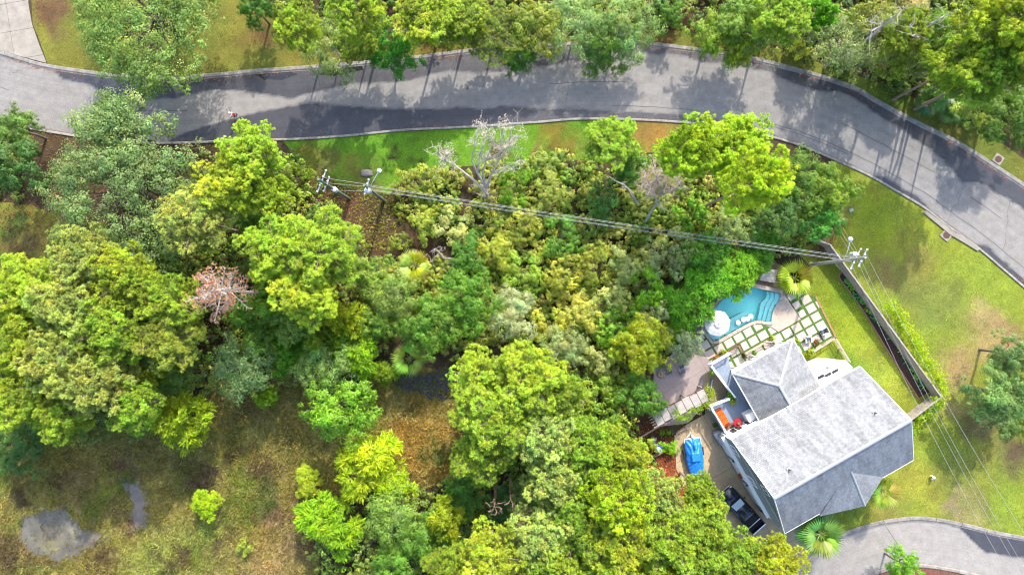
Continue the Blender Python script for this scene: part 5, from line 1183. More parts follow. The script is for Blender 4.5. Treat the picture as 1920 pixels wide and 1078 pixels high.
# ================================================================== TREES
PG, PY, PP = (158, 184, 50), (182, 200, 52), (184, 196, 92)       # pine greens: green, yellow, pale
OK1, OK2, GG = (128, 150, 76), (112, 144, 56), (150, 166, 108)   # oak greens and grey-green
LM, LB, DG, OL, GO, PO = (186, 204, 20), (140, 190, 24), (78, 130, 36), (160, 162, 62), (172, 170, 58), (186, 190, 110)
TREES = [
 # --- north of the road
 ('oak', 266, 6, 325, 10, (134, 158, 70), 'broad live oak overhanging the road right of the concrete drive'),
 ('broad', 476, 12, 78, 6, DG, 'small dark green tree at top edge above brown verge'),
 ('pine', 560, 48, 105, 15, PG, 'leftmost yellow-green pine in the row north of the road'),
 ('willow', 618, 88, 120, 9, (158, 178, 100), 'pale grey-green drooping tree touching the road beside puddle'),
 ('pine', 668, 24, 130, 17, PG, 'tall pine at top edge above the drooping tree'),
 ('pine', 672, 78, 90, 14, PG, 'pine just left of the dense vivid green bush'),
 ('broad', 738, 98, 108, 6, (84, 156, 30), 'dense vivid green round tree leaning over the kerb'),
 ('pine', 800, 28, 140, 17, PY, 'bright pine at top edge above the vivid green round tree'),
 ('pine', 862, 34, 120, 16, PG, 'pine at top edge left of twiggy olive pine'),
 ('pine', 925, 60, 120, 15, (150, 168, 60), 'olive pine with grey twigs beside the upper road bend'),
 ('broad', 968, 118, 84, 7, (92, 146, 40), 'green round tree hanging over the road centre'),
 ('broad', 1000, 44, 130, 10, (156, 168, 54), 'yellowish broadleaf tree left of the mossy grey oak'),
 ('willow', 1085, 40, 140, 11, (140, 162, 88), 'mossy grey-green oak with pale twigs, left half of the pair'),
 ('willow', 1165, 48, 150, 11, (136, 160, 84), 'mossy grey-green oak with pale twigs, right half of the pair'),
 ('broad', 1140, 104, 110, 8, (112, 152, 54), 'green bough of oak hanging furthest over the road'),
 ('shrub', 1262, 30, 80, 4, (100, 140, 40), 'dark green bush at top edge right of mossy oaks'),
 ('broad', 1345, 66, 110, 9, (160, 186, 50), 'lime green tree with bare branch above bare brown verge'),
 ('broad', 1405, 44, 120, 10, (146, 172, 60), 'mid green tree right of the lime tree with bare branch'),
 ('pine', 1390, 100, 60, 8, (176, 196, 50), 'small lime pine tip touching the north kerb'),
 ('pine', 1465, 36, 120, 15, PG, 'yellow-green pine at top edge beside dark hollow'),
 ('lime', 1545, 22, 80, 7, (110, 168, 28), 'vivid green feathery tree at top edge'),
 ('willow', 1592, 92, 140, 9, (146, 164, 102), 'grey-green willowy tree on the verge at the upper bend'),
 ('shrub', 1500, 90, 46, 2.5, (190, 190, 64), 'small yellow-green shrub on the verge at the upper bend'),
 ('broad', 1648, 44, 100, 8, (160, 168, 64), 'olive scrubby tree at top edge near leaning trunks'),
 ('shrub', 1680, 120, 90, 4, (140, 164, 52), 'green shrub beside verge left of the palmettos'),
 ('broad', 1720, 84, 110, 7, (126, 140, 66), 'dull green twiggy tree below the leaning trunks'),
 ('willow', 1700, 20, 110, 8, (176, 160, 104), 'straw-coloured thin tree at top edge near leaning trunks'),
 ('pine', 1800, 120, 130, 16, PG, 'pine with bare trunk above the palmettos'),
 ('pine', 1880, 40, 170, 18, PY, 'large pine in the top right corner'),
 ('pine', 1850, 140, 140, 15, PG, 'pine with bare branches on the right edge below the corner pine'),
 ('pine', 1915, 110, 120, 17, PG, 'pine cut by right edge, upper'),
 ('shrub', 1830, 200, 110, 4, (150, 164, 64), 'olive shrub right of the palmettos'),
 ('broad', 1900, 220, 130, 7, (104, 140, 40), 'deep green tree on the right edge above the kerb'),
 ('shrub', 1770, 150, 90, 4, (110, 140, 50), 'dark green shrub directly above the palmettos'),
 # --- east
 ('broad', 1885, 738, 150, 7, (116, 148, 76), 'grey-green oak on the east edge beside dry grass'),
 ('broad', 1905, 662, 96, 7, (116, 146, 80), 'grey-green twiggy tree above the east edge oak'),
 ('shrub', 1860, 780, 60, 3, (130, 152, 90), 'grey-green bush at foot of the east edge oak'),
 ('broad', 1697, 1062, 74, 5, (132, 182, 40), 'small lime green tree on the mulch island'),
 # --- west
 ('oak', 225, 335, 335, 12, (138, 160, 88), 'huge grey-green live oak south of the road at left'),
 ('oak', 215, 234, 112, 9, (122, 160, 60), 'smaller oak between the huge oak and the road'),
 ('broad', 18, 308, 120, 8, (88, 124, 52), 'dark green tree on the left edge beside the huge oak'),
 ('broad', 30, 240, 90, 6, (126, 156, 60), 'lighter green tree on left edge next to the kerb'),
 ('pine', 480, 290, 130, 17, PY, 'bright yellow-green pine closest to the south kerb'),
 ('pine', 440, 345, 140, 17, PY, 'yellow-green pine second from the south kerb'),
 ('pine', 505, 365, 100, 15, PG, 'pine left of the brown mulch clearing'),
 ('pine', 375, 415, 150, 17, PP, 'pale pine against the huge oak, lower right side'),
 ('pine', 520, 465, 150, 18, PY, 'broad bright pine above the rusty dead pine, left'),
 ('pine', 610, 470, 170, 18, PY, 'broad bright pine south of the mulch clearing'),
 ('pine', 580, 550, 150, 17, PY, 'broad bright pine right of the rusty dead pine'),
 ('deadpine', 410, 545, 108, 16, (208, 146, 112), 'rusty orange dead pine among green pines'),
 ('pine', 160, 480, 150, 16, PP, 'pale pine beside the sunlit western lawn'),
 ('pine', 245, 520, 140, 17, PY, 'pine between the huge oak and the rusty dead pine'),
 ('pine', 318, 560, 130, 17, PG, 'pine immediately left of the rusty dead pine'),
 ('pine', 55, 545, 150, 16, PY, 'pine on left edge below the western lawn'),
 ('pine', 135, 580, 150, 17, PP, 'pale pine second from left edge in the western stand'),
 ('pine', 30, 640, 150, 17, PY, 'pine on left edge in middle of the western stand'),
 ('pine', 215, 625, 150, 17, PG, 'pine in the middle of the western stand'),
 ('pine', 110, 675, 140, 18, PP, 'pale pine in the lower western stand'),
 ('pine', 318, 640, 140, 16, (160, 172, 60), 'olive pine on the east side of the western stand'),
 ('pine', 40, 740, 150, 16, PY, 'lowest pine on left edge above the marsh'),
 ('pine', 190, 715, 150, 17, PP, 'pale pine above the marsh, centre of western stand'),
 ('pine', 255, 765, 120, 15, PG, 'lowest pine of the western stand above the marsh'),
 ('pine', 125, 770, 120, 15, PG, 'green pine above the marsh left of the feathery lime conifer'),
 ('lime', 285, 700, 110, 8, (150, 170, 40), 'olive feathery conifer inside the western stand'),
 ('lime', 335, 795, 125, 8, (158, 182, 24), 'feathery lime conifer jutting into the marsh'),
 ('broad', 30, 850, 120, 5, (82, 120, 46), 'dark green tree at left edge of the marsh'),
 ('broad', 455, 590, 70, 8, (96, 146, 40), 'small vivid tree under the rusty dead pine'),
 ('willow', 440, 690, 130, 8, (130, 156, 92), 'grey-green twiggy tree north of the brown marsh strip'),
 ('dead', 396, 625, 50, 9, (200, 186, 170), 'small bleached dead top below the rusty dead pine', 1),
 # --- centre left
 ('shrub', 590, 412, 86, 3.5, (88, 132, 62), 'blue-green bush at lower edge of the mulch clearing'),
 ('shrub', 560, 330, 80, 3, (140, 158, 36), 'olive shrub left of the green utility poles'),
 ('broad', 555, 600, 110, 8, (130, 156, 60), 'soft green tree south of the broad bright pines'),
 ('lime', 645, 595, 100, 8, (178, 190, 26), 'yellow feathery tree south of the broad bright pines'),
 ('lime', 665, 660, 120, 7, (146, 190, 22), 'bright green feathery tree left of the lower palm'),
 ('lime', 545, 665, 90, 6, (112, 168, 24), 'deep green feathery bush above the brown dead shrub'),
 ('dead', 525, 705, 86, 5, (150, 124, 100), 'brown leafless shrub near the marsh', 1),
 ('willow', 610, 690, 120, 8, (128, 160, 80), 'grey-green tree right of the brown leafless shrub'),
 ('broad', 635, 765, 150, 9, (140, 186, 42), 'lime broadleaf tree between the two marsh clearings'),
 ('lime', 497, 745, 52, 4, (130, 176, 20), 'small bright bush below the brown leafless shrub'),
 ('willow', 735, 545, 110, 8, (144, 166, 76), 'grey-green tree below the upper palm'),
 ('broad', 805, 600, 140, 8, (112, 160, 46), 'green tree above the lower palm, right'),
 ('broad', 880, 560, 120, 8, (110, 158, 44), 'green tree left of the bleached twiggy bush'),
 ('shrub', 880, 490, 110, 4, (92, 142, 44), 'dark green shrub right of the fallen dead limbs'),
 ('willow', 958, 588, 100, 7, (176, 180, 130), 'bleached twiggy grey-green bush in the thicket'),
 ('lime', 720, 700, 60, 4, (140, 172, 30), 'small lime bush left of the dark creek'),
 # --- lower left marsh
 ('lime', 385, 945, 62, 3, (184, 208, 30), 'small isolated lime bush in the open marsh'),
 ('lime', 575, 905, 66, 3, (176, 196, 50), 'small lime bush on the marsh right of the green strip'),
 ('shrub', 455, 1028, 36, 1.5, (176, 186, 60), 'tiny yellow shrub at the bottom of the marsh'),
 ('lime', 690, 870, 150, 7, (196, 206, 24), 'yellow-lime tree on the marsh edge'),
 ('lime', 735, 905, 90, 6, (186, 204, 24), 'yellow-lime tree on the marsh edge, lower lobe'),
 ('lime', 617, 985, 140, 6, (150, 184, 22), 'brightest lime feathery tree beside bleached fallen branches'),
 ('willow', 745, 965, 130, 7, (136, 168, 70), 'grey-green tree right of the brightest lime tree'),
 ('broad', 800, 1010, 120, 7, (124, 164, 50), 'mid green tree at bottom right of the brightest lime tree'),
 ('lime', 832, 975, 90, 9, (186, 198, 40), 'yellow tree left of the bare snags'),
 ('dead', 690, 1040, 86, 3.5, (196, 186, 176), 'grey bare fallen branches at the marsh edge', 1),
 ('broad', 740, 1060, 90, 6, (120, 160, 46), 'green tree at bottom edge right of the bare branches'),
 # --- central thicket
 ('shrub', 800, 335, 90, 3, (160, 172, 64), 'pale olive shrub right of the green utility poles'),
 ('shrub', 748, 345, 60, 2.5, (170, 172, 66), 'yellowish shrub at foot of the green utility poles'),
 ('shrub', 790, 420, 80, 3, (156, 168, 60), 'olive shrub below the wires near the poles'),
 ('shrub', 850, 425, 90, 3, PO, 'pale-tipped shrub below the wires left of the bleached tree'),
 ('shrub', 745, 455, 50, 2, (130, 150, 50), 'small green shrub on brown litter'),
 ('shrub', 970, 340, 90, 3.5, (112, 156, 34), 'vivid green shrub right of the bleached tree'),
 ('shrub', 1040, 360, 100, 3.5, (168, 178, 76), 'pale green shrub above the wires, mid thicket'),
 ('shrub', 1020, 310, 70, 3, (150, 164, 70), 'olive shrub at the verge right of the bleached tree'),
 ('shrub', 985, 420, 90, 3, GO, 'golden shrub under the wires'),
 ('shrub', 1050, 450, 100, 3.5, (104, 150, 44), 'deep green shrub under the wires, mid thicket'),
 ('shrub', 930, 470, 100, 3.5, (156, 168, 56), 'olive shrub below the wires, left centre'),
 ('shrub', 985, 510, 100, 3.5, (150, 176, 52), 'lime olive shrub in the middle of the thicket'),
 ('shrub', 1055, 520, 100, 4, GO, 'golden olive shrub in the middle of the thicket'),
 ('shrub', 1120, 490, 90, 4, (176, 178, 64), 'golden-topped shrub left of the grey-green clumps'),
 ('shrub', 1180, 500, 90, 4.5, PO, 'pale grey-green clump under the wires, left'),
 ('shrub', 1245, 490, 100, 4.5, (164, 174, 108), 'pale grey-green clump under the wires, right'),
 ('shrub', 1150, 560, 100, 4.5, (172, 176, 92), 'pale olive clump west of the pool'),
 ('shrub', 1215, 545, 90, 5, (150, 196, 40), 'lime clump among grey-green clumps west of pool'),
 ('shrub', 1085, 590, 110, 4.5, (174, 174, 76), 'golden olive clump below the middle of thicket'),
 ('shrub', 1035, 610, 90, 4, (178, 178, 60), 'yellow olive clump right of the bleached bush'),
 ('shrub', 1155, 625, 110, 5, (110, 156, 36), 'dark vivid clump northwest of the patio'),
 ('shrub', 1235, 600, 100, 4.5, (176, 184, 116), 'pale grey-green clump beside the parasol'),
 ('broad', 1212, 655, 125, 7, (168, 176, 24), 'golden green tree northwest of the patio'),
 ('willow', 1055, 650, 90, 6, (160, 172, 110), 'grey twiggy shrub above the southern pines'),
 ('shrub', 1130, 675, 90, 4, PO, 'pale clump left of the golden green tree'),
 ('shrub', 1120, 740, 90, 4, (156, 176, 60), 'olive shrub above the southern pines near patio'),
 ('broad', 1206, 745, 90, 5, (116, 164, 54), 'green feathery tree on west rim of the patio'),
 ('shrub', 1150, 800, 90, 4, (140, 168, 46), 'green shrub west of the arbor'),
 ('broad', 1288, 648, 74, 4.5, (176, 184, 130), 'pale silvery tree growing out of the patio'),
 ('lime', 1385, 505, 100, 4, (140, 186, 22), 'vivid lime tree at the northwest pool corner'),
 ('lime', 1335, 535, 120, 4.2, (116, 176, 24), 'vivid green tree overhanging the pool'),
 ('lime', 1285, 575, 110, 4.5, (112, 170, 24), 'vivid green tree above the parasol'),
 ('lime', 1275, 625, 70, 3.5, (130, 180, 16), 'small vivid green tree left of the parasol'),
 ('broad', 1320, 470, 100, 4.5, (96, 158, 30), 'deep green tree under the wires north of the pool'),
 ('shrub', 1280, 470, 90, 5, (156, 168, 96), 'grey-green clump under the wires north of the pool'),
 ('shrub', 1370, 430, 110, 5, (158, 170, 92), 'grey-green clump below the leaning pine trunks'),
 ('shrub', 1300, 400, 80, 4, (110, 154, 34), 'dark green shrub at foot of the leaning pine trunks'),
 ('shrub', 1130, 380, 90, 4, (84, 130, 50), 'dark bush behind the forked dead limbs'),
 ('broad', 1180, 310, 80, 6, (96, 146, 50), 'dark green tree below the young verge pine'),
 # --- pines and trees by the bend
 ('pine', 1142, 268, 120, 11, (166, 194, 50), 'young pine standing alone on the verge'),
 ('pine', 1292, 285, 140, 22, (190, 214, 44), 'tall bright pine by the bend, left crown'),
 ('pine', 1375, 278, 165, 19, (186, 212, 44), 'tall bright pine by the bend, upper right crown'),
 ('pine', 1405, 345, 150, 27, (184, 208, 46), 'tall bright pine by the bend, lower right crown'),
 ('broad', 1500, 330, 130, 8, (118, 156, 50), 'dark green tree beside the road inside the bend'),
 ('broad', 1552, 360, 110, 7, (136, 166, 44), 'olive green tree by the yellow guy wires'),
 ('broad', 1545, 415, 90, 6, (100, 172, 56), 'fresh green tree by the yellow guy wires, lower'),
 ('broad', 1470, 405, 110, 7, (110, 146, 62), 'grey dark tree north of the palm and pool'),
 ('lime', 1430, 470, 90, 3.4, (112, 170, 28), 'vivid green tree between wires and stone slab'),
 ('willow', 1238, 345, 70, 7, (170, 168, 110), 'thin grey bush behind the pinkish dead tree'),
 # --- southern pines
 ('pine', 905, 705, 130, 16, PY, 'bright pine touching the dark creek'),
 ('pine', 985, 705, 160, 18, PY, 'bright pine south of the bleached twiggy bush'),
 ('pine', 1050, 745, 120, 15, PG, 'pine on the north rim of the southern stand'),
 ('pine', 930, 785, 170, 18, PY, 'large pine below the creek'),
 ('pine', 1010, 810, 150, 17, PP, 'pale pine in the north of the southern stand'),
 ('pine', 905, 860, 120, 15, PG, 'pine above the bare snags'),
 ('pine', 1090, 830, 130, 16, PG, 'green pine in the north of the southern stand'),
 ('pine', 1160, 850, 120, 16, PY, 'pine left of the slate bin'),
 ('pine', 1040, 895, 140, 16, PP, 'pale pine right of the bare snags'),
 ('pine', 1150, 930, 150, 19, (180, 208, 34), 'tallest bright pine of the southern stand'),
 ('pine', 1235, 930, 110, 15, PP, 'pine left of the reddish mulch by the drive'),
 ('pine', 1250, 1000, 150, 17, PG, 'pine below the reddish mulch by the drive'),
 ('pine', 1312, 922, 86, 13, PG, 'pine partly covering the bow of the boat'),
 ('pine', 1316, 985, 130, 15, PY, 'pine partly covering the pickup truck'),
 ('pine', 1450, 1050, 130, 14, (186, 196, 40), 'yellowish pine beside the drive mouth'),
 ('pine', 1300, 1060, 130, 16, PG, 'pine at bottom edge below the pickup truck'),
 ('pine', 1160, 1010, 150, 17, PY, 'pine at the centre of the southern stand'),
 ('pine', 1080, 980, 140, 16, PG, 'pine right of the bare snags, lower'),
 ('pine', 1010, 1005, 140, 16, PP, 'pale pine below the bare snags'),
 ('pine', 920, 1035, 150, 16, PY, 'bright pine at bottom edge below the bare snags'),
 ('pine', 1040, 1060, 130, 16, PY, 'pine at bottom edge in the middle'),
 ('pine', 1150, 1070, 130, 16, PG, 'pine at bottom edge right of the middle'),
 ('pine', 840, 1060, 110, 14, PG, 'pine at bottom edge right of the green trees'),
 ('pine', 1220, 1070, 110, 15, PY, 'small pine at bottom edge between larger pines'),
 ('pine', 1382, 1042, 125, 14, PG, 'pine at bottom edge near the side road'),
 ('broad', 205, 655, 90, 8, (110, 150, 50), 'green broadleaf crown between pale pines of the western stand'),
 ('willow', 150, 625, 84, 9, (150, 168, 100), 'grey-green crown inside the western stand, left'),
 ('broad', 330, 705, 90, 7, (120, 150, 56), 'dull green crown at the east foot of the western stand'),
 ('willow', 275, 655, 90, 9, (146, 168, 96), 'grey-green crown inside the western stand, right'),
 ('broad', 85, 715, 84, 9, (104, 152, 44), 'deep green crown near left edge above the marsh'),
 ('broad', 90, 600, 80, 9, (120, 160, 50), 'mid green crown near left edge, upper western stand'),
 ('willow', 1000, 935, 90, 8, (150, 170, 96), 'grey-green crown right of the bare snags'),
 ('broad', 1110, 900, 84, 9, (124, 172, 50), 'mid green crown in the southern stand, north'),
 ('broad', 1205, 965, 84, 9, (112, 162, 50), 'mid green crown in the southern stand, east'),
 ('willow', 1095, 1030, 96, 9, (150, 170, 90), 'grey-green crown in the southern stand near bottom edge'),
 ('broad', 955, 950, 90, 5, (74, 124, 54), 'dark green crown between the bare snags'),
 ('broad', 872, 935, 96, 6, (84, 136, 44), 'dark green crown left of the bare snags'),
 ('broad', 478, 430, 84, 8, (110, 152, 50), 'mid green crown between the pale pine and bright pines'),
 ('broad', 980, 760, 90, 9, (120, 168, 46), 'mid green crown between the pines below the creek'),
 ('willow', 1065, 790, 90, 8, (156, 172, 90), 'grey-green crown at the north of the southern stand'),
 ('broad', 500, 565, 90, 9, (122, 164, 50), 'green crown right beside the rusty dead pine'),
 ('broad', 480, 640, 90, 7, (110, 152, 48), 'green crown between the rusty dead pine and brown shrub'),
 ('broad', 700, 600, 90, 7, (122, 160, 54), 'soft green crown left of the green thicket palm'),
 ('lime', 600, 640, 80, 7, (140, 172, 40), 'olive feathery crown above the grey-green marsh tree'),
 ('broad', 690, 520, 90, 7, (130, 160, 64), 'soft green crown left of the yellowing thicket palm'),
 ('broad', 1760, 60, 100, 9, (120, 152, 50), 'green crown between the leaning trunks and corner pine'),
 ('pine', 1690, 70, 100, 12, PG, 'small pine between the leaning trunks'),
 ('shrub', 1190, 860, 70, 3, (186, 186, 60), 'yellow shrub above the blue recycling bin'),
 ('shrub', 1258, 838, 44, 1.2, (140, 196, 20), 'lime ground shrub beside the plank bench'),
 ('shrub', 1218, 845, 50, 2, (180, 190, 50), 'yellow-green shrub left of the blue recycling bin'),
]
GRP = {'pine': 'pines of the woods', 'oak': 'live oaks', 'broad': 'broadleaf trees', 'shrub': 'shrubs of the thicket', 'lime': 'feathery lime conifers', 'willow': 'thin-leaved grey-green trees', 'dead': 'dead trees', 'deadpine': None}
KX, KY = zip(*TOP)
for n_, row in enumerate(TREES):
    k, px, py, dia, h, col, lab = row[:7]; base = None
    if k == 'pine' and 250 < py: h *= .78; dia *= .86
    elif k == 'pine': dia *= .9
    if n_ < 34 or (py < 90 and px > 1600):     # north of the road: the foot stands behind the kerb, crowns may lean over it
        for _ in range(40):
            f = 1 - h * .82 / 80; bx, by = 960 + (px - 960) * f, 568 + (py - 568) * f; lim = np.interp(bx, KX, KY) - 22
            if by <= lim or h < 6.5: break
            h -= .4
        if by > lim: base = GP(bx, lim)
    tree(k, px, py, dia, h, col, lab, var=row[7] if len(row) > 7 else None, group=GRP[k], cat='shrub' if k == 'shrub' else 'tree', base=base)

# ---- dead trees with visible limbs
def limb_tree(name, label, base, limbs, m, r0=.2, twigs=0, col=None, seed=1, tw=.5):
    """bare tree: trunk base pixel on the ground, limbs as pixel paths with heights"""
    b = G3(*base); t = thing(name, label, 'tree', b); rg = np.random.default_rng(seed); mb = MB(); tips = []
    for L in limbs:
        P = [G3(*q) - b for q in L]; n = len(P); k = L[0][2] / 9; mb.tube(P, [r0 * (1 - .8 * (k + (1 - k) * i / (n - 1))) for i in range(n)], 6); tips += P[-2:]
    mb.build('trunk', m, t)
    if twigs:
        tb = MB(); Q = []
        for p in tips:
            for _ in range(twigs):
                p1 = p + Vector(rg.normal(0, tw, 3)); tb.tube([p, p.lerp(p1, .5) + Vector(rg.normal(0, .12, 3)), p1], [.03, .022, .01], 3, cap=False)
                for _ in range(3):
                    p2 = p1 + Vector(rg.normal(0, tw * .6, 3)); tb.tube([p1, p2], [.016, .006], 3, cap=False); Q += [tuple(p2), tuple(p1.lerp(p2, .6)), tuple(p1.lerp(p2, .3))]
        tb.build('twigs', m, t)['kind'] = 'stuff'
        if col:
            Q = np.array(Q); Q = np.repeat(Q, 2, 0) + rg.normal(0, .05, (len(Q) * 2, 3)); o = link('dry_leaves', leaf_quads('dry_leaves', Q, rg.normal(0, 1, Q.shape) + np.array([0, 0, .5]), .13, .4, tint=hue_tint(rg, len(Q), .2, .08), rg=rg), t); o.color = (*alb(*col), 1)
    return t
limb_tree('dead_tree', 'large bleached grey dead tree with spreading limbs above the wires', (913, 384, 0),
   [[(913, 384, 0), (914, 364, 2.2), (910, 348, 3)], [(914, 364, 2.2), (890, 340, 4), (866, 320, 5), (846, 306, 6), (833, 300, 6.6)], [(833, 300, 6.6), (822, 284, 7.2)], [(833, 300, 6.6), (838, 290, 7.4)],
    [(912, 352, 2.8), (895, 325, 4.6), (884, 300, 6), (890, 270, 7.5), (896, 240, 8.6)], [(910, 348, 3), (905, 322, 5), (912, 300, 6.4), (925, 265, 8)], [(912, 352, 2.8), (922, 325, 5), (935, 300, 6.6), (955, 270, 8)],
    [(922, 325, 5), (948, 315, 6.4), (975, 300, 7.6)], [(935, 300, 6.6), (940, 265, 8.4), (945, 235, 9.4)], [(895, 325, 4.6), (900, 290, 6.6), (912, 255, 8.4)], [(925, 265, 8), (915, 245, 9), (905, 232, 9.4)], [(955, 270, 8), (968, 255, 8.8)], [(955, 270, 8), (960, 240, 9)], [(912, 300, 6.4), (940, 285, 7.6)]], M_DEADW, .2, 8, (220, 208, 198), 3, .6)
limb_tree('dead_tree', 'pinkish brown dead tree with leaning trunk left of the bend pines', (1203, 428, 0),
   [[(1203, 428, 0), (1218, 402, 2.6), (1232, 380, 4.6), (1240, 362, 6)], [(1232, 380, 4.6), (1220, 350, 6.6), (1212, 330, 7.6)], [(1240, 362, 6), (1250, 340, 7.4), (1262, 330, 8)], [(1240, 362, 6), (1232, 335, 7.6), (1228, 315, 8.4)], [(1240, 362, 6), (1262, 355, 7.2), (1276, 350, 8)], [(1220, 350, 6.6), (1204, 345, 7.4)], [(1232, 335, 7.6), (1245, 320, 8.4)], [(1220, 350, 6.6), (1215, 365, 7)]], M_DEADW, .2, 10, (214, 176, 156), 4, .55)
limb_tree('dead_tree', 'forked bare grey limbs left of the pinkish dead tree', (1190, 392, 0),
   [[(1190, 392, 0), (1193, 378, 3)], [(1193, 378, 3), (1184, 366, 4.4), (1176, 352, 5.4), (1168, 350, 5.8)], [(1193, 378, 3), (1186, 362, 5), (1172, 348, 6), (1152, 338, 6.6), (1140, 330, 7)], [(1172, 348, 6), (1166, 342, 6.6)], [(1193, 378, 3), (1203, 374, 4.4)]], M_DEADW, .13, 1, None, 5, .3)
limb_tree('fallen_tree', 'bleached fallen limbs in a dark gap right of the upper palm', (846, 485, 0),
   [[(846, 485, .3), (832, 484, .8), (820, 478, 1.1), (808, 490, 1)], [(832, 484, .8), (822, 472, 1.6), (816, 466, 2)], [(846, 485, .3), (852, 492, .8), (842, 512, .6), (832, 508, .5)], [(852, 492, .8), (836, 518, .5)]], M_DEADW, .16, 5, None, 6, .5)
for k, (base, mid, lab) in enumerate([((942, 880), (927, 950), 'bare snag with star-shaped broken top, left of three'), ((964, 882), (957, 936), 'bare snag with reddish trunk, middle of three'), ((974, 900), (986, 966), 'bare snag with long side twig, right of three')]):
    hh = 10.0; bx, by = base; dx, dy = mid[0] - 960, mid[1] - 568; f0 = 1 - hh / 80; bpx, bqy = 960 + dx * f0, 568 + dy * f0
    lim = [[(bpx, bqy, 0), (960 + dx * .94, 568 + dy * .94, 5), (mid[0], mid[1], hh)]]
    for a in range(6 if k != 1 else 2): lim.append([(mid[0], mid[1], hh - .3 * a), (mid[0] + 9 * math.cos(a * 1.1 + k), mid[1] + 9 * math.sin(a * 1.1 + k), hh + .4), (mid[0] + 15 * math.cos(a * 1.1 + k + .3), mid[1] + 15 * math.sin(a * 1.1 + k + .3), hh + .6)])
    limb_tree('tree_snag', lab, (bpx, bqy, 0), lim, M_DEADB, .26, 1, None, 20 + k, .25)
for k, (top, lab) in enumerate([((1690, 20), 'long bare leaning pine trunk at top edge, left of pair'), ((1770, 30), 'long bare leaning pine trunk at top edge, right of pair'), ((1868, 66), 'bare forked trunk beneath the corner pine')]):
    hh = 15.0; f0 = 1 - hh / 80; dx, dy = top[0] - 960, top[1] - 568; bpx, bqy = 960 + dx * f0 + 20, 568 + dy * f0 - 6
    limb_tree('leaning_trunk', lab, (bpx, bqy, 0), [[(bpx, bqy, 0), (960 + dx * .92 + 8, 568 + dy * .92, 8), (top[0], top[1], hh)]] + [[(960 + dx * .95, 568 + dy * .95, 11), (960 + dx * .95 + 22 * math.cos(a), 568 + dy * .95 + 22 * math.sin(a), 12.5)] for a in (2.6, 3.4, 5.6)], M_DEADW if k < 2 else M_BARK, .24, 4, None, 30 + k, .6)
# ---- palms
palm('yellow-green fan palm between the pool and the lawn', 1490, 521, 74, 1.3, (176, 192, 44), 0)
palm('fan palm at the right side of turret', 1655, 921, 66, 3.6, (150, 180, 50), 0)
palm('large dark fan palm between house corner and side road', 1537, 1000, 88, 4.0, (112, 164, 66), 0, 24)
palm('star-shaped fan palm beside the dark creek', 768, 672, 70, 4.0, (150, 180, 50), 2, 11)
palm('yellowing fan palm in the central thicket', 776, 498, 64, 4.0, (176, 180, 56), 4)
palm('green fan palm above the creek palm', 766, 612, 58, 4.0, (130, 164, 60), 0)
palm('dim fan palm under the broad bright pines', 545, 614, 60, 4.0, (124, 156, 66), 0)
for k, (px, py, w) in enumerate([(1745, 190, 'leftmost'), (1775, 175, 'topmost'), (1790, 205, 'lowest')]):
    palm('dark green palmetto on the north verge, %s of three' % w, px, py, 60, 1.3, (98, 140, 70), 0, 13, 'palmetto', 'palmetto', 'palmettos on the verge')

ORD = ['first', 'second', 'third', 'fourth', 'fifth', 'sixth', 'seventh', 'eighth', 'ninth', 'tenth', 'eleventh', 'twelfth', 'thirteenth', 'fourteenth', 'fifteenth', 'sixteenth', 'seventeenth', 'eighteenth']
# ---- bed plants, vines, pots
def leafy(name, label, cat, px, py, r, h, col, group=None, n=60, leaf=.3, z=.07):
    t = thing(name, label, cat, (*GP(px, py, h * .6), z), group=group); rg = np.random.default_rng(int(px * 7 + py)); c = unit(rg.normal(0, 1, (n, 3))); c[:, 2] = abs(c[:, 2])
    P = c * np.array([r, r, h]) * rg.uniform(.45, 1, (n, 1)); o = link('foliage', leaf_quads('bed_leaves', P, c * .5 + np.array([0, 0, .7]), leaf, .55, T=c, tint=hue_tint(rg, n, .16, .08), rg=rg), t); o.color = (*alb(*col), 1)
    MB().tube([(0, 0, 0), (0, 0, h * .6)], .02, 5).build('stem', M_BARK, t); return t
for k, (px, py) in enumerate([(1592, 527), (1600, 538), (1612, 553), (1620, 563), (1632, 579), (1645, 592), (1654, 604), (1668, 617), (1674, 628), (1684, 641), (1692, 655), (1704, 673), (1714, 690), (1724, 704), (1734, 720)]):
    leafy('bed_plant', 'broad-leaved green bed plant along the fence, %s from the utility pole' % ORD[k], 'plant', px, py, .55 + .14 * (k % 3), .4, [(110, 190, 70), (140, 200, 50), (90, 170, 90)][k % 3], 'plants in the fence bed')
def vine(label, pts, n, col, seed, spread, hgt, leaf=.2):
    rg = np.random.default_rng(seed); Pp = resample([GP(x, y, h) for x, y, h in pts], 40); hz = np.interp(np.linspace(0, 1, 40), np.linspace(0, 1, len(pts)), [p[2] for p in pts])
    o_ = (Pp[0][0], Pp[0][1], 0); t = thing('climbing_vine', label, 'vine', o_); i = rg.integers(0, 40, n // 14); C = np.stack([Pp[i, 0], Pp[i, 1], hz[i]], 1) + rg.normal(0, 1, (len(i), 3)) * np.array([spread, spread, hgt])
    ci = np.repeat(np.arange(len(C)), 14); P = C[ci] + rg.normal(0, .16, (len(ci), 3)); P[:, 2] = np.maximum(P[:, 2], .06); P -= np.array(o_)
    o = link('foliage', leaf_quads('vine_leaves', P, rg.normal(0, .6, P.shape) + np.array([0, 0, .8]), leaf, .6, tint=(hue_tint(rg, len(C), .16, .1))[ci], rg=rg), t); o.color = (*alb(*col), 1)
    MB().tube([(p[0] - o_[0], p[1] - o_[1], h_ - .05) for p, h_ in zip(Pp[::3], hz[::3])], .02, 4).build('stem', M_BARK, t); return t
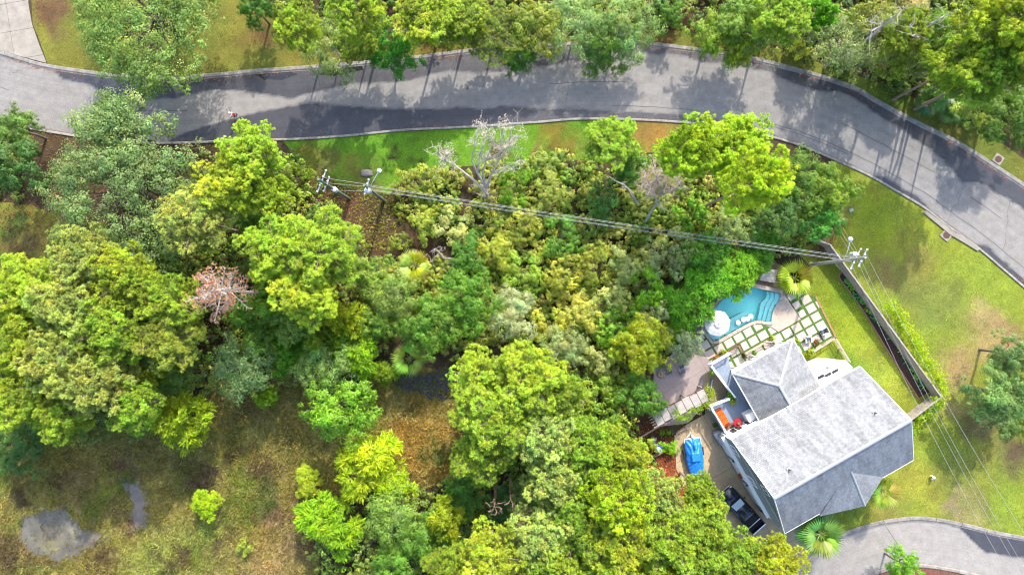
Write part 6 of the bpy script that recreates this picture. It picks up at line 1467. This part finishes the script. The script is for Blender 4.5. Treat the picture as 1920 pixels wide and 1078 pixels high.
vine('yellow-green vine spilling over the outer side of long fence', [(1672, 574, 1.6), (1700, 618, 1.5), (1730, 668, 1.5), (1757, 706, 1.6), (1770, 735, 1.4)], 5000, (178, 204, 24), 71, .38, .4)
vine('yellow-green vine on the short fence by the house corner', [(1768, 745, 1.5), (1745, 768, 1.4), (1720, 790, 1.1), (1708, 806, .8)], 2200, (160, 190, 30), 72, .4, .4)
vine('yellow-green vine along the west end slats of arbor', [(1330, 730, 2.5), (1332, 748, 2.5), (1322, 762, 2.3)], 700, (170, 190, 40), 73, .25, .2, .16)
vine('bright vine trailing down the drive side of arbor', [(1262, 766, 2.6), (1272, 780, 2.4), (1274, 786, 2.2), (1300, 770, 2.4), (1312, 762, 2.3)], 900, (150, 190, 20), 74, .2, .25, .16)
for lab, px, py, z, r, col, pm, fl in [
    ('pot of orange flowers at the west deck corner', 1343, 673, .06, .34, (190, 150, 40), M_CLAY, (230, 110, 50)), ('large yellow-green potted plant beside the deck railing', 1356, 660, .06, .36, (170, 190, 20), M_CLAY, None),
    ('potted plant with pink flowers behind the deck railing', 1339, 680, .06, .26, (110, 150, 50), M_CLAY, (220, 90, 170)), ('green potted plant hanging at the deck railing', 1335, 699, 1.2, .24, (150, 200, 40), M_BLK, None),
    ('big-leaved green potted plant at top of the deck stairs', 1369, 741, DZ, .36, (120, 196, 16), M_BLK, None), ('yellow-flowered potted plant on the deck beside stairs', 1374, 752, DZ, .34, (130, 190, 20), M_BLK, (220, 220, 40)),
    ('small potted plant at foot of the deck wall', 1341, 797, .06, .28, (110, 140, 40), M_BLK, None), ('dark potted plant with red flowers on the terrace', 1531, 641, .06, .34, (60, 140, 50), M_CLAY, (230, 40, 30)),
    ('lime potted plant between armchair and rail fence', 1519, 660, .06, .44, (178, 214, 20), M_CLAY, None), ('lime potted plant at the northern wing corner', 1448, 634, .06, .3, (176, 206, 20), M_CLAY, None),
    ('small lime potted plant beside the armchair', 1494, 640, .06, .26, (160, 190, 30), M_CLAY, None), ('small green potted plant against the wing wall', 1415, 662, .06, .24, (110, 170, 30), M_CLAY, None), ('small dark potted plant under the wing eaves', 1396, 668, .06, .26, (80, 110, 50), M_BLK, None),
    ('green potted plant below the arbor, left', 1240, 811, .03, .34, (120, 170, 30), M_BLK, None), ('green potted plant below the arbor, right', 1254, 811, .03, .36, (120, 170, 30), M_BLK, None)]:
    pot_plant(lab, px, py, z, r, col, pm, flower=fl)

# ================================================================== UTILITY POLES AND WIRES
M_POLE = mat('treated pole', alb(214, 204, 196), .85, noise=.25, nscale=4); M_POLEG = mat('green treated pole', alb(132, 170, 142), .85, noise=.25, nscale=4)
M_INS = mat('porcelain', (.7, .7, .7), .25); M_WIRE = mat('aluminium wire', (.24, .24, .25), .6); M_LUM = mat('luminaire grey', (.4, .42, .43), .45)
def pole(label, top, h, m, arms, boxes=(), lamp=None, conduit=False):
    x, y = GP(*top, h); t = thing('utility_pole', label, 'utility pole', (x, y, 0)); L = lambda px, py, z: Vector((*GP(px, py, z), z)) - Vector((x, y, 0))
    MB().tube([(0, 0, -.2), (0, 0, h * .5), (0, 0, h)], [.19, .16, .12], 12).build('shaft', m, t)
    for (z, az, ln) in arms:
        d = Vector((math.cos(az), math.sin(az), 0)); a = MB().box((d.x * .0 + .0, 0, z), (ln, .1, .12), az).build('crossarm', M_GALV, t)
        for s in (-.48, -.2, .2, .48):
            MB().lathe([(.05, 0), (.09, .05), (.05, .09), (.085, .14), (.04, .2), (.01, .24)], (d.x * ln * s, d.y * ln * s, z + .06), 10).build('insulator', M_INS, a)
    for (px, py, z, sx, sy, sz_) in boxes:
        p = L(px, py, z); q = Vector((p.x, p.y, 0)); q = q if q.length < .9 else q.normalized() * .5
        MB().lathe([(sx * .5, -sz_ / 2), (sx * .5, sz_ / 2), (sx * .3, sz_ / 2 + .06), (.01, sz_ / 2 + .07)], (q.x, q.y, z), 14).build('transformer', M_LUM, t)
        MB().box((q.x / 2, q.y / 2, z), (.3, .1, .1), math.atan2(q.y, q.x)).build('bracket', M_GALV, t)
    if conduit: MB().tube([(.2, -.06, 0), (.19, -.05, h * .8)], .05, 8).build('conduit', M_GALV, t)
    if lamp:
        px, py, z = lamp; e = L(px, py, z); ar = MB().tube([(0, 0, z - .8), e * .5 + Vector((0, 0, -.25 + z * .5 * 0)) if False else Vector((e.x * .4, e.y * .4, z - .2)), (e.x, e.y, z)], .045, 8).build('lamp_arm', M_GALV, t)
        MB().lathe([(.06, .12), (.17, .1), (.26, .0), (.25, -.06), (.16, -.09), (.01, -.1)], (e.x, e.y, z), 18).build('lamp_head', M_LUM, t, True)
        MB().lathe([(.05, .11), (.06, .2), (.01, .22)], (e.x, e.y, z), 10).build('photocell', mat('photocell', (.15, .25, .3), .4), t)
    return Vector((x, y, 0))
azw = math.atan2(*reversed((Vector(GP(1600, 487, 11)) - Vector(GP(690, 349, 10))).to_tuple()))
pa_ = pole('green utility pole left of pair in the brush, with equipment crossarm', (597, 336), 12.6, M_POLEG, [(11.4, azw + 1.35, 2.4), (9.6, azw + 1.35, 1.6)], [(628, 356, 7.2, .55, .5, .9)], None, True)
pb_ = pole('shorter green utility pole right of pair, carrying a street lamp', (683, 347), 10.4, M_POLEG, [(9.2, azw + 1.45, 1.6)], [(690, 358, 8.4, .6, .5, .9)], (711, 320.5, 8.6), True)
pc_ = pole('tall grey utility pole by the board fence, with crossarms and street lamp', (1623, 483), 12.6, M_POLE, [(12.0, azw + 1.25, 1.9), (10.6, azw + 1.25, 2.3)], [(1600, 477, 9.2, .5, .5, .9)], (1595, 448.5, 8.8))
MB().lathe([(.09, 0), (.16, .1), (.05, .2)], n=12)
def wire(label, A, B, sag, grp, r=.014):
    A, B = Vector(A), Vector(B); P = []
    for i in range(25):
        s = i / 24; p = A.lerp(B, s); p.z -= sag * 4 * s * (1 - s); P.append(p - A)
    o = MB().tube(P, r, 5).build('overhead_wire', M_WIRE); o.location = A; return tag(o, label, 'wire', grp)
sd = Vector((-math.sin(azw), math.cos(azw), 0))
for k, (o_, zb, zc, sg) in enumerate([(.2, 9.4, 10.3, .62), (.08, 9.4, 10.3, .62), (-.14, 9.1, 10.0, .7), (-.24, 9.1, 10.0, .7)]):
    wire('long overhead wire crossing the thicket between poles, %s from the road' % ORD[k], pb_ + sd * o_ + Vector((0, 0, zb)), pc_ + sd * o_ + Vector((0, 0, zc)), sg, 'wires across the thicket')
for k, (o_, za, zb) in enumerate([(.4, 11.2, 9.5), (0, 10.6, 9.5), (-.4, 8.4, 8.2)]):
    wire('short overhead wire between the two green poles, %s from the road' % ORD[k], pa_ + sd * o_ + Vector((0, 0, za)), pb_ + sd * o_ * .6 + Vector((0, 0, zb)), .12, 'wires between the green poles')
for k, (e, zc, o_, sg) in enumerate([((2010, 1140), 12.1, .8, 1.2), ((1985, 1170), 12.1, -.5, 1.3), ((1972, 1172), 10.6, .2, 1.4), ((1958, 1190), 9.4, 0, 1.6)]):
    wire('overhead wire from the tall pole to bottom right corner, %s from the right' % ORD[k], pc_ + sd * o_ + Vector((0, 0, zc)), G3(*e, 11.0 - .5 * k), sg, 'wires to the bottom right')
M_GUY = mat('yellow guard', alb(240, 190, 30), .6)
for k, (px, py, zc, w) in enumerate([(1567, 430, 10.5, 'left'), (1573, 428, 11.2, 'middle'), (1580, 427, 11.8, 'right')]):
    b = G3(px, py, 0); t = thing('guy_wire', 'guy wire of tall pole with yellow guard, %s of three' % w, 'guy wire', b, group='guy wires of the tall pole'); e = pc_ + Vector((0, 0, zc)) - b
    MB().tube([(0, 0, 0), e], .014, 5).build('strand', M_WIRE, t); MB().tube([(0, 0, 0), e.normalized() * 2.2], .045, 7).build('guard', M_GUY, t)

# ================================================================== SMALL THINGS BY THE ROAD
t = thing('fire_hydrant', 'yellow fire hydrant with white bonnet on the south lawn', 'hydrant', G3(1745, 893, 0))
M_HY = mat('hydrant yellow', alb(250, 214, 30), .45)
MB().lathe([(.2, 0), (.2, .06), (.13, .07), (.13, .5), (.17, .52), (.17, .56), (.14, .6)], n=16).build('barrel', M_HY, t, True)
MB().lathe([(.17, .57), (.17, .61), (.15, .68), (.1, .75), (.04, .78), (.04, .84), (.01, .84)], n=16).build('bonnet', M_WHITE, t, True)
for a in (0, 2.09, 4.19):
    nz = MB().lathe([(.07, 0), (.07, .1), (.09, .1), (.09, .14), (.03, .15), (.03, .18), (.01, .18)], n=10).build('nozzle', M_WHITE if a else M_HY, t); nz.rotation_euler = (0, R(90), a); nz.location = (.12 * math.cos(a), .12 * math.sin(a), .42)
def inlet(label, px, py, rz, sz):
    t = thing('storm_drain', label, 'drain', G3(px, py, 0), rz)
    MB().box((0, 0, .05), (sz, sz, .1)).build('collar', M_CONC2, t, bevel=.02); MB().lathe([(sz * .36, .1), (sz * .36, .125), (.01, .13)], n=24).build('lid', mat('rust iron', alb(112, 78, 66), .8, noise=.3, nscale=9), t)
    for k in range(-2, 3): MB().box((k * .12, 0, .133), (.03, sz * .5, .012)).build('lid_rib', MATS['rust iron'], t)
    return t
inlet('square storm drain with rusty lid beside the east lawn kerb', 1774, 441, R(-40), 1.15); inlet('dark storm drain beside the north kerb at far right', 1871, 299, R(-35), 1.1)
MB().prism(poly([(1730, 399), (1735, 395), (1760, 414), (1786, 434), (1812, 450), (1836, 466), (1832, 471), (1806, 455), (1780, 440), (1756, 420)]), 0, .15).build('inlet_apron', M_CONC2)['kind'] = 'structure'
t = thing('utility_box', 'small pale green utility lid in the grass by the bend', 'utility lid', G3(1596, 394.5, 0), .4); MB().box((0, 0, .04), (.55, .4, .08)).build('frame', M_CONC2, t, bevel=.015); MB().box((0, 0, .085), (.45, .3, .02)).build('cover', mat('pale green', alb(170, 214, 190), .5), t)
t = thing('flat_boulder', 'flat pale grey boulder in the grass beside the green poles', 'boulder', G3(688, 325, 0)); rg = np.random.default_rng(8); pr = []
bm = bmesh.new(); bmesh.ops.create_icosphere(bm, subdivisions=3, radius=1.0)
for v in bm.verts:
    c = v.co; k = 1 + .12 * math.sin(c.x * 4 + 1) * math.cos(c.y * 5) + .06 * math.sin(c.z * 9 + c.x * 7); sx = .78 * (1 if abs(c.x) < .6 else .95); v.co = Vector((c.x * sx * k, c.y * .46 * k, max(-.1, min(.3, c.z * .34 * k))))
me = bpy.data.meshes.new('rock'); bm.to_mesh(me); bm.free(); me.materials.append(mat('grey stone', alb(190, 178, 170), .9, noise=.4, nscale=4, bump=.6, bscale=9)); me.shade_smooth(); link('rock', me, t)
t = thing('round_planter', 'black round planter in the brown litter west of arbor', 'planter', G3(1198, 793, 0)); MB().lathe([(.24, 0), (.3, .36), (.33, .36), (.33, .4), (.27, .4), (.25, .3), (.01, .28)], n=18).build('tub', M_BLK, t); MB().lathe([(.01, .285), (.25, .31), (.01, .32)], n=14).build('soil', M_SOIL, t)
t = thing('round_planter', 'small black planter beside potted plants below the arbor', 'planter', G3(1262, 811, 0)); MB().lathe([(.2, 0), (.26, .36), (.28, .36), (.28, .4), (.23, .4), (.2, .3), (.01, .28)], n=18).build('tub', M_BLK, t); MB().lathe([(.01, .285), (.2, .3), (.01, .31)], n=14).build('soil', M_SOIL, t)
for k, (px, py) in enumerate([(1271, 811), (1276, 808), (1280, 805), (1285, 803)]):
    t = thing('dumbbell', 'small brown dumbbell on the drive above the boat, %s from left' % ORD[k], 'dumbbell', (*GP(px, py), .055), R(-50), 'dumbbells on the drive')
    MB().tube([(-.2, 0, .08), (.2, 0, .08)], .02, 6).build('bar', M_GALV, t)
    for s in (-1, 1): MB().box((s * .18, 0, .08), (.13, .16, .16)).build('weight', mat('brown weight', alb(150, 112, 84), .8), t, bevel=.02)
t = thing('slatted_bench', 'dark slatted bench behind the arbor on the patio', 'bench', (*GP(1241, 773, .5), .05), R(29))
for k in range(4): MB().box((0, -.25 + k * .16, .43), (1.3, .13, .04)).build('seat_slat', mat('grey brown slat', alb(150, 134, 128), .8, noise=.2), t)
for sx in (-.55, .55): MB().box((sx, 0, .2), (.08, .6, .4)).build('leg', M_WOODB, t)
for k in range(3): MB().box((0, .38, .55 + k * .14), (1.3, .04, .1)).build('back_slat', MATS['grey brown slat'], t)
t = thing('stone_pile', 'small pile of tan stones at the west rim of patio', 'stones', G3(1240, 701, 0))
for k in range(7):
    bm = bmesh.new(); bmesh.ops.create_icosphere(bm, subdivisions=2, radius=.2); rs2 = random.Random(k)
    for v in bm.verts: v.co = Vector((v.co.x * rs2.uniform(.8, 1.3), v.co.y, v.co.z * .7)) + Vector((0, 0, .01 * rs2.random()))
    me = bpy.data.meshes.new('stone'); bm.to_mesh(me); bm.free(); me.materials.append(mat('tan stone', alb(224, 196, 160), .9, noise=.3, nscale=5)); me.shade_smooth(); o = link('stone', me, t); o.location = (.35 * math.cos(k * .9) * (k > 0), .3 * math.sin(k * .9) * (k > 0), .12 + .1 * (k == 0))
t = thing('timber_edging', 'long weathered timber edging left of the arbor foot', 'timber', G3(1218, 809, 0), R(31)); MB().box((0, 0, .1), (3.0, .16, .2)).build('beam', M_WOODP, t, bevel=.015); MB().box((1.3, .1, .1), (.1, .1, .3)).build('stake', M_WOODB, t); MB().box((-1.3, .1, .1), (.1, .1, .3)).build('stake', M_WOODB, t)

# ================================================================== CYCLIST
hx, hy = GP(433, 213.5, 1.6); cyc = (hx + .1, hy, .017); crz = R(172)     # rides towards the left
bk = thing('bicycle', 'dark bicycle ridden along the wet road', 'bicycle', cyc, crz); M_BK = mat('bicycle teal', alb(40, 120, 110), .35)
for wx in (-.52, .52):
    w = MB(); n = 28; rr = .33
    w.tube([(wx + rr * math.cos(2 * math.pi * k / n), 0, .345 + rr * math.sin(2 * math.pi * k / n)) for k in range(n + 1)], .022, 6, cap=False); wo = w.build('wheel', M_TYRE, bk)
    sp = MB()
    for k in range(9):
        a = k * math.pi / 9; sp.tube([(wx - .32 * math.cos(a), 0, .345 - .32 * math.sin(a)), (wx + .32 * math.cos(a), 0, .345 + .32 * math.sin(a))], .004, 3)
    sp.build('spokes', M_GALV, wo)
fr = MB()
for a, b in (((-.52, 0, .345), (-.08, 0, .3)), ((-.08, 0, .3), (-.2, 0, .86)), ((-.08, 0, .3), (.4, 0, .82)), ((-.19, 0, .8), (.38, 0, .9)), ((-.52, 0, .345), (-.19, 0, .8)), ((.38, 0, .98), (.52, 0, .345))): fr.tube([a, b], .018, 6)
fr.build('frame', M_BK, bk); MB().tube([(.3, -.3, 1.04), (.4, -.12, 1.02), (.38, 0, 1.0), (.4, .12, 1.02), (.3, .3, 1.04)], .014, 6).build('handlebar', M_GALV, bk)
MB().box((-.22, 0, .92), (.26, .14, .05)).build('saddle', M_BLK, bk, bevel=.02); MB().tube([(-.08, -.16, .3), (-.08, .16, .3)], .02, 6).build('crank', M_GALV, bk)
for s, dx in ((-1, .15), (1, -.15)): MB().box((-.08 + dx, s * .17, .3 - dx * .3), (.1, .08, .02)).build('pedal', M_BLK, bk)
M_SKIN = mat('skin', (.42, .25, .17), .6); M_SHIRT = mat('white red shirt', alb(240, 232, 226), .85); M_REDC = mat('red cloth', alb(200, 30, 50), .8); M_SHORT = mat('dark shorts', (.03, .035, .05), .85)
ps = thing('person', 'cyclist in white and red top with helmet riding on the road', 'person', cyc, crz)
def skin(name, J, E, rad, m, parent, root=0):
    me = bpy.data.meshes.new(name); me.from_pydata(J, E, []); me.update(); o = link(name, me, parent); o.modifiers.new('skin', 'SKIN'); s = o.modifiers.new('sub', 'SUBSURF'); s.levels = 2; s.render_levels = 2
    for i, r_ in enumerate(rad): o.data.skin_vertices[0].data[i].radius = r_ if hasattr(r_, '__len__') else (r_, r_); o.data.skin_vertices[0].data[i].use_root = (i == root)
    me.materials.append(m); return o
J = [(-.2, 0, 1.02), (-.08, 0, 1.22), (.08, 0, 1.42), (.14, 0, 1.5), (.18, 0, 1.58), (.23, 0, 1.7)]; E = [(0, 1), (1, 2), (2, 3), (3, 4), (4, 5)]; rd = [(.15, .14), (.13, .12), (.15, .12), (.07, .07), (.065, .065), (.1, .09)]
for s in (-1, 1):
    k = len(J); J += [(.1, s * .19, 1.42), (.2, s * .24, 1.2), (.33, s * .26, 1.07)]; E += [(2, k), (k, k + 1), (k + 1, k + 2)]; rd += [.065, .05, .036]
    k = len(J); kx = .12 if s > 0 else .2; kz = .74 if s > 0 else .86; fx, fz = (-.22, .34) if s > 0 else (.08, .46)
    J += [(-.2, s * .1, .96), (kx, s * .13, kz), (fx, s * .14, fz), (fx + .16, s * .15, fz - .05)]; E += [(0, k), (k, k + 1), (k + 1, k + 2), (k + 2, k + 3)]; rd += [.1, .07, .045, .035]
skin('body', J, E, rd, M_SKIN, ps)
skin('shirt', [(-.2, 0, 1.04), (-.08, 0, 1.23), (.08, 0, 1.41), (.12, 0, 1.48), (.1, .19, 1.43), (.16, .22, 1.3), (.1, -.19, 1.43), (.16, -.22, 1.3)], [(0, 1), (1, 2), (2, 3), (2, 4), (4, 5), (2, 6), (6, 7)], [(.17, .16), (.15, .14), (.17, .14), .08, .085, .07, .085, .07], M_SHIRT, ps)
skin('shorts', [(-.21, 0, 1.0), (-.2, .1, .96), (-.02, .12, .83), (-.2, -.1, .96), (.02, -.12, .9)], [(0, 1), (1, 2), (0, 3), (3, 4)], [(.165, .155), .12, .1, .12, .1], M_SHORT, ps)
MB().box((-.13, 0, 1.35), (.16, .3, .36), M=Matrix.Rotation(.65, 3, 'Y')).build('backpack', M_REDC, ps, bevel=.05)
for s in (-1, 1):
    for f in range(5):
        p = Vector((.33 + .0, s * (.26 + (f - 2) * .018), 1.07)); mb = MB().tube([p, p + Vector((.05, 0, .0)), p + Vector((.075 - .004 * abs(f - 2), 0, -.03)), p + Vector((.05, 0, -.05))], [.011, .01, .009, .008], 5); mb.build('finger', M_SKIN, ps)
    MB().box((.345 + (0 if s else 0), s * .05 + 0, 0), (.01, .01, .01)) if False else None
hl = MB().lathe([(.125, 0), (.13, .03), (.118, .08), (.085, .125), (.04, .145), (.01, .15)], n=18).build('helmet', MATS['white plastic'], ps, True); hl.location = (.225, 0, 1.7)
for a in (-.05, 0, .05): MB().box((0, a, .13), (.16, .016, .02)).build('helmet_vent', M_REDC, hl)
for s in (-1, 1): MB().lathe([(.01, 0), (.013, .006), (.01, .012)], n=8).build('eye', M_BLK, ps).location = (.325, s * .035, 1.69)
MB().box((.335, 0, 1.665), (.03, .022, .04)).build('nose', M_SKIN, ps, bevel=.006); MB().box((.322, 0, 1.63), (.012, .05, .012)).build('mouth', M_REDC, ps)
for s in (-1, 1): MB().box((.23, s * .1, 1.68), (.04, .015, .06)).build('ear', M_SKIN, ps, bevel=.005)
bpy.context.view_layer.update()
